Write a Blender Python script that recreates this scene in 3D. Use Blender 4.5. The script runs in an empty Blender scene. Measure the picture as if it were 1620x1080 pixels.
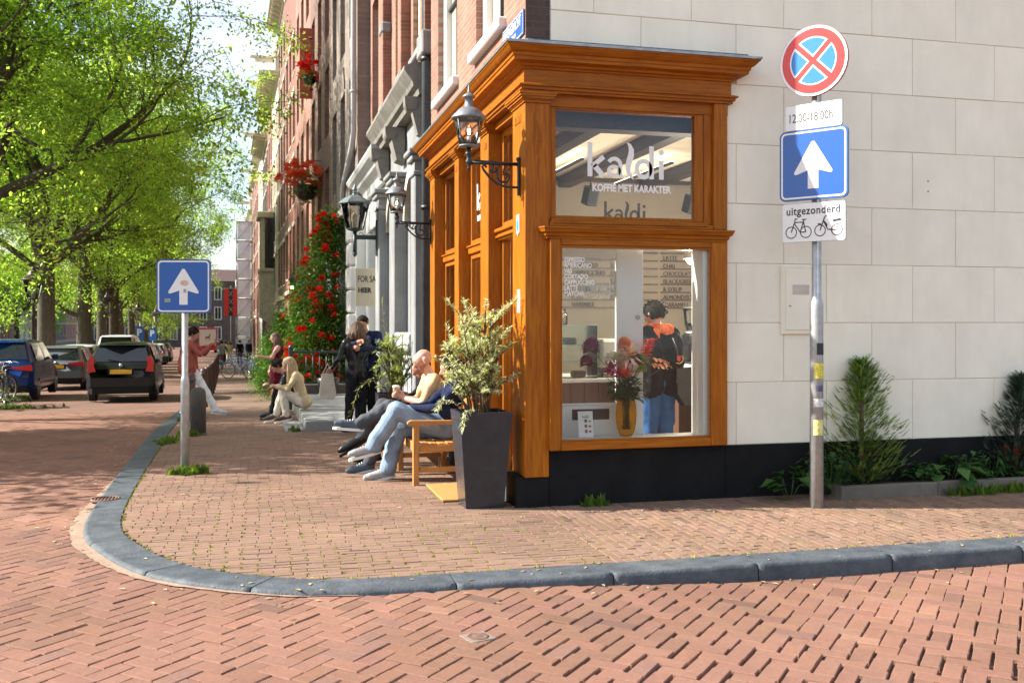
import bpy, math, random
import numpy as np
from mathutils import Vector, Matrix, Euler
from math import sin, cos, pi, radians, sqrt, atan2, hypot, floor

scene = bpy.context.scene
COL = scene.collection
random.seed(7)
np.random.seed(7)

# ------------------------------------------------------------------ camera
YAW = radians(14.34)
CAMX, CAMY, CAMZ = -2.146, -8.090, 1.58
cam_data = bpy.data.cameras.new('camera')
cam_data.sensor_width = 36.0
cam_data.lens = 1557.0 / 1620.0 * 36.0
cam_data.shift_y = (509 - 540) / 1620.0
cam_data.clip_start = 0.1
cam_data.clip_end = 3000
cam_data.dof.use_dof = True
cam_data.dof.focus_distance = 9.0
cam_data.dof.aperture_fstop = 4.0
cam = bpy.data.objects.new('camera', cam_data)
COL.objects.link(cam)
cam.location = (CAMX, CAMY, CAMZ)
cam.rotation_euler = (radians(90), 0, -YAW)
scene.camera = cam

# ------------------------------------------------------------------ light
SUN_EL = radians(34.0)
SUN_AZ = (-0.971, 0.239)              # horizontal direction towards the sun
sun_data = bpy.data.lights.new('sun', 'SUN')
sun_data.energy = 5.0
sun_data.angle = radians(0.55)
sun_data.color = (1.0, 0.955, 0.87)
sun = bpy.data.objects.new('sun', sun_data)
COL.objects.link(sun)
to_sun = Vector((SUN_AZ[0] * cos(SUN_EL), SUN_AZ[1] * cos(SUN_EL), sin(SUN_EL)))
sun.rotation_euler = to_sun.to_track_quat('Z', 'Y').to_euler()
sun.location = (-20, 5, 30)

world = bpy.data.worlds.new('World')
scene.world = world
world.use_nodes = True
wt = world.node_tree
for n in list(wt.nodes):
    wt.nodes.remove(n)
w_out = wt.nodes.new('ShaderNodeOutputWorld')
w_bg = wt.nodes.new('ShaderNodeBackground')
w_sky = wt.nodes.new('ShaderNodeTexSky')
w_sky.sky_type = 'NISHITA'
w_sky.sun_disc = False
w_sky.sun_elevation = SUN_EL
w_sky.sun_rotation = atan2(SUN_AZ[0], SUN_AZ[1])
w_sky.air_density = 1.0
w_sky.dust_density = 1.2
w_sky.ozone_density = 1.0
w_geo = wt.nodes.new('ShaderNodeTexCoord')
w_map = wt.nodes.new('ShaderNodeMapping')
w_map.inputs['Scale'].default_value = (1.0, 1.0, 2.6)
w_noise = wt.nodes.new('ShaderNodeTexNoise')
w_noise.inputs['Scale'].default_value = 2.6
w_noise.inputs['Detail'].default_value = 7
w_noise.inputs['Roughness'].default_value = 0.56
w_noise.inputs['Distortion'].default_value = 0.35
w_ramp = wt.nodes.new('ShaderNodeValToRGB')
w_ramp.color_ramp.elements[0].position = 0.38
w_ramp.color_ramp.elements[1].position = 0.66
w_mix = wt.nodes.new('ShaderNodeMixRGB')
w_mix.inputs['Color2'].default_value = (3.8, 3.98, 4.3, 1)     # sunlit cloud, same units as the sky texture
wt.links.new(w_geo.outputs['Generated'], w_map.inputs['Vector'])
wt.links.new(w_map.outputs['Vector'], w_noise.inputs['Vector'])
wt.links.new(w_noise.outputs['Fac'], w_ramp.inputs['Fac'])
wt.links.new(w_ramp.outputs['Color'], w_mix.inputs['Fac'])
wt.links.new(w_sky.outputs['Color'], w_mix.inputs['Color1'])
wt.links.new(w_mix.outputs['Color'], w_bg.inputs['Color'])
w_bg.inputs['Strength'].default_value = 0.12
wt.links.new(w_bg.outputs['Background'], w_out.inputs['Surface'])

# ------------------------------------------------------------------ render
scene.view_settings.view_transform = 'Standard'
scene.view_settings.look = 'None'
scene.view_settings.gamma = 1.0
scene.view_settings.use_curve_mapping = False
scene.view_settings.exposure = 1.34
scene.render.engine = 'CYCLES'
scene.cycles.max_bounces = 8
scene.cycles.diffuse_bounces = 4
scene.cycles.glossy_bounces = 4
scene.cycles.transmission_bounces = 6
scene.cycles.transparent_max_bounces = 16
scene.cycles.caustics_reflective = False
scene.cycles.caustics_refractive = False
scene.cycles.sample_clamp_indirect = 6.0
scene.cycles.use_denoising = True
try:
    scene.cycles.denoiser = 'OPENIMAGEDENOISE'
except Exception:
    pass
scene.cycles.use_adaptive_sampling = True
scene.cycles.adaptive_threshold = 0.015


# ------------------------------------------------------------------ terrain
HK = [(-60, 0), (0, 0), (3, -.04), (7, -.12), (15, -.36), (22, -.55), (40, -.98), (65, -1.5), (140, -2.6), (420, -3.2)]


def hgt(y):
    for (a, b), (a2, b2) in zip(HK, HK[1:]):
        if y <= a2:
            if y < a:
                return b
            return b + (b2 - b) * (y - a) / (a2 - a)
    return HK[-1][1]


def sstep(t):
    t = max(0.0, min(1.0, t))
    return t * t * (3 - 2 * t)


def zroad(x, y):
    return hgt(y) - .03 - .08 * sstep((x + 1.2) / 2.5)


def bendx(y):
    """The canal street bends gently to the left further on."""
    if y < 12:
        return 0.0
    if y < 24:
        t = (y - 12) / 12.0
        return -.034 * 6 * t * t
    return -.034 * (y - 18)


# ------------------------------------------------------------------ materials
MATS = {}


def _nodes(name):
    m = bpy.data.materials.new(name)
    m.use_nodes = True
    nt = m.node_tree
    for n in list(nt.nodes):
        nt.nodes.remove(n)
    out = nt.nodes.new('ShaderNodeOutputMaterial')
    return m, nt, out


def mat(name, col, rough=.6, var=.12, scale=6.0, stretch=(1, 1, 1), bump=0.0, bscale=60.0, metal=0.0, coat=0.0,
        spec=.5, attr=False, col2=None, detail=5, emit=0.0, dirt=0.0, dscale=1.2, objvar=0.0, dstretch=None):
    """Principled material with noise variation, optional second colour, wear and relief."""
    if name in MATS:
        return MATS[name]
    m, nt, out = _nodes(name)
    L = nt.links.new
    b = nt.nodes.new('ShaderNodeBsdfPrincipled')
    L(b.outputs[0], out.inputs[0])
    tc = nt.nodes.new('ShaderNodeTexCoord')
    oi = nt.nodes.new('ShaderNodeObjectInfo')
    mul = nt.nodes.new('ShaderNodeVectorMath'); mul.operation = 'MULTIPLY_ADD'
    cmb = nt.nodes.new('ShaderNodeCombineXYZ')
    for i in range(3):
        L(oi.outputs['Random'], cmb.inputs[i])
    mul.inputs[1].default_value = (37, 53, 71)
    L(cmb.outputs[0], mul.inputs[0])
    L(tc.outputs['Object'], mul.inputs[2])
    mp = nt.nodes.new('ShaderNodeMapping')
    mp.inputs['Scale'].default_value = stretch
    L(mul.outputs[0], mp.inputs['Vector'])
    no = nt.nodes.new('ShaderNodeTexNoise')
    no.inputs['Scale'].default_value = scale
    no.inputs['Detail'].default_value = detail
    no.inputs['Roughness'].default_value = .62
    L(mp.outputs[0], no.inputs['Vector'])
    c = Vector(col[:3])
    if col2 is None:
        lo = [max(0, x * (1 - var)) for x in c]
        hi = [min(1, x * (1 + var)) for x in c]
    else:
        lo, hi = list(col), list(col2)
    rp = nt.nodes.new('ShaderNodeValToRGB')
    rp.color_ramp.elements[0].position = .3
    rp.color_ramp.elements[1].position = .7
    rp.color_ramp.elements[0].color = (*lo[:3], 1)
    rp.color_ramp.elements[1].color = (*hi[:3], 1)
    L(no.outputs['Fac'], rp.inputs['Fac'])
    last = rp.outputs['Color']
    if attr:
        at = nt.nodes.new('ShaderNodeAttribute'); at.attribute_name = 'tint'
        mx = nt.nodes.new('ShaderNodeMixRGB'); mx.blend_type = 'MULTIPLY'; mx.inputs['Fac'].default_value = 1
        L(last, mx.inputs['Color1']); L(at.outputs['Color'], mx.inputs['Color2'])
        last = mx.outputs['Color']
    if dirt > 0:
        n2 = nt.nodes.new('ShaderNodeTexNoise')
        n2.inputs['Scale'].default_value = dscale
        n2.inputs['Detail'].default_value = 8
        n2.inputs['Roughness'].default_value = .7
        if dstretch:
            m2 = nt.nodes.new('ShaderNodeMapping'); m2.inputs['Scale'].default_value = dstretch
            L(mul.outputs[0], m2.inputs['Vector']); L(m2.outputs[0], n2.inputs['Vector'])
        else:
            L(mul.outputs[0], n2.inputs['Vector'])
        r2 = nt.nodes.new('ShaderNodeValToRGB')
        r2.color_ramp.elements[0].position = .42
        r2.color_ramp.elements[1].position = .72
        r2.color_ramp.elements[0].color = (0, 0, 0, 1)
        r2.color_ramp.elements[1].color = (dirt, dirt, dirt, 1)
        L(n2.outputs['Fac'], r2.inputs['Fac'])
        mx = nt.nodes.new('ShaderNodeMixRGB')
        L(r2.outputs['Color'], mx.inputs['Fac'])
        L(last, mx.inputs['Color1'])
        mx.inputs['Color2'].default_value = (c[0] * .45, c[1] * .42, c[2] * .38, 1)
        last = mx.outputs['Color']
    if objvar:
        mr = nt.nodes.new('ShaderNodeMapRange')
        mr.inputs['To Min'].default_value = 1 - objvar; mr.inputs['To Max'].default_value = 1 + objvar * .6
        L(oi.outputs['Random'], mr.inputs['Value'])
        hs = nt.nodes.new('ShaderNodeHueSaturation')
        L(mr.outputs[0], hs.inputs['Value']); L(last, hs.inputs['Color'])
        last = hs.outputs['Color']
    L(last, b.inputs['Base Color'])
    b.inputs['Roughness'].default_value = rough
    b.inputs['Metallic'].default_value = metal
    b.inputs['Specular IOR Level'].default_value = spec
    if coat:
        b.inputs['Coat Weight'].default_value = coat
        b.inputs['Coat Roughness'].default_value = .12
    if emit:
        b.inputs['Emission Color'].default_value = (*col[:3], 1)
        b.inputs['Emission Strength'].default_value = emit
    if bump > 0:
        n3 = nt.nodes.new('ShaderNodeTexNoise')
        n3.inputs['Scale'].default_value = bscale
        n3.inputs['Detail'].default_value = 4
        L(mp.outputs[0], n3.inputs['Vector'])
        bp = nt.nodes.new('ShaderNodeBump')
        bp.inputs['Strength'].default_value = bump
        bp.inputs['Distance'].default_value = .01
        L(n3.outputs['Fac'], bp.inputs['Height'])
        L(bp.outputs[0], b.inputs['Normal'])
    MATS[name] = m
    return m


def mat_glass(name, tint=(1, 1, 1), refl=1.0, rough=0.0):
    """Thin window pane: mostly see-through, mirror-like at grazing angles."""
    if name in MATS:
        return MATS[name]
    m, nt, out = _nodes(name)
    L = nt.links.new
    tr = nt.nodes.new('ShaderNodeBsdfTransparent'); tr.inputs[0].default_value = (*tint, 1)
    gl = nt.nodes.new('ShaderNodeBsdfGlossy'); gl.inputs['Roughness'].default_value = rough
    gl.inputs['Color'].default_value = (.95, .97, 1, 1)
    fr = nt.nodes.new('ShaderNodeFresnel'); fr.inputs['IOR'].default_value = 1.5
    mm = nt.nodes.new('ShaderNodeMath'); mm.operation = 'MULTIPLY'; mm.inputs[1].default_value = refl
    mm.use_clamp = True
    L(fr.outputs[0], mm.inputs[0])
    mx = nt.nodes.new('ShaderNodeMixShader')
    L(mm.outputs[0], mx.inputs[0]); L(tr.outputs[0], mx.inputs[1]); L(gl.outputs[0], mx.inputs[2])
    L(mx.outputs[0], out.inputs[0])
    MATS[name] = m
    return m


def mat_leaf(name, col, col2, trans=.5, rough=.5):
    """Leaf: diffuse plus light shining through, shade varied per leaf by the 'tint' attribute."""
    if name in MATS:
        return MATS[name]
    m, nt, out = _nodes(name)
    L = nt.links.new
    at = nt.nodes.new('ShaderNodeAttribute'); at.attribute_name = 'tint'
    sp = nt.nodes.new('ShaderNodeSeparateColor')
    L(at.outputs['Color'], sp.inputs[0])
    mx = nt.nodes.new('ShaderNodeMixRGB')
    L(sp.outputs[0], mx.inputs['Fac'])
    mx.inputs['Color1'].default_value = (*col, 1)
    mx.inputs['Color2'].default_value = (*col2, 1)
    b = nt.nodes.new('ShaderNodeBsdfPrincipled')
    b.inputs['Roughness'].default_value = rough
    b.inputs['Specular IOR Level'].default_value = .35
    L(mx.outputs[0], b.inputs['Base Color'])
    t = nt.nodes.new('ShaderNodeBsdfTranslucent')
    br = nt.nodes.new('ShaderNodeMixRGB'); br.blend_type = 'MULTIPLY'; br.inputs['Fac'].default_value = 1
    br.inputs['Color2'].default_value = (1.5, 1.55, .85, 1)
    L(mx.outputs[0], br.inputs['Color1'])
    L(br.outputs[0], t.inputs['Color'])
    ms = nt.nodes.new('ShaderNodeMixShader'); ms.inputs[0].default_value = trans
    L(b.outputs[0], ms.inputs[1]); L(t.outputs[0], ms.inputs[2])
    L(ms.outputs[0], out.inputs[0])
    MATS[name] = m
    return m


def mat_brick(name, col, col2, mortar, bw=.22, bh=.065, plane='yz', rough=.8, bump=.5):
    """Far brickwork whose bricks are only a few pixels high."""
    if name in MATS:
        return MATS[name]
    m, nt, out = _nodes(name)
    L = nt.links.new
    b = nt.nodes.new('ShaderNodeBsdfPrincipled')
    L(b.outputs[0], out.inputs[0])
    tc = nt.nodes.new('ShaderNodeTexCoord')
    sp = nt.nodes.new('ShaderNodeSeparateXYZ')
    cb = nt.nodes.new('ShaderNodeCombineXYZ')
    L(tc.outputs['Object'], sp.inputs[0])
    if plane == 'xyz':
        ad = nt.nodes.new('ShaderNodeMath'); ad.operation = 'ADD'
        L(sp.outputs[0], ad.inputs[0]); L(sp.outputs[1], ad.inputs[1])
        L(ad.outputs[0], cb.inputs[0]); L(sp.outputs[2], cb.inputs[1])
    else:
        ax = {'x': 0, 'y': 1, 'z': 2}
        L(sp.outputs[ax[plane[0]]], cb.inputs[0]); L(sp.outputs[ax[plane[1]]], cb.inputs[1])
    bt = nt.nodes.new('ShaderNodeTexBrick')
    bt.inputs['Color1'].default_value = (*col, 1)
    bt.inputs['Color2'].default_value = (*col2, 1)
    bt.inputs['Mortar'].default_value = (*mortar, 1)
    bt.inputs['Scale'].default_value = 1.0
    bt.inputs['Mortar Size'].default_value = .006
    bt.inputs['Mortar Smooth'].default_value = .2
    bt.inputs['Brick Width'].default_value = bw
    bt.inputs['Row Height'].default_value = bh
    bt.inputs['Bias'].default_value = -.1
    L(cb.outputs[0], bt.inputs['Vector'])
    no = nt.nodes.new('ShaderNodeTexNoise'); no.inputs['Scale'].default_value = 1.3; no.inputs['Detail'].default_value = 7
    no.inputs['Roughness'].default_value = .65
    L(tc.outputs['Object'], no.inputs['Vector'])
    rp = nt.nodes.new('ShaderNodeValToRGB')
    rp.color_ramp.elements[0].position = .3; rp.color_ramp.elements[0].color = (.62, .6, .58, 1)
    rp.color_ramp.elements[1].position = .7; rp.color_ramp.elements[1].color = (1.1, 1.08, 1.05, 1)
    L(no.outputs['Fac'], rp.inputs['Fac'])
    mx = nt.nodes.new('ShaderNodeMixRGB'); mx.blend_type = 'MULTIPLY'; mx.inputs['Fac'].default_value = 1
    L(bt.outputs['Color'], mx.inputs['Color1']); L(rp.outputs['Color'], mx.inputs['Color2'])
    L(mx.outputs[0], b.inputs['Base Color'])
    b.inputs['Roughness'].default_value = rough
    bp = nt.nodes.new('ShaderNodeBump'); bp.inputs['Strength'].default_value = bump; bp.inputs['Distance'].default_value = .012
    iv = nt.nodes.new('ShaderNodeMath'); iv.operation = 'SUBTRACT'; iv.inputs[0].default_value = 1
    L(bt.outputs['Fac'], iv.inputs[1])
    ad2 = nt.nodes.new('ShaderNodeMath'); ad2.operation = 'MULTIPLY_ADD'; ad2.inputs[1].default_value = .25
    n4 = nt.nodes.new('ShaderNodeTexNoise'); n4.inputs['Scale'].default_value = 90
    L(tc.outputs['Object'], n4.inputs['Vector'])
    L(n4.outputs['Fac'], ad2.inputs[0]); L(iv.outputs[0], ad2.inputs[2])
    L(ad2.outputs[0], bp.inputs['Height'])
    L(bp.outputs[0], b.inputs['Normal'])
    MATS[name] = m
    return m


# ------------------------------------------------------------------ mesh builder
class MB:
    def __init__(s):
        s.v = []; s.f = []; s.mi = []; s.sm = []; s.M = None; s.m = 0; s.smooth = False
        s.tint = None

    def add(s, vs, fs, smooth=None):
        o = len(s.v)
        if s.M is not None:
            vs = [tuple(s.M @ Vector(p)) for p in vs]
        s.v.extend([tuple(p) for p in vs])
        sm = s.smooth if smooth is None else smooth
        for f in fs:
            s.f.append(tuple(o + i for i in f)); s.mi.append(s.m); s.sm.append(sm)
        return s

    def box(s, x0, y0, z0, x1, y1, z1, ch=0.0):
        if x0 > x1: x0, x1 = x1, x0
        if y0 > y1: y0, y1 = y1, y0
        if z0 > z1: z0, z1 = z1, z0
        if ch <= 0:
            vs = [(x0, y0, z0), (x1, y0, z0), (x1, y1, z0), (x0, y1, z0), (x0, y0, z1), (x1, y0, z1), (x1, y1, z1), (x0, y1, z1)]
            return s.add(vs, [(0, 3, 2, 1), (4, 5, 6, 7), (0, 1, 5, 4), (1, 2, 6, 5), (2, 3, 7, 6), (3, 0, 4, 7)], False)
        c = min(ch, (x1 - x0) * .45, (y1 - y0) * .45, (z1 - z0) * .45)
        vs = []
        for k in range(8):
            sx, sy, sz = k & 1, (k >> 1) & 1, (k >> 2) & 1
            X, Y, Z = (x1 if sx else x0), (y1 if sy else y0), (z1 if sz else z0)
            ix, iy, iz = (X - c if sx else X + c), (Y - c if sy else Y + c), (Z - c if sz else Z + c)
            vs += [(X, iy, iz), (ix, Y, iz), (ix, iy, Z)]
        F = []
        for a in range(3):                                  # six faces
            for side in (0, 1):
                b_, c_ = (a + 1) % 3, (a + 2) % 3
                ks = []
                for (u, w) in ((0, 0), (1, 0), (1, 1), (0, 1)):
                    k = (side << a) | (u << b_) | (w << c_)
                    ks.append(k * 3 + a)
                F.append(tuple(ks) if side else tuple(reversed(ks)))
        for a in range(3):                                  # twelve edges along axis a
            b_, c_ = (a + 1) % 3, (a + 2) % 3
            for u in (0, 1):
                for w in (0, 1):
                    k0 = (u << b_) | (w << c_); k1 = k0 | (1 << a)
                    q = (k0 * 3 + b_, k1 * 3 + b_, k1 * 3 + c_, k0 * 3 + c_)
                    F.append(q if (u == w) else tuple(reversed(q)))
        for k in range(8):
            par = bin(k).count('1') % 2
            q = (k * 3, k * 3 + 1, k * 3 + 2)
            F.append(q if par else tuple(reversed(q)))
        return s.add(vs, F, False)

    def obox(s, c, size, rot=(0, 0, 0), ch=0.0):
        old = s.M
        m = Matrix.Translation(c) @ Euler(rot).to_matrix().to_4x4()
        s.M = m if old is None else old @ m
        a, b, d = size[0] / 2, size[1] / 2, size[2] / 2
        s.box(-a, -b, -d, a, b, d, ch)
        s.M = old
        return s

    def bar(s, p, q, w, d, up=(0, 0, 1), ch=0.0):
        """Rectangular bar from p to q."""
        p, q = Vector(p), Vector(q)
        z = (q - p); L = z.length; z.normalize()
        u = Vector(up)
        x = u.cross(z)
        if x.length < 1e-4:
            x = Vector((1, 0, 0)).cross(z)
        x.normalize(); y = z.cross(x)
        m = Matrix((x, y, z)).transposed().to_4x4(); m.translation = (p + q) / 2
        old = s.M
        s.M = m if old is None else old @ m
        s.box(-w / 2, -d / 2, -L / 2, w / 2, d / 2, L / 2, ch)
        s.M = old
        return s

    def tube(s, pts, r, n=8, caps=True, smooth=True):
        pts = [Vector(p) for p in pts]
        if not isinstance(r, (list, tuple)):
            r = [r] * len(pts)
        vs = []; fs = []
        prev = None
        for i, p in enumerate(pts):
            if i == 0: t = pts[1] - p
            elif i == len(pts) - 1: t = p - pts[i - 1]
            else: t = (pts[i + 1] - pts[i - 1])
            t.normalize()
            if prev is None:
                a = Vector((0, 0, 1)) if abs(t.z) < .9 else Vector((1, 0, 0))
                x = a.cross(t).normalized()
            else:
                x = prev - t * prev.dot(t)
                if x.length < 1e-5:
                    x = Vector((1, 0, 0)).cross(t)
                x.normalize()
            prev = x
            y = t.cross(x)
            for k in range(n):
                a = 2 * pi * k / n
                vs.append(tuple(p + (x * cos(a) + y * sin(a)) * r[i]))
        for i in range(len(pts) - 1):
            for k in range(n):
                k2 = (k + 1) % n
                fs.append((i * n + k, i * n + k2, (i + 1) * n + k2, (i + 1) * n + k))
        s.add(vs, fs, smooth)
        if caps:
            o = len(s.v) - len(vs)
            s.f.append(tuple(o + k for k in reversed(range(n)))); s.mi.append(s.m); s.sm.append(False)
            e = o + (len(pts) - 1) * n
            s.f.append(tuple(e + k for k in range(n))); s.mi.append(s.m); s.sm.append(False)
        return s

    def lathe(s, prof, n=16, c=(0, 0, 0), smooth=True, a0=0.0, sx=1.0, sy=1.0):
        vs = []; fs = []
        for (r, z) in prof:
            for k in range(n):
                a = a0 + 2 * pi * k / n
                vs.append((c[0] + r * cos(a) * sx, c[1] + r * sin(a) * sy, c[2] + z))
        for i in range(len(prof) - 1):
            for k in range(n):
                k2 = (k + 1) % n
                fs.append((i * n + k, i * n + k2, (i + 1) * n + k2, (i + 1) * n + k))
        if prof[0][0] > 1e-6:
            fs.append(tuple(reversed(range(n))))
        if prof[-1][0] > 1e-6:
            e = (len(prof) - 1) * n
            fs.append(tuple(e + k for k in range(n)))
        return s.add(vs, fs, smooth)

    def prism(s, poly, a, b, plane='xz'):
        """Extrude a 2-D polygon between a and b along the remaining axis."""
        n = len(poly)
        ar = sum(poly[i][0] * poly[(i + 1) % n][1] - poly[(i + 1) % n][0] * poly[i][1] for i in range(n))
        if ar < 0: poly = list(reversed(poly))

        def P(u, v, w):
            if plane == 'xz': return (u, w, v)
            if plane == 'yz': return (w, u, v)
            return (u, v, w)
        if plane == 'xz':
            lo, hi = max(a, b), min(a, b)
        else:
            lo, hi = min(a, b), max(a, b)
        vs = [P(u, v, lo) for u, v in poly] + [P(u, v, hi) for u, v in poly]
        fs = [tuple(reversed(range(n))), tuple(range(n, 2 * n))]
        for i in range(n):
            j = (i + 1) % n
            fs.append((i, j, n + j, n + i))
        return s.add(vs, fs, False)

    def sweep(s, prof, path, closed_ends=True):
        """Sweep profile [(out, z)] along a plan path [(x, y)] with mitred corners; 'out' points to the right of travel."""
        n = len(path); k = len(prof)
        vs = []; fs = []
        for i in range(n):
            p = Vector(path[i])
            def nrm(a, b):
                d = (Vector(b) - Vector(a)).normalized()
                return Vector((d.y, -d.x))
            if i == 0: m = nrm(path[0], path[1])
            elif i == n - 1: m = nrm(path[-2], path[-1])
            else:
                a, b = nrm(path[i - 1], path[i]), nrm(path[i], path[i + 1])
                m = (a + b) / (1 + a.dot(b))
            for (o, z) in prof:
                q = p + m * o
                vs.append((q.x, q.y, z))
        for i in range(n - 1):
            for j in range(k):
                j2 = (j + 1) % k
                fs.append((i * k + j, i * k + j2, (i + 1) * k + j2, (i + 1) * k + j))
        if closed_ends:
            fs.append(tuple(reversed(range(k))))
            fs.append(tuple((n - 1) * k + j for j in range(k)))
        return s.add(vs, fs, False)

    def ell(s, c, r, nu=12, nv=8, rot=None, noise=0.0):
        vs = []; fs = []
        R = Euler(rot).to_matrix() if rot else None
        for i in range(nv + 1):
            th = pi * i / nv
            for k in range(nu):
                a = 2 * pi * k / nu
                q = Vector((sin(th) * cos(a) * r[0], sin(th) * sin(a) * r[1], cos(th) * r[2]))
                if noise:
                    q *= 1 + noise * (random.random() - .5)
                if R: q = R @ q
                vs.append((c[0] + q.x, c[1] + q.y, c[2] + q.z))
        for i in range(nv):
            for k in range(nu):
                k2 = (k + 1) % nu
                fs.append((i * nu + k, (i + 1) * nu + k, (i + 1) * nu + k2, i * nu + k2))
        return s.add(vs, fs, True)

    def build(s, name, mats, parent=None, loc=None, kind=None, label=None, tint=None):
        me = bpy.data.meshes.new(name)
        me.from_pydata(s.v, [], s.f)
        if not isinstance(mats, (list, tuple)):
            mats = [mats]
        for m in mats:
            me.materials.append(m)
        if len(mats) > 1:
            me.polygons.foreach_set('material_index', s.mi)
        me.polygons.foreach_set('use_smooth', s.sm)
        if tint is not None:
            set_tint(me, tint)
        me.update()
        return link(me, name, parent, loc, kind, label)


def set_tint(me, per_vertex):
    a = me.color_attributes.new('tint', 'FLOAT_COLOR', 'POINT')
    arr = np.ones((len(me.vertices), 4), dtype=np.float32)
    t = np.asarray(per_vertex, dtype=np.float32)
    if t.ndim == 1:
        arr[:, 0] = t; arr[:, 1] = t; arr[:, 2] = t
    else:
        arr[:, :3] = t
    a.data.foreach_set('color', arr.ravel())


def link(me, name, parent=None, loc=None, kind=None, label=None):
    o = bpy.data.objects.new(name, me)
    COL.objects.link(o)
    if parent is not None:
        o.parent = parent
    if loc is not None:
        o.location = loc
    if kind:
        o['kind'] = kind
    if label:
        o['label'] = label
    return o


def thing(name, label, cat, loc=(0, 0, 0), rz=0.0, group=None):
    o = bpy.data.objects.new(name, None)
    o.empty_display_size = .1
    COL.objects.link(o)
    o.location = loc
    o.rotation_euler = (0, 0, rz)
    o['label'] = label
    o['category'] = cat
    if group:
        o['group'] = group
    return o


def tag(o, label, cat, group=None):
    o['label'] = label
    o['category'] = cat
    if group:
        o['group'] = group
    return o


def dup(root, loc, rz=0.0, label=None, scale=None, group=None):
    r = root.copy(); COL.objects.link(r)
    r.location = loc
    r.rotation_euler = (0, 0, rz)
    if label: r['label'] = label
    if group: r['group'] = group
    if scale: r.scale = scale if isinstance(scale, (tuple, list)) else (scale,) * 3
    for ch in list(root.children):
        c = ch.copy(); COL.objects.link(c); c.parent = r
        for g in list(ch.children):
            d = g.copy(); COL.objects.link(d); d.parent = c
    return r


def share(o, name, parent, M):
    """Another object on the same mesh."""
    c = bpy.data.objects.new(name, o.data)
    COL.objects.link(c)
    c.parent = parent
    c.matrix_local = M
    return c


_dg = None


def text_verts(txt, size=1.0, align='LEFT', extrude=0.0, spacing=1.0, shear=0.0, offset=0.0):
    """Outline of a word as plain mesh data in the x-y plane."""
    cu = bpy.data.curves.new('t', 'FONT')
    cu.body = txt
    cu.size = size
    cu.align_x = align
    cu.extrude = extrude
    cu.space_character = spacing
    cu.shear = shear
    cu.offset = offset
    cu.resolution_u = 3
    ob = bpy.data.objects.new('t', cu)
    COL.objects.link(ob)
    dg = bpy.context.evaluated_depsgraph_get()
    me = bpy.data.meshes.new_from_object(ob.evaluated_get(dg))
    vs = [tuple(v.co) for v in me.vertices]
    fs = [tuple(p.vertices) for p in me.polygons]
    bpy.data.meshes.remove(me)
    bpy.data.objects.remove(ob)
    bpy.data.curves.remove(cu)
    return vs, fs


def text_obj(txt, size, name, material, parent, M, align='LEFT', extrude=.0015, spacing=1.0, sx=1.0, offset=0.0):
    vs, fs = text_verts(txt, size, align, extrude, spacing, offset=offset)
    b = MB(); b.M = M @ Matrix.Diagonal((sx, 1, 1, 1))
    b.add(vs, fs, False)
    return b.build(name, material, parent)


def plane_M(origin, xdir, ydir):
    x = Vector(xdir).normalized(); y = Vector(ydir).normalized(); z = x.cross(y)
    m = Matrix((x, y, z)).transposed().to_4x4()
    m.translation = origin
    return m


# side wall faces the camera: text x -> +x, y -> +z, normal -> -y
def side_M(x, y, z): return plane_M((x, y, z), (1, 0, 0), (0, 0, 1))
# street front: seen from -x, text x -> -y, y -> +z, normal -> -x
def street_M(x, y, z): return plane_M((x, y, z), (0, -1, 0), (0, 0, 1))


# ------------------------------------------------------------------ common materials
M_WOOD_V = mat('oak_vertical', (.26, .062, .002), .5, scale=5, stretch=(9, 9, .7), col2=(.44, .145, .004), bump=.12, bscale=22, coat=.04, spec=.2, dirt=.28, dscale=2.2, objvar=.09, dstretch=(1.5, 1.5, .6))
M_WOOD_X = mat('oak_along_x', (.26, .062, .002), .5, scale=5, stretch=(.7, 9, 9), col2=(.44, .145, .004), bump=.12, bscale=22, coat=.04, spec=.2, dirt=.28, dscale=2.2, objvar=.09, dstretch=(1.5, 1.5, .6))
M_WOOD_Y = mat('oak_along_y', (.26, .062, .002), .5, scale=5, stretch=(9, .7, 9), col2=(.44, .145, .004), bump=.12, bscale=22, coat=.04, spec=.2, dirt=.28, dscale=2.2, objvar=.09, dstretch=(1.5, 1.5, .6))
M_WHITE = mat('white_paint', (.74, .73, .69), .4, .05, 3, bump=.03, dirt=.12)
M_CREAM = mat('cream_stucco', (.93, .875, .715), .85, .05, 2.5, bump=.25, bscale=120, dirt=.11, dscale=1.5, objvar=.025, dstretch=(2.6, 2.6, .5))
M_BLACKP = mat('black_plinth_paint', (.011, .011, .0115), .7, .3, 5, bump=.3, bscale=60, dirt=.2, spec=.12)
M_ZINC = mat('zinc', (.33, .35, .37), .42, .25, 9, metal=.75, bump=.2, bscale=30, dirt=.3, dscale=4)
M_IRON = mat('black_iron', (.012, .013, .014), .42, .3, 20, bump=.25, bscale=90)
M_GALV = mat('galvanised_steel', (.40, .41, .41), .5, .18, 14, metal=.55, bump=.12, bscale=70, dirt=.2, dscale=6)
M_GLASS = mat_glass('window_glass', (.97, .98, .97), .55)
M_DARKGLASS = mat('dark_window_glass', (.02, .025, .03), .04, .2, 1.5, spec=.8)
M_BLUESTONE = mat('blue_stone', (.055, .066, .078), .6, .3, 5, col2=(.125, .138, .15), detail=9, bump=.6, bscale=55, dirt=.5, dscale=9, spec=.2)
M_STONE = mat('grey_sandstone', (.34, .33, .31), .8, .2, 5, bump=.3, bscale=50, dirt=.5, dscale=2.0)
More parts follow.
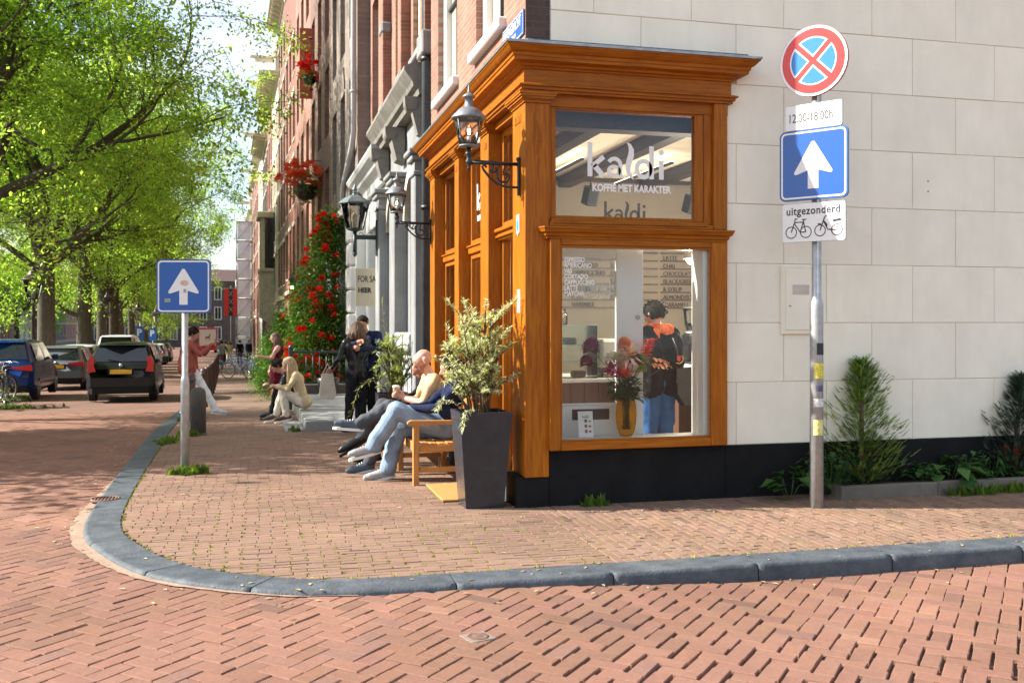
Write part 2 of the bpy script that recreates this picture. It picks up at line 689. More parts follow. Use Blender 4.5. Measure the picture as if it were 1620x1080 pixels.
# ================================================================== GROUND, ROAD, PAVEMENT
M_EARTH = mat('joint_sand', (.10, .07, .052), .95, .4, 30, bump=.4, bscale=120)
M_BRICK = mat('clinker', (.226, .117, .080), .88, .13, 45, bump=.35, bscale=160, attr=True, dirt=.22, dscale=5, spec=.25)
M_PAVER = mat('pavement_clinker', (.228, .140, .096), .88, .11, 45, bump=.3, bscale=160, attr=True, dirt=.2, dscale=4, spec=.25)
M_ROADFAR = mat_brick('road_far_bricks', (.20, .104, .074), (.23, .122, .089), (.16, .09, .065), .21, .105, 'xy', .85, .4)
M_PAVEFAR = mat_brick('pavement_far_bricks', (.205, .126, .09), (.235, .145, .104), (.2, .13, .09), .21, .066, 'xy', .85, .3)
M_GROUND = mat('open_ground', (.22, .19, .15), .95, .25, 1.5)
M_MOSS = mat_leaf('moss', (.10, .13, .018), (.34, .34, .05), .25, .8)
M_GRASS = mat_leaf('grass', (.06, .11, .012), (.16, .24, .03), .4, .7)


def catmull(P, step=.12):
    out = []
    for i in range(len(P) - 1):
        p0 = Vector(P[max(0, i - 1)]); p1 = Vector(P[i]); p2 = Vector(P[i + 1]); p3 = Vector(P[min(len(P) - 1, i + 2)])
        n = max(2, int((p2 - p1).length / step))
        for k in range(n):
            t = k / n
            q = .5 * ((2 * p1) + (-p0 + p2) * t + (2 * p0 - 5 * p1 + 4 * p2 - p3) * t * t + (-p0 + 3 * p1 - 3 * p2 + p3) * t ** 3)
            out.append((q.x, q.y))
    out.append(tuple(P[-1]))
    return out


KP = [(9, -2.0), (6, -2.0), (3.3, -2.0), (.6, -2.0), (-1.28, -2.0), (-1.66, -1.97), (-1.98, -1.87), (-2.59, -1.40), (-3.0, -.62), (-3.20, .11),
      (-3.30, 1.54), (-3.42, 4.88), (-3.56, 9.0), (-3.6, 12.0)]
KP += [(-3.62 + bendx(y), y) for y in (18, 26, 36, 48, 62, 80, 110, 150)]
KPATH = catmull(KP)
_ky = np.array([p[1] for p in KPATH if p[1] > -1.999]); _kx = np.array([p[0] for p in KPATH if p[1] > -1.999])
_o = np.argsort(_ky, kind='stable'); _ky = _ky[_o]; _kx = _kx[_o]


def xkerb(y):
    return float(np.interp(y, _ky, _kx))


_kc = np.array([p for p in KPATH if p[0] < .5 and p[1] < 5])


def kerb_outer_dist(x, y):
    """Positive on the road side, beyond the outer edge of the kerb."""
    if x > -.6 or y > 3.5:
        return (-2.27 - y) if x > -.6 else xkerb(y) - .27 - x
    if y > -2.0 and x > xkerb(y):
        return -1.0
    return float(np.sqrt(((_kc - (x, y)) ** 2).sum(1).min())) - .27


# --- big ground sheet either side of the canal -----------------------
QX = -12.6      # quay edge on the near bank
CANW = 23.0     # width of the canal


def strip_sheet(name, ys, xa, xb, zf, material, nx=2, kind='structure'):
    b = MB()
    for y in ys:
        for i in range(nx):
            t = i / (nx - 1)
            x = xa(y) * (1 - t) + xb(y) * t
            b.v.append((x, y, zf(x, y)))
    for j in range(len(ys) - 1):
        for i in range(nx - 1):
            a = j * nx + i
            b.f.append((a, a + 1, a + nx + 1, a + nx)); b.mi.append(0); b.sm.append(True)
    return b.build(name, material, kind=kind)


YS = [-60, -40, -25, -14, -9, -6, -3, 0, 3, 7, 11, 15, 19, 22, 26, 30, 36, 40, 48, 56, 65, 80, 100, 120, 140, 180, 240, 320, 420, 700, 1200]
strip_sheet('ground', YS, lambda y: QX + .1 + bendx(y), lambda y: 900, lambda x, y: hgt(y) - .35, M_GROUND)
strip_sheet('ground', YS, lambda y: -1200, lambda y: QX - CANW + bendx(y), lambda x, y: hgt(y) - .1, M_GROUND)

M_WATER = mat('canal_water', (.02, .03, .022), .06, .3, 1.0, spec=.6, bump=.12, bscale=5)
strip_sheet('canal_water', YS, lambda y: QX - CANW - 1 + bendx(y), lambda y: QX + 1 + bendx(y), lambda x, y: hgt(y) * .0 - 3.2 if y > 100 else -1.75 - max(0, y) * .0145, M_WATER)
M_QUAY = mat_brick('quay_brick', (.14, .075, .055), (.19, .10, .07), (.12, .11, .1), .22, .07, 'yz')
for xo, nm in ((QX, 'quay_wall'), (QX - CANW, 'quay_wall')):
    b = MB()
    for y in YS:
        x = xo + bendx(y)
        b.v += [(x, y, hgt(y) - 5), (x, y, hgt(y) + .02), (x + (.45 if xo == QX else -.45), y, hgt(y) + .02)]
    for j in range(len(YS) - 1):
        for i in range(2):
            a = j * 3 + i
            b.f.append((a, a + 1, a + 4, a + 3)); b.mi.append(0); b.sm.append(False)
    w = b.build(nm, M_QUAY)
    tag(w, 'brick quay wall below the row of trees and parked cars' if xo == QX else 'far quay wall along the opposite side of the canal', 'quay wall')

# --- road bed with far paving pattern ---------------------------------
BR_Y1 = 15.0


def road_near(x, y):
    return -9.6 < x < 5.2 and -5.6 < y < BR_Y1


b = MB()
# cells: fine near, coarse far
xs = [-46, -36, -28, -20, -14, -12, -10.5, -9.6] + [-9.6 + .7 * i for i in range(1, 21)] + [5.2, 8, 14, 30]
ysr = [-30, -20, -12, -8, -5.6] + [-5.6 + .7 * i for i in range(1, 29)] + [15.0]
ysr = sorted(set(round(v, 3) for v in ysr if v <= 15.0))
for j in range(len(ysr) - 1):
    for i in range(len(xs) - 1):
        x0, x1, y0, y1 = xs[i], xs[i + 1], ysr[j], ysr[j + 1]
        cx_, cy_ = (x0 + x1) / 2, (y0 + y1) / 2
        near = road_near(cx_, cy_)
        dz = -.024 if near else -.004
        if cy_ > 6 and cx_ < -12: continue
        if cx_ > 6 and cy_ > 0: continue
        b.m = 0 if near else 1
        b.add([(x0, y0, zroad(x0, y0) + dz), (x1, y0, zroad(x1, y0) + dz), (x1, y1, zroad(x1, y1) + dz), (x0, y1, zroad(x0, y1) + dz)], [(0, 1, 2, 3)], False)
yl = [15, 18, 22, 26, 30, 36, 40, 48, 56, 65, 80, 100, 140, 200, 300]
b.m = 1
for j in range(len(yl) - 1):
    y0, y1 = yl[j], yl[j + 1]
    xa0, xa1 = QX + .4 + bendx(y0), QX + .4 + bendx(y1)
    xb0, xb1 = -3.3 + bendx(y0), -3.3 + bendx(y1)
    b.add([(xa0, y0, hgt(y0) - .034), (xb0, y0, hgt(y0) - .034), (xb1, y1, hgt(y1) - .034), (xa1, y1, hgt(y1) - .034)], [(0, 1, 2, 3)], False)
ROAD = b.build('road', [M_EARTH, M_ROADFAR], kind='structure')

# --- bricks -----------------------------------------------------------
def brick_geo(L, W, H, c=.006):
    a, d = L / 2, W / 2
    vs = [(-a, -d, -H), (a, -d, -H), (a, d, -H), (-a, d, -H), (-a, -d, -c), (a, -d, -c), (a, d, -c), (-a, d, -c),
          (-a + c, -d + c, 0), (a - c, -d + c, 0), (a - c, d - c, 0), (-a + c, d - c, 0)]
    fs = [(8, 9, 10, 11)]
    for i in range(4):
        j = (i + 1) % 4
        fs += [(i, j, 4 + j, 4 + i), (4 + i, 4 + j, 8 + j, 8 + i)]
    return vs, fs


def in_frustum(x, y, marg=.03):
    dx, dy = x - CAMX, y - CAMY
    d = dx * sin(YAW) + dy * cos(YAW); r = dx * cos(YAW) - dy * sin(YAW)
    if d < 3.9: return None
    u = r / d
    if abs(u) > 810 / 1557 + marg: return None
    return d


def brick_tint(rng):
    t = rng.gauss(1.0, .07)
    r = t * (1 + rng.gauss(0, .015)); g = t * (1 + rng.gauss(0, .022)); bl = t * (1 + rng.gauss(0, .03))
    if rng.random() < .08:
        r, g, bl = r * .78, g * .82, bl * .88
    if rng.random() < .05:
        r, g, bl = r * 1.05, g * 1.09, bl * 1.11
    return (r, g, bl)


def patch(x, y):
    """Worn and stained areas of the paving."""
    return 1.0 + .06 * sin(1.7 * x + 2.3 * sin(.9 * y)) + .055 * sin(3.1 * y - 1.3 * x + 1) + .04 * sin(5.3 * x + 4.1 * y)


def lay_bricks(items, variants_spec, material, parent, name, rng, n_single=300):
    """items: (dist, x, y, z, ang, kind, L, W). The nearest become separate parts, the rest one joined part."""
    items.sort(key=lambda t: t[0])
    single, rest = items[:n_single], items[n_single:]
    var = {}
    for kind_, (L, W, H) in variants_spec.items():
        var[kind_] = []
        for k in range(14):
            bb = MB()
            vs, fs = brick_geo(L, W, H, .003 if kind_ == 'pave' else .0045)
            vs = [(x + rng.gauss(0, .0012), y + rng.gauss(0, .0012), z + (rng.gauss(0, .0008) if z > -.01 else 0)) for x, y, z in vs]
            bb.add(vs, fs, False)
            me = bpy.data.meshes.new('brick'); me.from_pydata(bb.v, [], bb.f); me.materials.append(material)
            t = brick_tint(rng)
            set_tint(me, np.tile(np.array(t, dtype=np.float32), (len(bb.v), 1)))
            me.update()
            var[kind_].append((sum(t), me))
    for (d, x, y, z, ang, kind_, L, W) in single:
        tg = 3 * patch(x, y) + rng.gauss(0, .16)
        o = bpy.data.objects.new('brick', min(var[kind_], key=lambda q: abs(q[0] - tg))[1])
        COL.objects.link(o); o.parent = parent
        o.location = (x, y, z)
        tl = .004 if kind_ == 'pave' else .007
        o.rotation_euler = (rng.gauss(0, tl), rng.gauss(0, tl), ang)
        LL, WW, HH = variants_spec[kind_]
        if abs(L - LL) > .004 or abs(W - WW) > .004:
            o.scale = (L / LL, W / WW, 1)
    if rest:
        bb = MB(); tints = []
        for (d, x, y, z, ang, kind_, L, W) in rest:
            H = variants_spec[kind_][2]
            vs, fs = brick_geo(L, W, H, .003 if kind_ == 'pave' else .0045)
            ca, sa = cos(ang), sin(ang)
            tl = .004 if kind_ == 'pave' else .007
            tx, ty = rng.gauss(0, tl), rng.gauss(0, tl)
            bb.add([(x + vx * ca - vy * sa, y + vx * sa + vy * ca, z + vz + vx * ty + vy * tx) for vx, vy, vz in vs], fs, False)
            pf = patch(x, y)
            t = tuple(q * pf for q in brick_tint(rng))
            tints += [t] * len(vs)
        bb.build(name, material, parent, kind='stuff', tint=np.array(tints, dtype=np.float32))


rng = random.Random(11)
WB = .106
items = []
ca, sa = cos(radians(47)), sin(radians(47))
for k in range(-170, 210):
    for m in range(-60, 60):
        for (u, v, a) in ((k + 4 * m + 1, k + .5, 0), (k + 4 * m + .5, k + 2, 1)):
            X, Y = u * WB, v * WB
            x = X * ca - Y * sa - 3.0; y = X * sa + Y * ca + 1.0
            if not (-9.7 < x < 5.3 and -5.7 < y < BR_Y1): continue
            d = in_frustum(x, y)
            if d is None: continue
            if kerb_outer_dist(x, y) < -.07: continue
            gapb = .0042 + (.0148 * sstep((-2.9 - y) / 1.2) * sstep((x + 2.2) / 2.0)) * (1 if rng.random() < .7 else .3)
            L = .212 - gapb * .8; W = WB - gapb
            items.append((d, x + rng.gauss(0, .002), y + rng.gauss(0, .002), zroad(x, y) + rng.gauss(0, .0016),
                          radians(47) + (pi / 2 if a else 0) + rng.gauss(0, .008), 'road', L, W))
lay_bricks(items, {'road': (.204, .098, .05)}, M_BRICK, ROAD, 'paving_bricks', rng)

# --- pavement ----------------------------------------------------------
b = MB()
PV_Y1 = 12.0
rows = [-2.0, -1.97, -1.93, -1.85, -1.75, -1.6, -1.4, -1.2, -1.0, -.8, -.6, -.4, -.2, 0, .5, 1, 1.5, 2, 3, 4, 5, 6, 7, 8, 9, 10, 11, 12]
for j in range(len(rows) - 1):
    y0, y1 = rows[j], rows[j + 1]
    xr0 = 9.0 if y1 <= .01 else .6
    b.m = 0
    b.add([(xkerb(y0), y0, hgt(y0) - .014), (xr0, y0, hgt(y0) - .014), (xr0, y1, hgt(y1) - .014), (xkerb(y1), y1, hgt(y1) - .014)], [(0, 1, 2, 3)], False)
yl = [12, 15, 18, 22, 26, 30, 36, 40, 48, 56, 65, 80, 110, 149]
b.m = 1
for j in range(len(yl) - 1):
    y0, y1 = yl[j], yl[j + 1]
    b.add([(xkerb(y0), y0, hgt(y0) - .003), (1 + bendx(y0), y0, hgt(y0) - .003), (1 + bendx(y1), y1, hgt(y1) - .003), (xkerb(y1), y1, hgt(y1) - .003)], [(0, 1, 2, 3)], False)
b.m = 1
b.add([(5.2, -2.0, -.003), (14, -2.0, -.003), (14, .5, -.003), (5.2, .5, -.003)], [(0, 1, 2, 3)], False)
PAVE = b.build('pavement', [M_EARTH, M_PAVEFAR], kind='structure')
items = []
PW = .069
X_SPLIT = .12
r = 0
y = -1.99
while y < PV_Y1:
    yc = y + PW / 2
    xl = max(xkerb(yc), xkerb(yc + .03)) + .006
    xr = X_SPLIT if yc < 0 else (-.03 if yc < 4.9 else .12)
    off = (.105 if r % 2 else 0) + rng.uniform(-.02, .02)
    x = -5.0 + off - (5 * 0)
    while x < xr:
        x0, x1 = max(x, xl), min(x + .208, xr)
        x += .21
        if x1 - x0 < .03: continue
        xc = (x0 + x1) / 2
        d = in_frustum(xc, yc)
        if d is None: continue
        items.append((d, xc + rng.gauss(0, .001), yc + rng.gauss(0, .0015), hgt(yc) + rng.gauss(0, .0009), rng.gauss(0, .006), 'pave', x1 - x0 - .004, PW - .006))
    y += PW; r += 1
x = X_SPLIT + .004; r = 0
while x < 5.2:
    xc = x + PW / 2
    off = (.105 if r % 2 else 0) + rng.uniform(-.03, .03)
    y = -2.2 + off
    while y < .02:
        y0, y1 = max(y, -1.992), min(y + .205, .03)
        y += .21
        if y1 - y0 < .03: continue
        yc = (y0 + y1) / 2
        d = in_frustum(xc, yc)
        if d is None: continue
        gap = .005 + (.02 if rng.random() < .10 else 0)
        items.append((d, xc + rng.gauss(0, .0015), yc, 0 + rng.gauss(0, .0009), pi / 2 + rng.gauss(0, .006), 'pave', y1 - y0 - gap, PW - .005))
    x += PW; r += 1
lay_bricks(items, {'pave': (.206, .063, .035)}, M_PAVER, PAVE, 'paving_bricks', rng)

# --- kerb --------------------------------------------------------------
KERB = bpy.data.objects.new('kerb', None); COL.objects.link(KERB); KERB['kind'] = 'structure'


def kerb_piece(pts, name='kerb_stone'):
    n = len(pts); b = MB(); k = 8
    for i, p in enumerate(pts):
        a = Vector(pts[max(0, i - 1)]); c = Vector(pts[min(n - 1, i + 1)])
        d = (c - a).normalized(); nr = Vector((-d.y, d.x))          # towards the road for our direction of travel
        if nr.y > 0 and p[0] > -1.3: nr = -nr
        q = Vector(p)
        wd = .27
        zi = hgt(q.y) + .004
        e = q + nr * wd
        zo = zroad(e.x, e.y)
        drop = min(zi - zo, .13)
        prof = [(0, zi - .12), (0, zi - .004), (.006, zi), (wd - .03, zi - .002), (wd - .012, zi - min(.008, drop * .25)), (wd - .002, zi - min(.028, drop * .6)), (wd + .006, zo - .02), (wd, zo - .1)]
        for (o, z) in prof:
            r_ = q + nr * o
            b.v.append((r_.x, r_.y, z))
    for i in range(n - 1):
        for j in range(k):
            j2 = (j + 1) % k
            b.f.append((i * k + j, i * k + j2, (i + 1) * k + j2, (i + 1) * k + j)); b.mi.append(0); b.sm.append(2 < j < 6)
    b.f.append(tuple(reversed(range(k)))); b.mi.append(0); b.sm.append(False)
    b.f.append(tuple((n - 1) * k + j for j in range(k))); b.mi.append(0); b.sm.append(False)
    return b.build(name, M_BLUESTONE, KERB)


# path runs from the right, round the corner and up the street: road lies to the left of travel at first (-y)
def resample(P, step):
    out = [P[0]]; acc = 0
    for a, c in zip(P, P[1:]):
        L = hypot(c[0] - a[0], c[1] - a[1])
        while acc + L >= step:
            t = (step - acc) / L
            a = (a[0] + (c[0] - a[0]) * t, a[1] + (c[1] - a[1]) * t)
            out.append(a); L = hypot(c[0] - a[0], c[1] - a[1]); acc = 0
        acc += L
    return out


KR = resample(KPATH, .05)
i = 0; cnt = 0
lens = [20, 19, 21, 20, 20, 19, 21, 20, 20, 20, 22, 15, 20, 26, 30, 22]
while i < len(KR) - 22 and KR[i][1] < 30:
    n = lens[cnt % len(lens)]
    seg = KR[i:i + n + 1]
    if len(seg) < 3: break
    a, c = Vector(seg[0]), Vector(seg[1]); seg[0] = tuple(a + (c - a).normalized() * .004)
    a, c = Vector(seg[-1]), Vector(seg[-2]); seg[-1] = tuple(a + (c - a).normalized() * .004)
    kerb_piece(seg)
    i += n; cnt += 1
kerb_piece(resample(KR[i:], 2.0))

# pale mortar strip outside the curved kerb
b = MB()
arc = [p for p in KR if p[1] < 3.0 and p[0] < -1.5]
for i, p in enumerate(arc[:-1]):
    q = Vector(p); d = (Vector(arc[i + 1]) - q).normalized(); nr = Vector((-d.y, d.x))
    w = .005 + .085 * sin(pi * min(1, i / len(arc))) ** 1.5 + rng.uniform(-.008, .012)
    for o in (.262, .275 + w):
        e = q + nr * o
        b.v.append((e.x, e.y, zroad(e.x, e.y) + .0065))
for i in range(len(arc) - 2):
    b.f.append((2 * i, 2 * i + 1, 2 * i + 3, 2 * i + 2)); b.mi.append(0); b.sm.append(False)
b.build('mortar_strip', mat('sandy_mortar', (.30, .20, .14), .95, .3, 14, bump=.4, bscale=90), ROAD)

# round drain lid in the kerb and a small valve cover in the road
t = thing('drain_grate', 'small round rusty grate let into the flush kerb at the corner', 'drain', (-3.50, 1.42, hgt(1.42) + .006))
M_RUST = mat('rusty_iron', (.16, .085, .06), .75, .35, 25, bump=.4, bscale=60)
b = MB(); b.lathe([(.125, -.02), (.125, .004), (.118, .006), (.108, .004), (.108, -.01), (0, -.01)], 28); b.build('rim', M_RUST, t)
for k in range(7):
    b = MB(); xx = -.087 + k * .029; hl = sqrt(max(.0001, .108 ** 2 - xx * xx)); b.box(xx - .008, -hl, -.008, xx + .008, hl, .005, .002); b.build('bar', M_RUST, t)
t = thing('valve_cover', 'small iron valve cover set among the road bricks', 'valve cover', (-1.07, -3.17, zroad(-1.07, -3.17) + .002), .3)
b = MB(); b.box(-.07, -.07, -.03, .07, .07, .002, .002); b.build('frame', mat('worn_concrete', (.20, .165, .135), .9, .2, 30, bump=.3), t)
b = MB(); b.lathe([(.058, .0), (.058, .004), (.048, .005), (.044, .003), (.02, .003), (.016, .005), (0, .005)], 24); b.build('lid', M_RUST, t)


# --- moss and grass in the joints -------------------------------------
def tufts(spots, name, material, label, blades=(3, 6), hmin=.008, hmax=.02, spread=.012, parent=None):
    vs = []; fs = []; ti = []
    rg = random.Random(5)
    for (x, y, z, s) in spots:
        for _ in range(rg.randint(*blades)):
            a = rg.uniform(0, 2 * pi); rr = rg.uniform(0, spread) * s
            bx, by = x + rr * cos(a), y + rr * sin(a)
            h = rg.uniform(hmin, hmax) * s; w = h * rg.uniform(.2, .4)
            a2 = rg.uniform(0, 2 * pi); le = h * rg.uniform(.1, .7)
            o = len(vs)
            vs += [(bx - w * sin(a2), by + w * cos(a2), z), (bx + w * sin(a2), by - w * cos(a2), z), (bx + le * cos(a2), by + le * sin(a2), z + h)]
            fs.append((o, o + 1, o + 2)); t = rg.random(); ti += [t, t, t]
    b = MB(); b.v = vs; b.f = fs; b.mi = [0] * len(fs); b.sm = [False] * len(fs)
    o = b.build(name, material, kind='stuff', tint=np.array(ti))
    o['label'] = label; o['category'] = name
    return o


sp = []
for _ in range(1500):
    yy = rng.uniform(-1.95, 2.2); xx = rng.uniform(xkerb(max(yy, -1.9)) + .02, .1)
    if rng.random() > .25 + .75 * sstep((-yy + 1.0) / 2.2): continue
    rr = round((yy + 1.99) / PW); yy = -1.99 + rr * PW
    xx = round((xx + 5 - (.105 if rr % 2 else 0)) / .21) * .21 - 5 + (.105 if rr % 2 else 0)
    sp.append((xx, yy + rng.uniform(0, PW), hgt(yy) - .008, rng.uniform(.7, 1.5)))
for _ in range(1500):
    xx = rng.uniform(.1, 5.0); yy = rng.uniform(-1.95, -.5)
    if rng.random() < .6: xx = round(xx / (PW * 3)) * PW * 3
    xx = X_SPLIT + .002 + round((xx - X_SPLIT) / PW) * PW
    sp.append((xx, yy, -.008, rng.uniform(.5, 1.0)))
for _ in range(300):
    p = rng.choice([q for q in KR if q[1] < 8 and q[0] < 5])
    sp.append((p[0] + .01, p[1] + .01, hgt(p[1]) - .004, rng.uniform(.6, 1.6)))
tufts(sp, 'moss', M_MOSS, 'yellow green moss tufts growing in the joints of the brick pavement', (3, 6), .008, .019, .016)
sp = []
for (cx_, cy_, sx_, sy_, n) in ((-2.86, 2.93, .16, .07, 60), (-3.2, 7.45, .12, .1, 40), (-3.42, 10.9, .12, .12, 40), (.63, -.06, .1, .03, 20), (4.15, -.40, .22, .03, 50), (4.7, -.38, .2, .03, 45), (-3.4, 6.6, .1, .4, 40), (-1.62, 7.7, .05, .04, 12), (-8.1, 17.2, .8, .3, 160)):
    for _ in range(n):
        xx, yy = rng.gauss(cx_, sx_ * .6), rng.gauss(cy_, sy_ * .6)
        sp.append((xx, yy, (hgt(yy) if xx > -5 else zroad(xx, yy)) - .005, rng.uniform(.6, 1.5)))
tufts(sp, 'grass', M_GRASS, 'small grass tufts around the pole bases and along the planting bed', (4, 8), .03, .09, .03)

# fallen leaves and crumbs along the kerb
b = MB(); ti = []
for _ in range(260):
    p = rng.choice([q for q in KR if q[1] < 9 and q[0] < 5]); 
    if rng.random() < .7:
        xx, yy = p[0] + rng.gauss(-.1, .22), p[1] - abs(rng.gauss(.3, .2)) if p[0] > -2.6 else p[1] + rng.gauss(0, .1)
        if p[0] < -2.6: xx = p[0] - .3 - abs(rng.gauss(0, .2))
    else:
        xx, yy = rng.uniform(-3, 4), rng.uniform(-1.9, 1.5)
        if xx > -.1 and yy > -.3: continue
    onp = kerb_outer_dist(xx, yy) < 0
    z = (hgt(yy) if onp else zroad(xx, yy)) + .006
    a = rng.uniform(0, 6.28); L = rng.uniform(.012, .03); w = L * .45
    c, s_ = cos(a), sin(a)
    b.add([(xx - L * c, yy - L * s_, z), (xx + w * s_, yy - w * c, z + .004), (xx + L * c, yy + L * s_, z + .002), (xx - w * s_, yy + w * c, z + .005)], [(0, 1, 2, 3)], False); t_ = rng.random(); ti += [t_] * 4
o = b.build('fallen_leaves', mat_leaf('dry_leaf', (.30, .20, .09), (.55, .45, .25), .1), kind='stuff', tint=np.array(ti)); o['label'] = 'dry leaves and crumbs scattered along the kerb and pavement'; o['category'] = 'leaves'
# ================================================================== CORNER BUILDING WITH THE WOODEN SHOP FRONT
SHOP = thing('corner_building', 'corner building with cream stucco side wall and varnished wooden coffee shop front', 'building', (0, 0, 0))
M_BRICKW = mat_brick('old_brick', (.25, .108, .07), (.35, .155, .10), (.26, .22, .18), .215, .062, 'yz')
M_QUOIN = mat_brick('dark_quoin_brick', (.065, .038, .03), (.11, .06, .045), (.09, .08, .07), .215, .062, 'xz')
M_TAUPE = mat('taupe_wall', (.25, .215, .17), .8, .05, 3)
M_CEIL = mat('ivory_ceiling', (.82, .75, .61), .8, .03, 3)
M_DARKWOOD = mat('dark_beam_wood', (.045, .028, .02), .55, .3, 6, stretch=(6, .6, 6), bump=.2)
M_INWHITE = mat('interior_white', (.80, .78, .72), .45, .03, 3)
M_BROWNWOOD = mat('brown_counter_wood', (.11, .05, .028), .5, .3, 5, stretch=(7, 7, .7), bump=.15)
M_FLOORW = mat('shop_floor', (.16, .10, .065), .5, .3, 4, stretch=(6, .5, 1))
M_LETTER = mat('white_lettering', (.82, .80, .74), .6, .02, 3)
M_DKLETTER = mat('dark_lettering', (.02, .016, .012), .6, .1, 3)
BH = 13.5


def P(name, material, fn, parent=SHOP, **k):
    b = MB(); fn(b)
    return b.build(name, material, parent, **k)


# ---- plinth
P('plinth', M_BLACKP, lambda b: (b.box(-.033, -.005, -.25, .25, .40, .255, .008), b.box(.25, 0, -.25, 1.9, .2, .478, .006),
                                 b.box(1.9, 0, -.25, 13, .2, .468, .006)))
for (ya, yb_) in ((1.375, 1.73), (1.73, 2.88), (2.88, 3.115), (3.115, 4.475), (4.475, 4.82)):
    P('plinth', M_BLACKP, lambda b: b.box(-.02 if yb_ - ya < .5 else .10, ya, -.35, .24, yb_ - .002, .255, .006))
P('threshold', M_BLUESTONE, lambda b: b.box(-.02, .405, -.2, .35, 1.37, .10, .01))

# ---- brick shell above the shop front, street side
def wall_open(b, y0, y1, z0, z1, x0, x1, holes):
    """Wall in the y-z plane between x0 and x1 with rectangular openings (ya, yb, za, zb)."""
    ys = sorted(set([y0, y1] + [h[0] for h in holes] + [h[1] for h in holes]))
    zs = sorted(set([z0, z1] + [h[2] for h in holes] + [h[3] for h in holes]))
    for j in range(len(ys) - 1):
        run = None
        for k in range(len(zs) - 1):
            cy, cz = (ys[j] + ys[j + 1]) / 2, (zs[k] + zs[k + 1]) / 2
            hole = any(h[0] < cy < h[1] and h[2] < cz < h[3] for h in holes)
            if not hole:
                if run is None: run = [zs[k], zs[k + 1]]
                else: run[1] = zs[k + 1]
            if (hole or k == len(zs) - 2) and run:
                b.box(x0, ys[j], run[0], x1, ys[j + 1], run[1]); run = None


holes = [(.80, 2.02, 4.40, 6.6), (3.05, 4.30, 4.40, 6.6), (.80, 2.02, 7.6, 9.6), (3.05, 4.30, 7.6, 9.6)]
P('brick_wall', M_BRICKW, lambda b: wall_open(b, .04, 4.84, 3.90, BH, .05, .40, holes))
P('corner_brickwork', M_QUOIN, lambda b: b.box(.052, .028, 3.90, .264, .05, BH))
P('rear_wall', M_TAUPE, lambda b: (b.box(.4, 4.30, -.2, 13, 4.6, BH), b.box(12.7, .2, -.2, 13, 4.6, BH)))
P('roof', M_DARKWOOD, lambda b: b.box(.05, .05, BH, 13, 4.6, BH + .1))
P('storey_floor', M_TAUPE, lambda b: b.box(.42, .26, 3.62, 12.6, 4.28, 3.86))


def sash_window(parent, y0, y1, z0, z1, xf, nx=2, nz=3, name='window', fr=.11, sill=True, sill_mat=None, dark=True, glass=None, fmat=None, out=.10):
    """Painted sash window facing -x: frame part > panes, glazing bars, sill as sub-parts. xf: plane of the frame face."""
    fm = fmat or M_WHITE
    b = MB()
    b.box(xf, y0, z0, xf + .12, y0 + fr, z1, .008); b.box(xf, y1 - fr, z0, xf + .12, y1, z1, .008)
    b.box(xf + .001, y0 + fr, z1 - fr, xf + .119, y1 - fr, z1, .006); b.box(xf + .001, y0 + fr, z0, xf + .119, y1 - fr, z0 + fr * .8, .006)
    fo = b.build(name, fm, parent)
    b = MB(); b.box(xf + .075, y0 + fr - .01, z0 + .03, xf + .082, y1 - fr + .01, z1 - .04)
    b.build('pane', glass or M_DARKGLASS, fo)
    bars = MB()
    for i in range(1, nx):
        yy = y0 + fr + (y1 - y0 - 2 * fr) * i / nx
        bars.box(xf + .045, yy - .014, z0 + .04, xf + .085, yy + .014, z1 - .05)
    for i in range(1, nz):
        zz = z0 + (z1 - z0) * i / nz
        bars.box(xf + .04, y0 + fr, zz - .018, xf + .088, y1 - fr, zz + .018)
    if bars.v: bars.build('glazing_bar', M_IRON if dark else fm, fo)
    if sill:
        b = MB(); b.box(xf - out - .05, y0 - .08, z0 - .11, xf + .05, y1 + .08, z0 - .005, .012)
        b.build('sill', sill_mat or fm, fo)
    return fo


M_CURTAIN = mat('curtain_behind_glass', (.40, .37, .30), .25, .12, 2, spec=.6)
for h in holes:
    sash_window(SHOP, h[0], h[1], h[2], h[3], .12, 2, 2, glass=M_CURTAIN, fr=.15)

# ---- stucco side wall: every block is its own piece
P('stucco_wall', mat('stucco_joint', (.60, .56, .48), .9, .1, 5), lambda b: (b.box(1.90, .0385, .40, 13, .2, 3.92), b.box(.264, .0385, 3.92, 13, .2, BH)))
MOD = .918
rngs = random.Random(3)
r = 0; z = .468
rowz = [.468, 1.033]
while rowz[-1] < 9: rowz.append(rowz[-1] + .5385)
for r in range(len(rowz) - 1):
    z0, z1 = rowz[r], rowz[r + 1]
    big = z0 > 6.4
    off = 2.022 if r % 2 == 0 else 2.022 + MOD / 2 + .02
    x_start = 1.93 if z1 < 3.95 else .270
    n0 = -3
    while off + n0 * MOD > x_start: n0 -= 1
    k = n0
    while True:
        xa, xb = off + k * MOD, off + (k + 1) * MOD
        k += 1
        if xb <= x_start + .02: continue
        if xa > 9.5: break
        xa = max(xa, x_start)
        za, zb = z0, z1
        if xa < 1.93 and zb > 3.9 and za < 3.95: za = 3.95
        b = MB(); b.box(xa + .0025, .028 + rngs.uniform(-.0015, .0015), za + .0025, xb - .0025, .06, zb - .0025, .004)
        b.build('stucco_block', M_CREAM, SHOP)
P('stucco_upper', M_CREAM, lambda b: b.box(.268, .030, rowz[-1] + .005, 13, .0475, BH - .01))

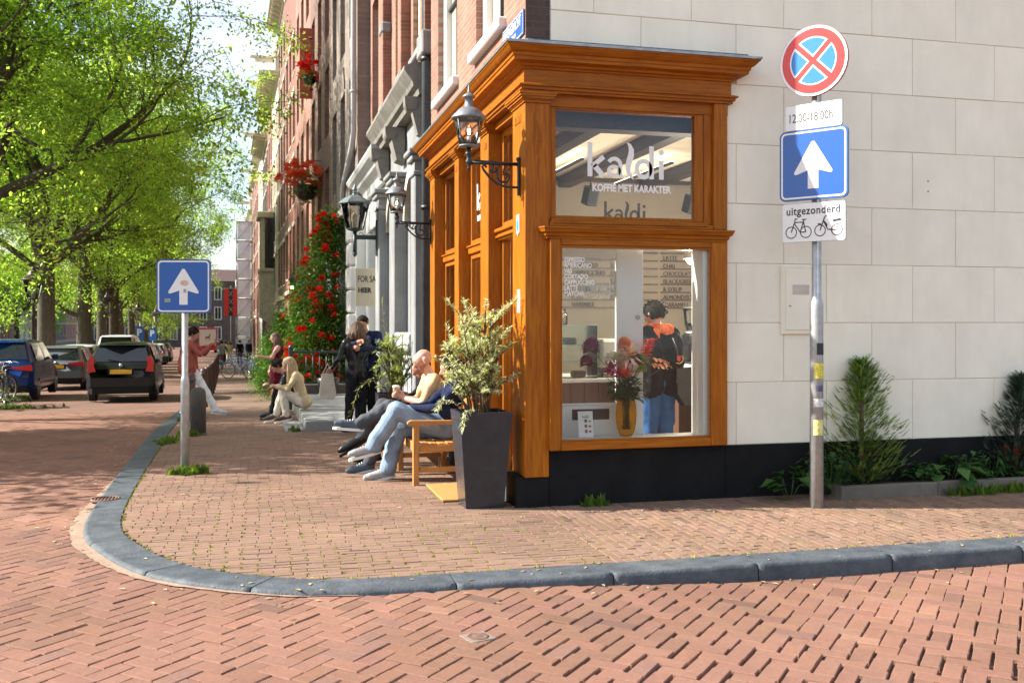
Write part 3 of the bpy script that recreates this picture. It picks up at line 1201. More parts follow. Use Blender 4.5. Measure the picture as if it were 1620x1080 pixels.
# meter cupboard
def _mc(b):
    b.box(2.462, .004, 1.462, 2.86, .03, 2.10, .012)
mc = P('meter_cupboard', M_CREAM, _mc)
P('door', M_CREAM, lambda b: b.box(2.505, -.004, 1.505, 2.825, .006, 2.055, .005), mc)
P('label_plate', mat('cream_plate', (.55, .5, .42), .6, .1, 10), lambda b: b.box(2.57, -.008, 1.83, 2.74, -.002, 1.92, .002), mc)
P('lock', M_IRON, lambda b: b.lathe([(.01, -.008), (.011, -.002)], 10, (2.545, -.004, 1.73)), mc)
P('bolt', M_GALV, lambda b: (b.box(4.02, .018, 2.915, 4.035, .03, 2.93, .003), b.box(4.02, .018, 2.815, 4.035, .03, 2.83, .003)), SHOP)

# ---- wooden shop front -------------------------------------------------
def capital(b, x0, y0, x1, y1, z):
    """Stepped cap round a pilaster, open at the back."""
    for (o, a, c) in ((.012, 0, .018), (.022, .018, .03), (.036, .03, .05), (.05, .05, .066), (.058, .066, .085)):
        b.box(x0 - o, y0 - o, z + a, x1 + o, y1 + o, z + c - .0005)


def pilaster(x0, y0, x1, y1, zb, zt, capx=True):
    p = P('pilaster', M_WOOD_V, lambda b: b.box(x0, y0, zb, x1, y1, zt - .085, .006))
    P('capital', M_WOOD_X, lambda b: capital(b, x0, y0, x1, y1, zt - .085), p)
    return p


ZA = 3.53
pc = pilaster(.03, -.02, .245, .40, .255, ZA)
# carved lozenge on the face towards the side street, small dentils on the street face
def _loz(b):
    for s_ in (1.0, .62, .3):
        pts = [(.137, 3.15 + .145 * s_), (.137 + .042 * s_, 3.15), (.137, 3.15 - .145 * s_), (.137 - .042 * s_, 3.15)]
        for i in range(4):
            a, c = pts[i], pts[(i + 1) % 4]
            b.bar((a[0], -.0215, a[1]), (c[0], -.0215, c[1]), .005, .006)
P('carved_lozenge', M_WOOD_V, _loz, pc)
P('carved_dentils', M_WOOD_V, lambda b: [b.box(.022, .10 + i * .045, 3.30, .032, .125 + i * .045, 3.37 - (i % 2) * .02, .003) for i in range(5)], pc)
for (ya, yb_) in ((1.38, 1.725), (2.885, 3.11), (4.48, 4.80)):
    pp = pilaster(.03, ya, .30, yb_, .255, ZA)
    P('carved_dentils', M_WOOD_V, lambda b: [b.box(.022, ya + .06 + i * .035, 3.30, .032, ya + .08 + i * .035, 3.36, .003) for i in range(3)], pp)

EPATH = [(.10, 4.815), (.02, 4.815), (.02, -.03), (1.94, -.03), (1.94, .06)]
P('architrave', M_WOOD_X, lambda b: b.sweep([(-.06, 3.53), (.012, 3.53), (.012, 3.548), (.03, 3.552), (.03, 3.572), (.05, 3.58), (.05, 3.592), (.022, 3.604), (-.06, 3.604)], EPATH))
P('frieze', M_WOOD_X, lambda b: b.sweep([(-.06, 3.604), (.002, 3.604), (.002, 3.725), (-.06, 3.725)], EPATH))
co = P('cornice', M_WOOD_X, lambda b: b.sweep([(-.06, 3.725), (.02, 3.725), (.024, 3.74), (.05, 3.744), (.056, 3.762), (.085, 3.77), (.115, 3.775), (.118, 3.80), (.128, 3.806), (.132, 3.83),
                                               (.150, 3.838), (.165, 3.852), (.182, 3.872), (.192, 3.880), (.192, 3.892), (-.06, 3.892)], EPATH))
P('zinc_cap', M_ZINC, lambda b: b.sweep([(-.07, 3.893), (.203, 3.893), (.205, 3.912), (.19, 3.916), (-.0, 3.975), (-.07, 3.985)], EPATH), co)
P('flashing', mat('lead', (.16, .17, .18), .5, .4, 12, metal=.5, bump=.6, bscale=14), lambda b: (b.box(.05, .008, 3.93, 2.14, .05, 4.0, .01)), co)
P('soffit_board', M_WOOD_Y, lambda b: b.box(.09, .26, 3.46, .36, 4.80, 3.60), SHOP)
P('fascia_backing', M_WOOD_X, lambda b: b.box(.25, .012, 3.43, 1.93, .20, 3.72), SHOP)

# right-hand pilaster strip and framing of the upper window
P('pilaster', M_WOOD_V, lambda b: b.box(1.775, -.03, 2.40, 1.905, .19, 3.53, .006))
P('upper_jamb', M_WOOD_V, lambda b: (b.box(.245, .012, 2.44, .27, .19, 3.43, .004), b.box(1.70, .012, 2.44, 1.775, .19, 3.43, .004)))
uw = P('upper_window', M_WOOD_V, lambda b: (b.box(.27, .02, 2.47, .318, .10, 3.43, .006), b.box(1.612, .02, 2.47, 1.70, .10, 3.43, .006),
                                            b.box(.318, .0205, 3.415, 1.612, .099, 3.43, .004), b.box(.318, .0205, 2.47, 1.612, .099, 2.496, .004)))
P('pane', M_GLASS, lambda b: b.box(.31, .048, 2.48, 1.62, .054, 3.425), uw)
P('sill', M_WOOD_X, lambda b: (b.box(.262, -.035, 2.415, 1.73, .06, 2.468, .012)), uw)
lw = P('lower_window', M_WOOD_V, lambda b: b.box(.236, -.075, .482, .335, .05, 2.285, .008))
P('stile', M_WOOD_V, lambda b: b.box(1.728, -.075, .482, 1.885, .05, 2.285, .008), lw)
P('rail', M_WOOD_X, lambda b: b.box(.336, -.073, 2.236, 1.727, .05, 2.285, .006), lw)
P('rail', M_WOOD_X, lambda b: b.box(.336, -.073, .482, 1.727, .05, .556, .006), lw)
P('bead', M_WOOD_X, lambda b: (b.box(.335, -.062, 2.215, 1.728, -.05, 2.236, .003), b.box(.335, -.062, .556, 1.728, -.05, .574, .003), b.box(.335, -.061, .57, .350, -.05, 2.22, .003), b.box(1.712, -.061, .57, 1.728, -.05, 2.22, .003)), lw)
P('ledge_moulding', M_WOOD_X, lambda b: b.sweep([(-.05, 2.287), (.008, 2.287), (.010, 2.305), (.022, 2.312), (.026, 2.335), (.045, 2.345), (.055, 2.372), (.06, 2.376), (.06, 2.39), (-.05, 2.40)],
                                                [(.19, .0), (.215, -.06), (1.875, -.06), (1.875, .02)]), lw)
P('pane', M_GLASS, lambda b: b.box(.34, -.035, .56, 1.72, -.029, 2.23), lw)
P('apron', M_WOOD_X, lambda b: (b.box(.25, -.028, 2.40, 1.77, .012, 2.44, .004)), SHOP)
P('inner_reveal', M_INWHITE, lambda b: (b.box(.30, -.02, .53, 1.735, .215, .572), b.box(1.672, -.02, .572, 1.735, .215, 2.235), b.box(.30, .055, 2.225, 1.735, .215, 2.27), b.box(.25, .055, .53, .336, .2, 2.27)), lw)
# wall behind the woodwork between the openings
P('inner_wall', M_INWHITE, lambda b: (b.box(.25, .101, 2.272, 1.9, .215, 2.46), b.box(1.75, .101, .4, 1.9, .215, 3.5), b.box(1.9, .2, 0, 5.5, .23, 3.62), b.box(.25, .05, 0, 1.75, .215, .528)))

# ---- street side openings
def light(y0, y1, z0, z1, x, fr=.055, parent=SHOP, name='shop_window', glass=M_GLASS):
    w = P(name, M_WOOD_V, lambda b: (b.box(x, y0, z0, x + .06, y0 + fr, z1, .006), b.box(x, y1 - fr, z0, x + .06, y1, z1, .006),
                                     b.box(x + .001, y0 + fr, z0, x + .059, y1 - fr, z0 + fr, .005), b.box(x + .001, y0 + fr, z1 - fr, x + .059, y1 - fr, z1, .005)), parent)
    P('pane', glass, lambda b: b.box(x + .026, y0 + fr - .01, z0 + fr - .01, x + .031, y1 - fr + .01, z1 - fr + .01), w)
    return w


XG = .17
win_up = []
for (y0, y1) in ((1.727, 2.883), (3.112, 4.478)):
    light(y0, y1, .62, 2.34, XG)
    win_up.append(light(y0, y1, 2.44, 3.46, XG))
    P('transom_bar', M_WOOD_Y, lambda b: (b.box(XG - .03, y0 + .002, 2.34, XG + .08, y1 - .002, 2.44, .01), b.box(XG - .05, y0 + .003, 2.415, XG - .02, y1 - .003, 2.436, .005)))
    P('stall_riser', M_WOOD_Y, lambda b: (b.box(XG - .01, y0 + .002, .25, XG + .06, y1 - .002, .60, .008), b.box(XG - .06, y0 + .003, .598, XG + .07, y1 - .003, .622, .006)))
win_up.append(light(.402, 1.378, 2.50, 3.46, XG))
P('transom_bar', M_WOOD_Y, lambda b: (b.box(XG - .05, .402, 2.38, XG + .08, 1.378, 2.498, .01), b.box(XG - .08, .403, 2.455, XG - .04, 1.377, 2.49, .006), b.box(XG - .07, .403, 2.40, XG - .045, 1.377, 2.425, .005)))
P('door_frame', M_WOOD_V, lambda b: (b.box(XG, .402, .10, XG + .08, .45, 2.38, .006), b.box(XG, 1.33, .10, XG + .08, 1.378, 2.38, .006)))

# open shop door, swung inwards parallel to the side window
dr = P('shop_door', M_INWHITE, lambda b: (b.box(.24, .275, .125, .35, .318, 2.262, .004), b.box(.965, .275, .125, 1.222, .318, 2.262, .004),
                                          b.box(.351, .276, 2.15, .964, .317, 2.262, .004), b.box(.351, .276, .125, .964, .317, .835, .004)))
P('pane', M_GLASS, lambda b: b.box(.345, .294, .83, .97, .299, 2.155), dr)
P('letter_slot', M_IRON, lambda b: b.box(.545, .268, .705, .895, .276, .80, .003), dr)
P('lock', mat('brass_lock', (.30, .27, .2), .35, .2, 20, metal=.8), lambda b: b.tube([(1.17, .277, 1.62), (1.17, .266, 1.62)], .022, 12), dr)
P('rail_moulding', M_INWHITE, lambda b: (b.box(.352, .266, .838, .963, .28, .855, .003), b.box(.42, .268, .56, .963, .276, .572, .002)), dr)


# ---- lettering ---------------------------------------------------------
def stroke(b, pts, ws, closed=False):
    n = len(pts)
    if not isinstance(ws, (list, tuple)): ws = [ws] * n
    vs = []
    for i in range(n):
        a = pts[(i - 1) % n] if (closed or i > 0) else pts[i]
        c = pts[(i + 1) % n] if (closed or i < n - 1) else pts[i]
        d = Vector((c[0] - a[0], c[1] - a[1])).normalized()
        nx_, ny_ = -d.y * ws[i] / 2, d.x * ws[i] / 2
        vs += [(pts[i][0] + nx_, pts[i][1] + ny_, 0), (pts[i][0] - nx_, pts[i][1] - ny_, 0)]
    m = n if closed else n - 1
    fs = [(2 * i, 2 * i + 1, 2 * ((i + 1) % n) + 1, 2 * ((i + 1) % n)) for i in range(m)]
    b.add(vs, fs, False)


def arc(cx_, cy_, rx, ry, a0, a1, n=14):
    return [(cx_ + rx * cos(radians(a0 + (a1 - a0) * i / n)), cy_ + ry * sin(radians(a0 + (a1 - a0) * i / n))) for i in range(n + 1)]


def kaldi(name, material, parent, M, h):
    """The shop's word mark, with the l drawn as a wisp of steam."""
    b = MB(); b.M = M @ Matrix.Diagonal((h, h, h, 1))
    stroke(b, [(.075, 0), (.075, 1.0)], .15)
    stroke(b, [(.15, .30), (.50, .585)], .14)
    stroke(b, [(.20, .33), (.50, .0)], .16)
    stroke(b, arc(.83, .365, .185, .175, 155, 0, 10) + [(1.015, .2), (1.02, .07), (1.09, .02)], [.12] * 11 + [.13, .13, .08])
    stroke(b, arc(.815, .185, .165, .125, 0, 360, 20)[:-1], .11, True)
    stroke(b, [(1.20, 1.04), (1.30, .96), (1.355, .82), (1.34, .64), (1.28, .46), (1.245, .30), (1.27, .14), (1.36, .03), (1.43, -.05)],
           [.01, .10, .16, .19, .18, .16, .14, .09, .01])
    stroke(b, arc(1.74, .27, .215, .235, 0, 360, 24)[:-1], .135, True)
    stroke(b, [(1.99, -.02), (1.99, .95)], .15)
    stroke(b, [(2.30, -.02), (2.30, .54)], .15)
    b.add([(2.30 + .085 * cos(k * pi / 8), .78 + .085 * sin(k * pi / 8), 0) for k in range(16)], [tuple(range(16))], False)
    return b.build(name, material, parent)


kaldi('logo_lettering', M_LETTER, uw, side_M(.612, .0455, 2.846), .30)
text_obj('KOFFIE MET KARAKTER', .087, 'slogan_lettering', M_LETTER, uw, side_M(.655, .0455, 2.722), extrude=.0006, sx=.80, offset=.004)
for i, wd in enumerate(['ESPRESSO', 'AMERICANO', 'V60', 'CORTADO', 'CAPPUCCINO', 'LATTE', 'MATCHA']):
    text_obj(wd, .058, 'menu_lettering', M_LETTER, lw, side_M(.374, -.0375, 2.094 - .0485 * i), extrude=.0006, sx=.74, offset=.0015)
kaldi('logo_lettering', M_LETTER, win_up[0], street_M(XG + .024, 2.64, 2.82), .29)
text_obj('KOFFIE MET KARAKTER', .08, 'slogan_lettering', M_LETTER, win_up[0], street_M(XG + .024, 2.62, 2.70), extrude=.0006, sx=.8, offset=.003)
kaldi('logo_lettering', M_LETTER, dr, plane_M((.93, .319, 1.84), (-1, 0, 0), (0, 0, 1)), .12)
text_obj('KOFFIE MET KARAKTER', .045, 'slogan_lettering', M_LETTER, dr, plane_M((.92, .319, 1.79), (-1, 0, 0), (0, 0, 1)), extrude=.0006, sx=.75)

# small notices on the corner pilaster, street face
t = thing('round_up_sign', 'small white shield sign with blue house mark on the corner pilaster', 'sign', (.024, .19, 2.42))
P('plate', M_WHITE, lambda b: b.prism([(-.05, .09), (.05, .09), (.05, -.07), (.015, -.07), (0, -.10), (-.015, -.07), (-.05, -.07)], -.003, .003, 'yz'), t)
P('symbol', mat('cyan_blue', (.02, .28, .48), .5, .05), lambda b: (b.prism([(-.035, -.05), (.035, -.05), (.035, .03), (.0, .055), (-.035, .03)], -.006, -.0035, 'yz')), t)
t.name = 'shield_sign'
t = thing('paper_notice', 'narrow white paper notice stuck on the corner pilaster', 'notice', (.026, .17, 1.76))
P('sheet', M_WHITE, lambda b: b.box(-.002, -.05, -.10, .002, .05, .10), t)

# street name plate
t = thing('street_name_sign', 'blue enamel street name sign on the brick corner above the cornice', 'sign', (.045, .42, 4.14))
M_ENAMEL = mat('blue_enamel', (.012, .075, .33), .3, .06, 6, coat=.4)
P('plate', M_ENAMEL, lambda b: b.box(-.012, -.37, -.095, .0, .37, .125, .012), t)
P('border', M_WHITE, lambda b: (b.box(-.0135, -.355, .108, -.0125, .355, .115), b.box(-.0135, -.355, -.085, -.0125, .355, -.078), b.box(-.0135, -.355, -.078, -.0125, -.348, .108), b.box(-.0135, .348, -.078, -.0125, .355, .108)), t)
text_obj('HERENGRACHT', .125, 'lettering', M_WHITE, t, street_M(-.0145, .325, .005), extrude=.0008, sx=.70, offset=.002)
text_obj('CENTRUM', .07, 'lettering', M_WHITE, t, street_M(-.0145, .12, -.065), extrude=.0008, sx=.75)

# ---- interior ------------------------------------------------------------
P('floor', M_FLOORW, lambda b: b.box(.24, .215, -.1, 5.5, 4.29, .10))
P('ceiling', M_CEIL, lambda b: b.box(.30, .20, 3.47, 5.5, 4.29, 3.60))
P('back_wall', M_TAUPE, lambda b: b.box(.30, 4.20, .1, 5.5, 4.285, 3.47))
P('end_wall', M_TAUPE, lambda b: b.box(5.4, .23, .1, 5.5, 4.2, 3.47))
for xb in (.84, 1.70, 2.82, 3.9, 4.9):
    P('ceiling_beam', M_DARKWOOD, lambda b: b.box(xb - .085, .42, 3.33, xb + .085, 4.19, 3.469, .01))
P('ceiling_beam', M_DARKWOOD, lambda b: b.box(.30, .215, 3.30, 5.4, .42, 3.469, .01))
P('wall_rail', M_DARKWOOD, lambda b: b.box(.30, 4.16, 3.42, 5.4, 4.199, 3.468))
kaldi('wall_lettering', M_DKLETTER, SHOP, side_M(2.25, 4.195, 2.925), .245)

rows_txt = [('FLAT WHITE', '3.25/4.00', 'LATTE', '4.50'), ('CORTADO', '3.50/4.50', 'CHAI', '4.25'), ('CAPPUCCINO', '3.50/4.50', 'CHOCOLATE', '4'), ('LATTE', '3.75/4.50', 'BLACK/GREEN/ETC', '3.50'),
            ('MATCHA', '4.50', '& SYRUP', '0.50'), ('ICED', '4.25/4.50', 'ALMOND/SOY/COCONUT', ''), ('VARIABLE', '', '/CARAMEL/', '')]
M_MENU = mat('menu_letters', (.06, .04, .028), .7, .1)
mb_ = thing('menu_board', 'taupe letter rail menu on the shop back wall behind the counter', 'menu board', (1.55, 4.19, 1.84))
for i in range(8):
    zz = .66 - i * .104
    P('letter_rail', M_BROWNWOOD, lambda b: b.box(0, -.03, zz - .012, 1.45, .005, zz + .004, .003), mb_)
    P('letter_rail', M_BROWNWOOD, lambda b: b.box(1.50, -.03, zz - .012, 3.2, .005, zz + .004, .003), mb_)
    if i < 7:
        a, p_, c, q = rows_txt[i]
        zz2 = zz - .098
        for (s_, xx) in ((a, .25), (p_, .78), (c, 1.18 + .35), (q, 2.10)):
            if s_:
                text_obj(s_, .085, 'rail_letters', M_MENU, mb_, plane_M((xx, -.012, zz2), (1, 0, 0), (0, 0, 1)), extrude=.004, sx=.85)


def counter(label, x0, x1, y0, y1, zt):
    t = thing('counter', label, 'counter', ((x0 + x1) / 2, (y0 + y1) / 2, .10))
    w, d = (x1 - x0) / 2, (y1 - y0) / 2
    n = max(3, int((x1 - x0) / .14))
    for i in range(n):
        xa = -w + .02 + (2 * w - .04) * i / n; xb = -w + .02 + (2 * w - .04) * (i + 1) / n
        P('front_board', M_BROWNWOOD, lambda b: b.box(xa + .002, -d + .02, 0, xb - .002, -d + .04, zt - .14, .003), t)
    P('carcass', M_BROWNWOOD, lambda b: b.box(-w + .02, -d + .045, 0, w - .02, d, zt - .145), t)
    P('worktop', M_INWHITE, lambda b: b.box(-w, -d, zt - .14, w, d, zt - .10, .006), t)
    return t


counter('long dark wood counter with white top below the glass display case', .45, 1.98, 1.45, 2.05, 1.0)
counter('higher dark wood counter with white top carrying the coffee grinder', 2.30, 4.6, 1.60, 2.25, 1.12)
P('rear_worktop', M_INWHITE, lambda b: b.box(1.2, 3.6, .86, 5.2, 4.18, .92))

M_CLEAR = mat_glass('display_glass', (.90, .96, .93), 1.2)
t = thing('display_case', 'glass pastry display case with shelves on the left counter', 'display case', (.93, 1.72, 1.0))
P('front_pane', M_CLEAR, lambda b: (b.box(-.29, -.2, 0, .29, -.194, .54), b.box(.284, -.193, 0, .29, .2, .54)), t)
P('top_pane', M_CLEAR, lambda b: b.box(-.29, -.2, .541, .29, .2, .549), t)
for zz in (.17, .34):
    P('shelf', M_CLEAR, lambda b: b.box(-.28, -.19, zz, .28, .19, zz + .006), t)
P('edge_strip', mat('glass_edge', (.35, .55, .48), .2, .05), lambda b: (b.box(-.29, -.203, .542, .29, -.2, .549), b.box(.287, -.203, 0, .291, -.2, .54), b.box(-.28, -.196, .17, .28, -.191, .176), b.box(-.28, -.196, .34, .28, -.191, .346)), t)
M_CAKE = mat('brown_cake', (.10, .045, .02), .7, .4, 30, bump=.4)
M_COOKIE = mat('golden_biscuit', (.45, .22, .07), .7, .4, 40, bump=.4, col2=(.75, .6, .42))
for (xx, zz, lab) in ((-.15, .004, 'small dark loaf cake on the lowest shelf of the display case'), (.12, .004, 'dark cake bar on a plate, lowest shelf of the case, right'), (.02, .347, 'flat dark tray of sweets on the top shelf of the display case')):
    q = P('loaf_cake', M_CAKE, lambda b: b.obox((0, 0, .035), (.14, .12, .07), (0, 0, .1), .018), None)
    q.location = (.93 + xx, 1.64, 1.0 + zz); tag(q, lab, 'cake')
for i, xx in enumerate((.68, .86)):
    t = thing('biscuit_jar', ('left' if i == 0 else 'right') + 'most of the two lidded glass biscuit jars on the display case', 'jar', (xx, 1.66, 1.549))
    P('glass_body', M_CLEAR, lambda b: b.lathe([(.065, 0), (.078, .01), (.08, .03), (.08, .10), (.07, .125), (.055, .135), (.055, .15)], 20), t)
    P('lid', M_CLEAR, lambda b: b.lathe([(.062, .15), (.062, .162), (.02, .168), (.012, .175), (.02, .19), (0, .198)], 18), t)
    def _bis(b):
        rg = random.Random(i)
        for k in range(34):
            a = rg.uniform(0, 2 * pi); rr = .055 * sqrt(rg.random())
            b.obox((rr * cos(a), rr * sin(a), .015 + rg.random() * .085), (.035, .03, .014), (rg.random() * 3, rg.random() * 3, rg.random() * 3), .005)
    P('biscuits', M_COOKIE, _bis, t, kind='stuff')

t = thing('coffee_grinder', 'tall black coffee grinder with clear bean hopper on the higher counter', 'coffee grinder', (2.42, 1.82, 1.12))
P('body', M_IRON, lambda b: (b.box(-.09, -.13, 0, .09, .12, .03, .01), b.box(-.075, -.02, .03, .075, .11, .30, .015), b.box(-.085, -.12, .22, .085, .11, .33, .02)), t)
P('collar', M_GALV, lambda b: b.lathe([(.075, .33), (.08, .335), (.08, .352), (.07, .356)], 18), t)
P('beans', mat('coffee_beans', (.03, .014, .008), .5, .5, 60), lambda b: b.lathe([(.055, .357), (.075, .40), (.078, .44), (0, .45)], 18), t)
P('hopper', M_CLEAR, lambda b: b.lathe([(.06, .357), (.085, .42), (.10, .56), (.105, .60)], 20), t)
P('lid', M_IRON, lambda b: b.lathe([(.125, .60), (.125, .615), (.10, .625), (0, .628)], 20), t)
P('fork', M_GALV, lambda b: b.tube([(-.05, -.1, .12), (0, -.16, .13), (.05, -.1, .12)], .008, 6), t)

t = thing('coffee_machine', 'white espresso machine standing beside the display case', 'coffee machine', (1.52, 1.78, 1.0))
P('body', M_INWHITE, lambda b: (b.box(-.24, -.2, .10, .24, .24, .40, .03), b.box(-.24, -.02, 0, .24, .24, .10, .01)), t)
P('drip_tray', M_GALV, lambda b: b.box(-.22, -.2, 0, .22, -.03, .05, .008), t)
for xx in (-.1, .1):
    P('group_head', M_GALV, lambda b: (b.lathe([(.04, .04), (.045, .09)], 14, (xx, -.12, .02)), b.tube([(xx, -.15, .055), (xx, -.27, .045)], .012, 8)), t)

# pendant lamps (lit)
M_BULB = mat('lit_opal_glass', (1.0, .78, .45), .4, .02, 3, emit=8.0)
M_PEND = mat('pale_clay_shade', (.45, .38, .30), .6, .1, 10)
def pendant(x, y, z, label):
    t = thing('pendant_lamp', label, 'pendant lamp', (x, y, z), group='pendant lamps over the counter')
    P('shade', M_PEND, lambda b: b.lathe([(.02, .12), (.05, .10), (.085, .04), (.09, -.01), (.088, -.012)], 22), t)
    P('bulb', M_BULB, lambda b: b.lathe([(.066, -.011), (.062, -.035), (.045, -.058), (.02, -.07), (0, -.073)], 20), t)
    P('cap', M_IRON, lambda b: b.lathe([(.03, .12), (.022, .15), (.008, .19)], 14), t)
    ld = bpy.data.lights.new('pendant_light', 'POINT'); ld.energy = 42; ld.color = (1, .86, .68); ld.shadow_soft_size = .06
    lo = bpy.data.objects.new('pendant_light', ld); COL.objects.link(lo); lo.parent = t; lo.location = (0, 0, -.16)
    P('cord', M_IRON, lambda b: b.tube([(0, 0, .18), (0, 0, 3.469 - z)], .004, 6), t)
pendant(2.29, 1.55, 2.26, 'lit opal pendant lamp nearest the right edge of the shop window')
pendant(3.05, 1.9, 2.26, 'added unseen pendant lamp brightening the deeper shop over the higher counter')  # extra pendant out of view, added to light the shop interior
M_STRIP = mat('lit_strip', (1.0, .86, .66), .5, .02, emit=3.5)
for i, (xs_, lab) in enumerate(((1.25, 'lit strip lamp under the shop ceiling between the left two beams'), (2.3, 'lit strip lamp under the shop ceiling between the middle beams'), (3.4, 'lit strip lamp under the shop ceiling at the right'))):
    t = thing('strip_lamp', lab, 'lamp', (xs_, 3.0, 3.40), 0, 'strip lamps under the shop ceiling')
    P('housing', M_DARKWOOD, lambda b: b.box(-.02, -.9, -.06, .02, .9, -.035), t)
    P('diffuser', M_STRIP, lambda b: b.box(-.018, -.9, -.034, .018, .9, -.028), t)
# speakers under the beams
for i, (x, y, z, lab) in enumerate(((1.62, 2.9, 3.06, 'dark loudspeaker hung below the beam near the left of the shop ceiling'), (2.9, 2.9, 3.0, 'dark loudspeaker hanging on a rod at the right of the shop ceiling'))):
    t = thing('loudspeaker', lab, 'loudspeaker', (x, y, z))
    P('cabinet', M_IRON, lambda b: b.obox((0, 0, 0), (.16, .15, .22), (.35, 0, .3), .015), t)
    P('grille', mat('speaker_cloth', (.03, .03, .032), .9, .2, 80), lambda b: b.obox((0, -.075, -.02), (.13, .01, .19), (.35, 0, .3)), t)
    P('bracket', M_IRON, lambda b: b.tube([(0, 0, .1), (0, 0, 3.34 - z)], .008, 6), t)

# window display: vase of flowers and menu card
M_AMBER, _nt, _o = _nodes('amber_glass')
_g = _nt.nodes.new('ShaderNodeBsdfGlass'); _g.inputs['Color'].default_value = (.95, .55, .06, 1); _g.inputs['IOR'].default_value = 1.25; _g.inputs['Roughness'].default_value = .03
_tr = _nt.nodes.new('ShaderNodeBsdfTransparent'); _tr.inputs[0].default_value = (.98, .70, .16, 1)
_mx = _nt.nodes.new('ShaderNodeMixShader'); _mx.inputs[0].default_value = .62
_nt.links.new(_g.outputs[0], _mx.inputs[1]); _nt.links.new(_tr.outputs[0], _mx.inputs[2]); _nt.links.new(_mx.outputs[0], _o.inputs[0])
VX, VY, VZ = .985, .085, .574
t = thing('glass_vase', 'tall ribbed amber glass vase on the white window sill', 'vase', (VX, VY, VZ))
def _vase(b):
    prof = [(.045, .0), (.062, .015), (.078, .06), (.090, .13), (.092, .20), (.085, .28), (.072, .335), (.060, .36), (.066, .378)]
    n = 40; vs = []; fs = []
    for (r_, z_) in prof:
        for k in range(n):
            a = 2 * pi * k / n; q = r_ * (1 + .055 * cos(8 * a))
            vs.append((q * cos(a), q * sin(a), z_))
    for i in range(len(prof) - 1):
        for k in range(n):
            fs.append((i * n + k, i * n + (k + 1) % n, (i + 1) * n + (k + 1) % n, (i + 1) * n + k))
    fs.append(tuple(reversed(range(n))))
    b.add(vs, fs, True)
P('body', M_AMBER, _vase, t)

M_STEM = mat('flower_stem', (.06, .13, .025), .6, .3, 20)
M_LEAFD = mat_leaf('dark_flower_leaf', (.025, .07, .015), (.07, .15, .03), .3)


def leaf_mesh(b, p, d, L, W, up=(0, 0, 1), curl=.2, tints=None, tv=.5):
    """One pointed leaf: six-vertex folded blade."""
    p = Vector(p); d = Vector(d).normalized(); u = Vector(up)
    x = d.cross(u)
    if x.length < 1e-3: x = Vector((1, 0, 0))
    x.normalize(); n = x.cross(d)
    vs = [p, p + d * L * .4 + x * W * .5 + n * W * .12, p + d * L * .45, p + d * L * .4 - x * W * .5 + n * W * .12, p + d * L - n * L * curl]
    b.add([tuple(v) for v in vs], [(0, 1, 2), (0, 2, 3), (1, 4, 2), (3, 2, 4)], True)
    if tints is not None: tints += [tv] * 5


rgf = random.Random(21)


def flower(label, cat, hx, hz, hy, colr, col2, kind, size, stem_dx=0.0):
    """One cut flower: stem from the vase to the head at (hx, hy, hz), with petals and a few leaves."""
    t = thing(cat.replace(' ', '_'), label, cat, (VX, VY, VZ + .06))
    h = Vector((hx - VX, hy - VY, hz - VZ - .06))
    b0 = Vector((rgf.uniform(-.03, .03), rgf.uniform(-.03, .03), 0))
    neck = Vector((stem_dx * .2 + h.x * .10, h.y * .1, .31))
    mid = neck.lerp(h, .5) + Vector((0, 0, .03))
    P('stem', M_STEM, lambda b: b.tube([b0, b0.lerp(neck, .5), neck, mid, h], [.0035, .0035, .003, .0028, .0025], 6), t)
    tints = []
    b = MB()
    for k in range(3):
        q = neck.lerp(h, rgf.uniform(.1, .75)); a = rgf.uniform(0, 2 * pi)
        leaf_mesh(b, q, (cos(a), sin(a) * .6, rgf.uniform(-.2, .5)), rgf.uniform(.05, .09), .032, curl=.3, tints=tints, tv=rgf.random())
    b.build('leaf', M_LEAFD, t, tint=np.array(tints))
    size *= 1.85
    mt = mat_leaf(cat + '_petal', colr, col2, .3)
    tints = []; b = MB()
    if kind == 'ball':
        for k in range(60):
            th = math.acos(1 - 1.75 * (k + .5) / 60); ph = k * 2.39996
            d = Vector((sin(th) * cos(ph), sin(th) * sin(ph), cos(th)))
            leaf_mesh(b, h + d * size * .35, d + Vector((0, 0, .25)), size * .7, size * .75, curl=-.15, tints=tints, tv=rgf.random())
    elif kind == 'spider':
        for k in range(46):
            th = math.acos(1 - 1.6 * (k + .5) / 46); ph = k * 2.39996
            d = Vector((sin(th) * cos(ph), sin(th) * sin(ph), cos(th)))
            leaf_mesh(b, h + d * size * .08, d, size, size * .27, curl=rgf.uniform(-.1, .3), tints=tints, tv=rgf.random())
    elif kind == 'spike':
        for k in range(64):
            q = neck.lerp(h, .5 + .5 * k / 64); ph = k * 2.4
            leaf_mesh(b, q, (cos(ph), sin(ph) * .7, .25), size * rgf.uniform(.6, 1), size * 1.05, curl=.1, tints=tints, tv=rgf.random())
    elif kind == 'cluster':
        for q_ in range(7):
            c_ = h + Vector((rgf.uniform(-.13, .02), rgf.uniform(-.03, .03), rgf.uniform(-.04, .05)))
            for k in range(6):
                ph = k * pi / 3 + q_
                leaf_mesh(b, c_, (cos(ph) + .5, sin(ph), .35 + .4 * sin(ph)), size, size * .5, curl=.25, tints=tints, tv=rgf.random())
    elif kind == 'lily':
        for k in range(6):
            ph = k * pi / 3 + .3
            leaf_mesh(b, h, (cos(ph), sin(ph), .55), size, size * .38, curl=.3, tints=tints, tv=rgf.random())
    b.build('petals', mt, t, tint=np.array(tints))


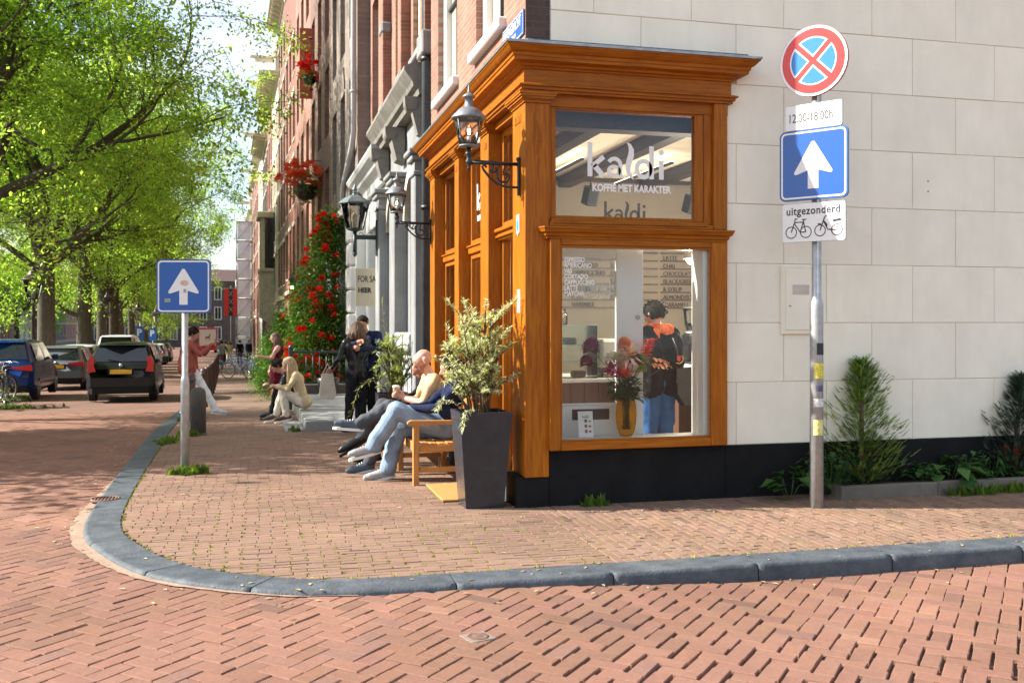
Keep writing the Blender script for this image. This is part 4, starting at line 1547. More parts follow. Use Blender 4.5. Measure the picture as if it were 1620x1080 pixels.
flower('deep magenta rose highest at the left of the bouquet', 'magenta rose', .655, 1.352, .08, (.20, .005, .06), (.36, .02, .13), 'ball', .052)
flower('smaller magenta rose lower left in the bouquet', 'magenta rose', .62, 1.225, .10, (.20, .005, .06), (.36, .02, .13), 'ball', .04)
flower('bright orange flower at the top of the bouquet', 'orange flower', .955, 1.38, .05, (.72, .16, .01), (.85, .34, .03), 'ball', .04)
flower('pale pink spidery chrysanthemum in the middle of the bouquet', 'pale chrysanthemum', .985, 1.275, .03, (.72, .42, .33), (.85, .62, .48), 'spider', .085)
flower('purplish pink chrysanthemum low in the bouquet', 'pink chrysanthemum', .83, 1.17, .02, (.42, .03, .12), (.62, .16, .27), 'spider', .062)
flower('cream white bloom left of the pale chrysanthemum', 'cream flower', .90, 1.245, .10, (.65, .66, .42), (.8, .8, .6), 'ball', .04)
flower('dark plum flower right of the middle of the bouquet', 'plum flower', 1.055, 1.255, .06, (.035, .012, .03), (.09, .04, .07), 'ball', .036)
flower('tall red gladiolus spike leaning to the right', 'red gladiolus', 1.235, 1.42, .12, (.72, .035, .012), (.85, .13, .05), 'spike', .046)
flower('orange alstroemeria spray reaching out to the right', 'orange spray', 1.35, 1.19, .04, (.75, .14, .01), (.85, .42, .06), 'cluster', .034)
flower('soft orange lily hanging low in front', 'orange lily', 1.01, 1.13, .0, (.70, .28, .10), (.85, .5, .26), 'lily', .06)
flower('lime green bloom right of the plum flower', 'green flower', 1.135, 1.24, .08, (.25, .38, .05), (.42, .52, .12), 'ball', .034)
flower('coral pink rose in the front of the bouquet above the rim', 'coral rose', .93, 1.13, -.0, (.62, .12, .10), (.8, .3, .22), 'ball', .04)
flower('white daisy like bloom at the left front of the bouquet', 'white flower', .80, 1.26, .0, (.7, .68, .6), (.82, .8, .74), 'spider', .045)
flower('lime green bloom low on the right of the bouquet', 'green flower', 1.12, 1.16, .06, (.25, .38, .05), (.42, .52, .12), 'ball', .03)
t = thing('leaf_sprig', 'dark leafy greenery filling the bouquet above the vase rim', 'greenery', (VX, VY, VZ + .34))
tints = []; b = MB()
for k in range(210):
    a = rgf.uniform(0, 2 * pi); e = rgf.uniform(-.15, 1.2); r_ = rgf.uniform(.0, .16)
    q = Vector((r_ * cos(a) * cos(e), r_ * sin(a) * cos(e) * .5, r_ * sin(e) * 1.4))
    leaf_mesh(b, q, (cos(a), sin(a) * .5, rgf.uniform(-.3, .8)), rgf.uniform(.06, .12), rgf.uniform(.045, .08), curl=.3, tints=tints, tv=rgf.random())
b.build('leaf', M_LEAFD, t, tint=np.array(tints))
P('stems', M_STEM, lambda b: [b.tube([(rgf.uniform(-.03, .03), rgf.uniform(-.03, .03), -.28), (rgf.uniform(-.03, .03), rgf.uniform(-.02, .02), 0)], .004, 6) for _ in range(9)], t)

t = thing('menu_card', 'white folded drinks card standing at the left of the window sill', 'card', (.60, .06, .574))
P('sheet', M_WHITE, lambda b: b.obox((0, 0, .115), (.135, .004, .225), (-.16, 0, 0)), t)
CM = Matrix.Translation((0, 0, .115)) @ Euler((-.16, 0, 0)).to_matrix().to_4x4()
kaldi('logo_lettering', M_DKLETTER, t, CM @ plane_M((-.028, -.0031, .055), (1, 0, 0), (0, 0, 1)), .024)
for k, zz in enumerate((.015, -.03, -.075)):
    def _pic(b):
        b.M = CM
        b.box(-.01, -.004, zz, .012, -.0022, zz + .028); b.box(.026, -.004, zz + .004, .048, -.0022, zz + .014 + .006 * (k > 0))
    P('printed_picture', mat('print_%d' % k, ((.05, .06, .03), (.35, .05, .03), (.3, .08, .06))[k], .6, .5, 120), _pic, t)
# ================================================================== CANAL HOUSES
M_PINKB = mat_brick('warm_brick', (.30, .135, .095), (.37, .175, .125), (.28, .2, .16), .215, .062, 'yz')
M_BROWNB = mat_brick('brown_brick', (.17, .082, .058), (.24, .12, .085), (.2, .16, .13), .215, .062, 'yz')
M_GREYB = mat_brick('weathered_brick', (.21, .165, .135), (.27, .215, .18), (.2, .17, .15), .215, .062, 'yz')
M_REDB = mat_brick('red_brick', (.22, .075, .05), (.28, .10, .068), (.22, .17, .14), .215, .062, 'yz')
M_DARKB = mat_brick('dark_brick', (.06, .037, .032), (.095, .058, .046), (.13, .11, .1), .215, .062, 'yz')
M_CREAMP = mat('cream_window_paint', (.62, .56, .45), .5, .08, 3, dirt=.25)
M_SAND = mat('pale_sandstone', (.50, .44, .34), .8, .2, 4, bump=.35, bscale=30, dirt=.55, dscale=1.5)
M_GREYST = mat('grey_bluestone_front', (.22, .225, .225), .75, .22, 3.5, stretch=(1, 1, .35), bump=.3, bscale=50, dirt=.5, dscale=1.6)
M_ROOFT = mat('dark_roof_tiles', (.09, .05, .04), .8, .3, 8)
M_REDPAINT = mat('faded_red_paint', (.42, .085, .06), .6, .12, 4, dirt=.3)
M_GREYW = mat('pale_grey_paint', (.40, .41, .41), .6, .08, 3, dirt=.35)
_wc = {}


def win_proto(w, h, glass, fm, nx, nz, fr, sill_mat):
    key = (round(w, 2), round(h, 2), glass.name, fm.name, nx, nz, sill_mat.name if sill_mat else '')
    if key in _wc: return _wc[key]
    tmp = bpy.data.objects.new('tmp', None)
    f = sash_window(tmp, 0, w, 0, h, 0, nx, nz, fr=fr, glass=glass, fmat=fm, sill=sill_mat is not None, sill_mat=sill_mat, dark=False)
    meshes = [(f.name.split('.')[0], f.data)] + [(c.name.split('.')[0], c.data) for c in f.children]
    for c in list(f.children): bpy.data.objects.remove(c)
    bpy.data.objects.remove(f); bpy.data.objects.remove(tmp)
    _wc[key] = meshes
    return meshes


def put_window(root, y, z, x, w, h, glass, fm, nx=2, nz=3, fr=.12, sill_mat=None):
    ms = win_proto(w, h, glass, fm, nx, nz, fr, sill_mat)
    f = share_data(ms[0][1], 'window', root, (x, y, z))
    for nm, me in ms[1:]:
        share_data(me, nm, f, (0, 0, 0))
    return f


def share_data(me, name, parent, loc):
    o = bpy.data.objects.new(name, me); COL.objects.link(o); o.parent = parent; o.location = loc
    return o


HOUSE = {}


def house(key, label, y0, y1, H, wall, nwin, storeys, fm=None, trim=None, glass=None, cornice=.45, winw=1.0, setb=0.0, gtop=4.2, gmat=None,
          ground='windows', opposite=False, x0=None, lintel=True, recess=.16, gable=False, deep=9.0, chimney=True, sill_mat=None):
    fm = fm or M_CREAMP; trim = trim or M_SAND; glass = glass or M_DARKGLASS
    sill_mat = sill_mat or trim
    W = y1 - y0
    if opposite:
        loc = (x0, y1, hgt(y0)); rz = pi + math.atan(.034)
    else:
        xa, xb = bendx(y0), bendx(y1)
        loc = (xa + setb, y0, hgt((y0 + y1) / 2)); rz = math.asin(-(xb - xa) / hypot(xb - xa, W))
    t = thing('canal_house', label, 'house', loc, rz)
    HOUSE[key] = t
    holes = []; wins = []
    bay = W / nwin
    for si, (zs, zt) in enumerate(storeys):
        for i in range(nwin):
            yc = bay * (i + .5)
            holes.append((yc - winw / 2, yc + winw / 2, zs, zt)); wins.append((yc, zs, zt))
    gholes = []
    if ground == 'windows':
        for i in range(nwin):
            yc = bay * (i + .5)
            if i == nwin // 2 and nwin > 1:
                gholes.append((yc - .55, yc + .55, .15, 3.4))
            else:
                gholes.append((yc - winw / 2, yc + winw / 2, .9, 3.3))
    P('wall', wall, lambda b: wall_open(b, .0, W, gtop, H, 0, .35, holes), t)
    if ground == 'windows':
        P('ground_storey', gmat or wall, lambda b: wall_open(b, .0, W, -1.5, gtop - .003, -.02, .35, gholes), t)
        for i, h in enumerate(gholes):
            if h[2] < .5:
                d = P('door', mat('dark_green_door', (.012, .03, .022), .3, .2, 4, coat=.4), lambda b: (b.box(.14, h[0] + .06, h[2], .19, h[1] - .06, 2.5, .01), b.box(.12, h[0] + .2, h[2] + .3, .15, h[1] - .2, 1.1, .01), b.box(.12, h[0] + .2, 1.3, .15, h[1] - .2, 2.3, .01)), t)
                P('door_frame', fm, lambda b: (b.box(.10, h[0], h[2], .2, h[0] + .06, h[3]), b.box(.10, h[1] - .06, h[2], .2, h[1], h[3]), b.box(.10, h[0] + .06, 2.5, .2, h[1] - .06, 2.6), b.box(.10, h[0] + .06, h[3] - .08, .2, h[1] - .06, h[3])), d)
                P('fanlight', glass, lambda b: b.box(.15, h[0] + .06, 2.6, .16, h[1] - .06, h[3] - .08), d)
            else:
                put_window(t, h[0], h[2], recess - .04, h[1] - h[0], h[3] - h[2], glass, fm, 2, 2, .11, sill_mat)
    for (yc, zs, zt) in wins:
        put_window(t, yc - winw / 2, zs, recess - .04, winw, zt - zs, glass, fm, 2, 3 if zt - zs > 1.7 else 2, .12, sill_mat)
        if lintel:
            P('lintel', trim, lambda b: b.box(-.05, yc - winw / 2 - .12, zt + .003, .2, yc + winw / 2 + .12, zt + .22, .015), t)
    P('belt_course', trim, lambda b: b.box(-.09, -.0, gtop - .12, -.021, W, gtop + .1, .02), t)
    c = cornice
    P('cornice', fm, lambda b: b.sweep([(-.3, H - .5), (.06, H - .5), (.08, H - .4), (.10, H - .2), (c * .6, H - .16), (c, H - .05), (c, H + .04), (-.3, H + .10)], [(0, W + .0), (0, 0)]), t)
    n = max(3, int(W / .8))
    for i in range(n):
        yy = W * (i + .5) / n
        P('bracket', fm, lambda b: b.prism([(-.10, H - .48), (-.10, H - .18), (-c * .85, H - .17), (-c * .8, H - .25), (-.2, H - .42)], yy - .06, yy + .06, 'xz'), t)
    P('rear_wall', wall, lambda b: (b.box(.36, 0, -1, deep, .02, H), b.box(.36, W - .02, -1, deep, W, H), b.box(deep - .02, .02, -1, deep, W - .02, H)), t)
    P('dark_interior', mat('dark_room', (.035, .03, .026), .9, .2, 2), lambda b: b.box(.9, .03, -1, .95, W - .03, H), t)
    r_ = P('roof', M_ROOFT, lambda b: b.prism([(.3, H + .1), (deep, H + .1), (deep * .5, H + 2.6)], 0.02, W - .02, 'xz'), t)
    if chimney:
        P('chimney', wall, lambda b: b.box(2.0, W - .9, H + .3, 2.7, W - .2, H + 2.6), r_)
    if gable:
        P('dormer', fm, lambda b: (b.box(-.05, W / 2 - 1.0, H + .1, 2.2, W / 2 + 1.0, H + 1.9, .02), b.prism([(W / 2 - 1.25, H + 1.9), (W / 2 + 1.25, H + 1.9), (W / 2, H + 2.9)], -.15, 2.2, 'yz')), r_)
        P('hoist_beam', fm, lambda b: (b.box(-1.2, W / 2 - .1, H + 1.45, -.05, W / 2 + .1, H + 1.7, .02), b.box(-1.5, W / 2 - .22, H + 1.7, .0, W / 2 + .22, H + 1.82, .02)), r_)
    return t


S4 = [(4.9, 7.4), (8.3, 10.7), (11.5, 13.6)]
S5 = [(4.7, 6.9), (7.9, 10.0), (10.9, 12.9), (13.9, 15.5)]
# B and further on
hB = house('B', 'narrow pink brick house with white portal and broad white cornice over its door', 10.25, 14.4, 17.5, M_PINKB, 2, [(5.6, 8.9), (9.9, 12.6), (13.4, 15.8)], fm=M_GREYW, trim=M_WHITE, winw=1.15, setb=.28, gtop=5.2, ground='portal', lintel=False, recess=.2)
hC = house('C', 'tall weathered grey brown brick house with deep windows behind the white drainpipe', 14.4, 21.4, 18.5, M_GREYB, 3, [(5.0, 7.9), (8.9, 11.4), (12.4, 14.6), (15.5, 17.2)], winw=1.25, recess=.3, gtop=4.4, gmat=M_WHITE, ground='rustic', lintel=False)
hD = house('D', 'brown brick house behind the climbing rose with cream sash windows', 21.4, 28.8, 18.0, M_BROWNB, 3, S5, winw=1.3, recess=.25, gtop=4.0, lintel=False)
hE = house('E', 'pinkish brick warehouse house with large red shutters and flower basket', 28.8, 36.5, 19.0, M_PINKB, 3, S5, winw=1.35, recess=.25, gtop=4.0, lintel=False, trim=M_WHITE)
hF = house('F', 'dark red brick house with tall cream windows beyond the red shutters', 36.5, 44.0, 19.5, M_REDB, 3, S5, winw=1.3, gtop=4.0)
hG = house('G', 'brown brick canal house with high cream cornice at the skyline', 44.0, 51.5, 20.0, M_BROWNB, 3, S5 + [(16.6, 18.2)], winw=1.3, gtop=4.0, cornice=.7)
hH = house('H', 'ornate pale sandstone front with a projecting bay window', 51.5, 59.0, 17.6, M_SAND, 3, S5, winw=1.2, gtop=4.0, cornice=1.1, gable=True)
hI = house('I', 'red brown house with pale dormer and hoist beam beyond the sandstone front', 59.0, 67.0, 18.0, M_REDB, 3, S5, winw=1.2, gtop=4.0, cornice=.8, gable=True)
hJ = house('J', 'dark brick canal house with a heavy grey cornice', 67.0, 76.0, 17.0, M_DARKB, 4, S5, winw=1.1, gtop=4.0, cornice=1.0)
hK = house('K', 'pale plastered canal house with hoist beam far along the row', 76.0, 86.0, 18.0, M_CREAMP, 4, S5, winw=1.1, gtop=4.0, cornice=.7, gable=True)
hL = house('L', 'red brick house in the far part of the row', 86.0, 97.0, 17.6, M_REDB, 4, S5, winw=1.1, gtop=4.0, cornice=.6)
hM = house('M', 'brown brick house behind the scaffold tower', 97.0, 110.0, 18.5, M_BROWNB, 5, S5, winw=1.1, gtop=4.0, gable=True)
hN = house('N', 'grey house with white dormer near the far end of the street', 110.0, 124.0, 16.8, M_GREYB, 5, S5, winw=1.1, gtop=4.0, gable=True)
hO = house('O', 'farthest brown brick house of the right hand row', 124.0, 145.0, 17.5, M_BROWNB, 6, S5, winw=1.2, gtop=4.0)

# ---- B: white portal
def _bp(b):
    b.box(-.10, .0, -.6, .34, .42, 4.55, .02); b.box(-.10, 3.73, -.6, .34, 4.15, 4.55, .02)
    b.box(-.05, .42, 3.9, .34, 3.73, 4.55, .01)
P('portal', M_WHITE, _bp, hB)
P('entablature', M_GREYW, lambda b: b.sweep([(-.3, 4.555), (.05, 4.555), (.07, 4.72), (.10, 4.75), (.20, 4.83), (.22, 4.88), (.34, 4.97), (.38, 5.04), (.38, 5.09), (-.3, 5.19)], [(0.0, 4.4), (-.10, 4.4), (-.10, -.02), (0, -.02)]), hB)
P('portal_panel', M_GREYW, lambda b: (b.box(.12, .45, -.6, .18, 1.5, 3.9), b.box(.12, 2.75, -.6, .18, 3.7, 3.9)), hB)
P('doorway', mat('dark_doorway', (.03, .032, .03), .6, .3, 3), lambda b: b.box(.16, 1.5, -.6, .22, 2.75, 3.9), hB)
P('door_post', M_GREYW, lambda b: (b.box(.05, 1.42, -.6, .2, 1.56, 3.9, .01), b.box(.05, 2.69, -.6, .2, 2.83, 3.9, .01)), hB)
# ---- C: white rusticated ground floor, one piece per block
zz = -.5; r = 0
while zz < 4.2:
    for (ya, yb_) in ((.25, 1.15), (2.35, 3.1), (4.1, 4.85), (6.0, 6.85)):
        P('rusticated_block', M_WHITE, lambda b: b.box(-.16, ya + (.08 if r % 2 else 0), zz + .015, .3, yb_ - (.08 if r % 2 else 0), zz + .52, .035), hC)
    zz += .545; r += 1
P('ground_wall', M_WHITE, lambda b: wall_open(b, 0, 7.0, -1.2, 4.4, -.02, .3, [(1.3, 2.2, .8, 3.6), (3.25, 3.95, 0, 3.4), (5.0, 5.8, .8, 3.6)]), hC)
put_window(hC, 1.3, .8, .08, .9, 2.8, M_DARKGLASS, M_GREYW, 1, 2, .1, M_SAND)
put_window(hC, 5.0, .8, .08, .8, 2.8, M_DARKGLASS, M_GREYW, 1, 2, .1, M_SAND)
P('door', mat('dark_green_door', (.012, .03, .022), .3), lambda b: b.box(.1, 3.25, 0, .15, 3.95, 3.4), hC)
P('ledge', M_WHITE, lambda b: b.sweep([(-.2, 4.41), (.06, 4.41), (.10, 4.55), (.22, 4.6), (.26, 4.72), (-.2, 4.78)], [(0, 7.0), (0, 0)]), hC)
for i in range(10):
    P('wall_anchor', M_IRON, lambda b: b.bar((-.03, .35 + (i % 2) * 2.35 + (i // 2 % 2) * 2.3, 5.7 + i * 1.1), (-.03, .35 + (i % 2) * 2.35 + (i // 2 % 2) * 2.3 + .25, 6.3 + i * 1.1), .03, .02), hC)
# white drainpipe
t = thing('drainpipe', 'white drainpipe between the pink brick and grey brick houses', 'drainpipe', (-.10, 14.42, 5.3))
P('pipe', M_GREYW, lambda b: b.tube([(-.02, 2.9, -.75), (-.02, 2.7, -.3), (-.02, .2, .3), (0, 0, .6), (0, 0, 11.6)], .065, 10), t)
for zz in (1.5, 4.0, 6.5, 9):
    P('pipe_clamp', M_GREYW, lambda b: b.lathe([(.08, -.03), (.085, 0), (.08, .03)], 10, (0, 0, zz)), t)

# ---- A: grey stone ground floor, brick above
A = thing('canal_house', 'brick house with grey stone ground floor and brown pilasters next to the shop', 'house', (0, 4.86, hgt(7.4)))
AY = 5.36; HA = 16.5
M_WEATH = mat('weathered_beige_stone', (.20, .185, .16), .85, .25, 4, bump=.4, bscale=40, dirt=.7, dscale=2.5)
ah = [(1.0, 2.15, 5.75, 8.6), (3.05, 4.2, 5.75, 8.6), (1.0, 2.15, 9.8, 12.3), (3.05, 4.2, 9.8, 12.3), (1.0, 2.15, 13.2, 15.2), (3.05, 4.2, 13.2, 15.2)]
P('wall', M_BRICKW, lambda b: wall_open(b, .0, AY, 5.3, HA, .14, .5, ah), A)
for h in ah:
    put_window(A, h[0], h[2], .22, h[1] - h[0], h[3] - h[2], M_CURTAIN, M_CREAMP, 2, 2, .16, M_GREYST)
for (ya, yb_) in ((.12, .48), (2.42, 2.75), (4.75, 5.08)):
    P('pilaster', M_BRICKW, lambda b: (b.box(-.02, ya, 5.3, .16, yb_, HA - .3, .01)), A)
    P('pilaster_base', M_GREYST, lambda b: (b.box(-.06, ya - .05, 5.3, .17, yb_ + .05, 5.62, .02), b.box(-.05, ya - .04, 6.9, .15, yb_ + .04, 7.1, .03), b.box(-.05, ya - .04, 8.5, .15, yb_ + .04, 8.7, .03)), A)
P('stone_front', M_GREYST, lambda b: wall_open(b, .42, AY, -1.0, 5.0, .12, .55, [(1.0, 2.3, .95, 3.6), (3.5, 4.5, -.2, 3.6)]), A)
def _arch(yc, w, z0):
    def f(b):
        n = 12
        for i in range(n):
            a0, a1 = pi * i / n, pi * (i + 1) / n
            ri, ro = w / 2, w / 2 + .16
            b.prism([(yc + ri * cos(a0), z0 + ri * sin(a0)), (yc + ro * cos(a0), z0 + ro * sin(a0)), (yc + ro * cos(a1), z0 + ro * sin(a1)), (yc + ri * cos(a1), z0 + ri * sin(a1))], .02, .14, 'yz')
    return f
P('arch', M_SAND, _arch(1.65, 1.3, 3.25), A)
P('arch', M_SAND, _arch(4.0, 1.05, 3.3), A)
P('arch_panel', M_DARKGLASS, lambda b: (b.prism([(1.65 + .63 * cos(pi * i / 12), 3.25 + .63 * sin(pi * i / 12)) for i in range(13)], .095, .115, 'yz'), b.prism([(4.0 + .5 * cos(pi * i / 12), 3.3 + .5 * sin(pi * i / 12)) for i in range(13)], .095, .115, 'yz')), A)
w = put_window(A, 1.0, 1.0, .24, 1.3, 2.3, M_CURTAIN, M_CREAMP, 1, 2, .14, None)
P('window_sill', M_GREYW, lambda b: b.box(-.12, .92, 1.28, .13, 2.38, 1.55, .02), A)
P('apron_panel', M_GREYW, lambda b: (b.box(.0, 1.0, -.6, .125, 2.3, 1.27, .015), b.box(-.03, 1.12, .1, .005, 2.18, 1.1, .02)), A)
P('door', M_GREYW, lambda b: (b.box(.26, 3.5, -.2, .32, 4.5, 3.3, .01), b.box(.235, 3.65, .2, .27, 4.35, 1.3, .02), b.box(.235, 3.65, 1.5, .27, 4.35, 2.9, .02)), A)
for (ya, yb_) in ((.44, .80), (2.62, 3.18), (4.66, 5.2)):
    p = P('stone_pilaster', M_GREYST, lambda b: (b.box(-.10, ya, -.9, .125, yb_, 3.72, .015), b.box(-.14, ya - .04, -.9, .12, yb_ + .04, .35, .02)), A)
    P('capital', M_GREYST, lambda b: (b.box(-.12, ya - .02, 3.72, .12, yb_ + .02, 3.78, .01), b.box(-.15, ya - .05, 3.92, .12, yb_ + .05, 4.0, .015), b.box(-.19, ya - .09, 4.0, .12, yb_ + .09, 4.08, .015), b.box(-.10, ya, 3.78, .12, yb_, 3.92)), p)
    P('console', M_WEATH, lambda b: (b.prism([(.1, 4.25), (-.04, 4.3), (-.12, 4.62), (-.22, 4.72), (-.22, 4.82), (.1, 4.82)], ya + .1, yb_ - .1, 'xz'), b.tube([(-.13, ya + .08, 4.72), (-.13, yb_ - .08, 4.72)], .09, 12)), A)
P('entablature', M_WEATH, lambda b: b.sweep([(-.3, 4.83), (.06, 4.83), (.08, 4.9), (.14, 4.94), (.16, 5.0), (.22, 5.08), (.27, 5.15), (.27, 5.2), (.15, 5.25), (-.3, 5.32)], [(.02, AY), (.02, .40)]), A)
P('cornice', M_CREAMP, lambda b: b.sweep([(-.3, HA - .5), (.06, HA - .5), (.10, HA - .2), (.4, HA - .1), (.45, HA), (-.3, HA + .1)], [(.14, AY), (.14, 0)]), A)
P('side_walls', M_BRICKW, lambda b: (b.box(.56, 0, -1, 9, .02, HA), b.box(.56, AY - .02, -1, 9, AY, HA), b.box(8.9, .03, -1, 9, AY - .03, HA)), A)
P('dark_interior', mat('dark_room', (.035, .03, .026), .9), lambda b: b.box(.9, .03, -1, .95, AY - .03, HA), A)
P('roof', M_ROOFT, lambda b: b.prism([(.3, HA + .1), (9, HA + .1), (4.5, HA + 2.6)], 0.02, AY - .02, 'xz'), A)
t = thing('drainpipe', 'dark drainpipe in the corner between the shop and the grey stone house', 'drainpipe', (.03, 5.06, hgt(5)))
P('pipe', mat('dark_pipe', (.05, .055, .06), .5, .3, 8), lambda b: b.tube([(0, 0, 0), (0, 0, 16)], .07, 10), t)
for zz in (1.2, 3.2, 5.2, 7.4):
    P('pipe_clamp', M_IRON, lambda b: b.lathe([(.085, -.03), (.09, 0), (.085, .03)], 10, (0, 0, zz)), t)
P('stone_strip', M_GREYST, lambda b: b.box(.13, .0, -.9, .5, .42, 5.3), A)

# ---- sandstone bay window on H
P('bay_window', M_SAND, lambda b: (b.prism([(0, 2.6), (-.9, 3.2), (-.9, 6.0), (0, 6.0)], 4.2, 6.6, 'xz'), b.box(-.95, 4.1, 6.0, 0, 6.7, 6.25, .04), b.box(-.85, 4.25, 6.25, -.6, 4.6, 9.4), b.box(-.85, 6.2, 6.25, -.6, 6.55, 9.4), b.box(-1.05, 4.0, 9.4, 0, 6.8, 9.8, .05)), hH)
P('bay_glass', M_DARKGLASS, lambda b: (b.box(-.75, 4.6, 6.25, -.7, 6.2, 9.4), b.box(-.7, 4.28, 6.25, 0, 4.32, 9.4)), hH)

# ---- red shutters on E, standing open at right angles to the front
sx = 0
for (yy, za, zb, lab) in ((27.6, 9.5, 12.0, 'large faded red shutter standing open high on the brick house'),):
    t = thing('red_shutter', lab, 'shutter', (bendx(yy) - .02, yy, za))
    H_ = zb - za
    P('board', M_REDPAINT, lambda b: (b.box(-.46, -.03, 0, 0, .03, H_, .008)), t)
    P('panel', M_REDPAINT, lambda b: (b.box(-.40, -.045, .25, -.08, -.028, H_ * .48, .01), b.box(-.40, -.045, H_ * .53, -.08, -.028, H_ - .25, .01)), t)
    P('hinge', M_IRON, lambda b: (b.box(-.1, -.055, .3, .02, -.03, .36), b.box(-.1, -.055, H_ - .4, .02, -.03, H_ - .34)), t)

# ---- opposite bank of the canal
OX = QX - CANW - 7.5
specs = [(80 + 21 * i, 101 + 21 * i, m_, H_) for i, (m_, H_) in enumerate(((M_BROWNB, 16), (M_REDB, 15), (M_DARKB, 17), (M_GREYB, 15.5), (M_BROWNB, 17), (M_REDB, 16), (M_SAND, 15), (M_BROWNB, 16), (M_DARKB, 17), (M_REDB, 15)))]
desc = ['brown brick', 'red brick', 'dark brick', 'grey brown brick', 'tall brown brick', 'broad red brick', 'pale plastered', 'wide brown brick', 'long dark brick', 'farthest red brick']
for i, (a, c, m_, H_) in enumerate(specs):
    house('opp%d' % i, '%s house across the canal glimpsed between the tree trunks' % desc[i], a, c, H_, m_, 4, S4, winw=1.3, opposite=True, x0=OX + bendx((a + c) / 2), gtop=4.0, lintel=False, chimney=False, fm=M_WHITE)
# building closing the view at the end of the street
E_ = thing('brick_building', 'brown brick building with white windows closing the end of the street', 'building', (-30, 168, hgt(168)))
P('wall', M_DARKB, lambda b: b.box(0, 0, -1, 24, 8, 11.2), E_)
for si, zs in enumerate((1.2, 4.6, 8.0)):
    for i in range(9):
        f = P('window', M_WHITE, lambda b: (b.box(1.0 + i * 2.4, -.06, zs, 2.2 + i * 2.4, .02, zs + 2.2)), E_)
        P('pane', M_DARKGLASS, lambda b: (b.box(1.12 + i * 2.4, -.075, zs + .1, 1.56 + i * 2.4, -.05, zs + 2.1), b.box(1.64 + i * 2.4, -.075, zs + .1, 2.08 + i * 2.4, -.05, zs + 2.1)), f)
P('roof', M_ROOFT, lambda b: b.prism([(-.3, 11.2), (8.3, 11.2), (4, 13.4)], 0, 24, 'yz'), E_)
# ================================================================== STREET FURNITURE AND PLANTS
# ---- wall lanterns ------------------------------------------------------
M_CLEARL = mat_glass('lantern_glass', (.93, .95, .95), 1.3)
M_FLAME = mat('lit_filament', (1.0, .72, .35), .4, .02, 3, emit=6.0)
M_LTOP = mat('grey_lantern_metal', (.20, .21, .22), .5, .25, 14, metal=.5, bump=.2)


def wall_lantern(label, x, y, z, arm):
    """Round gas-style lantern on a scrolled iron bracket; (x, y, z) is the wall end of the arm, pointing to -x."""
    t = thing('wall_lantern', label, 'lantern', (x, y, z), 0, 'gas style lanterns on the shop front')
    br = P('bracket', M_IRON, lambda b: (b.box(-.022, -.018, -.27, .0, .018, .05, .004), b.box(-.03, -.022, .03, .002, .022, .06, .006), b.tube([(-.01, 0, 0), (-arm, 0, 0)], .016, 10), b.tube([(-.02, 0, .005), (-arm * .9, 0, .018)], .008, 8)), t)
    def _scroll(b):
        A_ = arm
        b.tube([(-.02, 0, -.20), (-.12, 0, -.20), (-.20, 0, -.175), (-.27, 0, -.12), (-.32, 0, -.06), (-.335, 0, -.03), (-.31, 0, -.02), (-.295, 0, -.04)], .011, 7)
        sp = [(-.135 + (.078 - .0085 * k) * cos(2.6 + k * .8), 0, -.105 + (.078 - .0085 * k) * sin(2.6 + k * .8)) for k in range(9)]
        b.tube(sp, .012, 7)
        sp = [(-.245 + (.04 - .006 * k) * cos(.6 - k * .8), 0, -.055 + (.04 - .006 * k) * sin(.6 - k * .8)) for k in range(6)]
        b.tube(sp, .009, 6)
        for k in range(4):
            b.tube([(-.08 - .05 * k, 0, -.01), (-.10 - .05 * k, 0, -.06 - .02 * (k % 2))], .007, 5)
    P('scrollwork', M_IRON, _scroll, br)
    P('stem', M_IRON, lambda b: b.lathe([(0, -.075), (.012, -.06), (.016, -.045), (.010, -.03), (.026, -.01), (.03, .01), (.018, .03), (.03, .06), (.034, .075), (.018, .10), (.02, .125)], 14, (-arm, 0, 0)), t)
    P('cage', M_LTOP, lambda b: (b.lathe([(.05, .125), (.088, .13), (.09, .142), (.05, .15)], 16, (-arm, 0, 0)), [b.tube([(-arm + .085 * cos(k * pi / 2 + .6), .085 * sin(k * pi / 2 + .6), .14), (-arm + .135 * cos(k * pi / 2 + .6), .135 * sin(k * pi / 2 + .6), .375)], .005, 5) for k in range(4)]), t)
    P('glass_cylinder', M_CLEARL, lambda b: b.lathe([(.082, .143), (.13, .372)], 24, (-arm, 0, 0)), t)
    P('burner', M_WHITE, lambda b: b.lathe([(.018, .145), (.018, .21), (.012, .22)], 10, (-arm, 0, 0)), t)
    P('filament_bulb', M_CLEARL, lambda b: b.lathe([(.012, .22), (.03, .25), (.034, .275), (.02, .31), (0, .32)], 14, (-arm, 0, 0)), t)
    P('filament', M_FLAME, lambda b: b.tube([(-arm - .01, 0, .235), (-arm - .006, .006, .285), (-arm + .006, -.006, .285), (-arm + .01, 0, .235)], .0025, 5), t)
    P('hood', M_LTOP, lambda b: b.lathe([(.148, .366), (.152, .374), (.15, .385), (.105, .43), (.085, .452), (.05, .468), (.036, .475), (.036, .545), (.055, .55), (.058, .56), (.03, .583), (.012, .595), (.008, .63), (.004, .66), (0, .665)], 26, (-arm, 0, 0)), t)
    return t


wall_lantern('black scrolled wall lantern nearest the corner of the shop front', .028, .14, 2.94, .45)
wall_lantern('black scrolled wall lantern at the far end of the shop front', .028, 4.72, 2.87, .45)

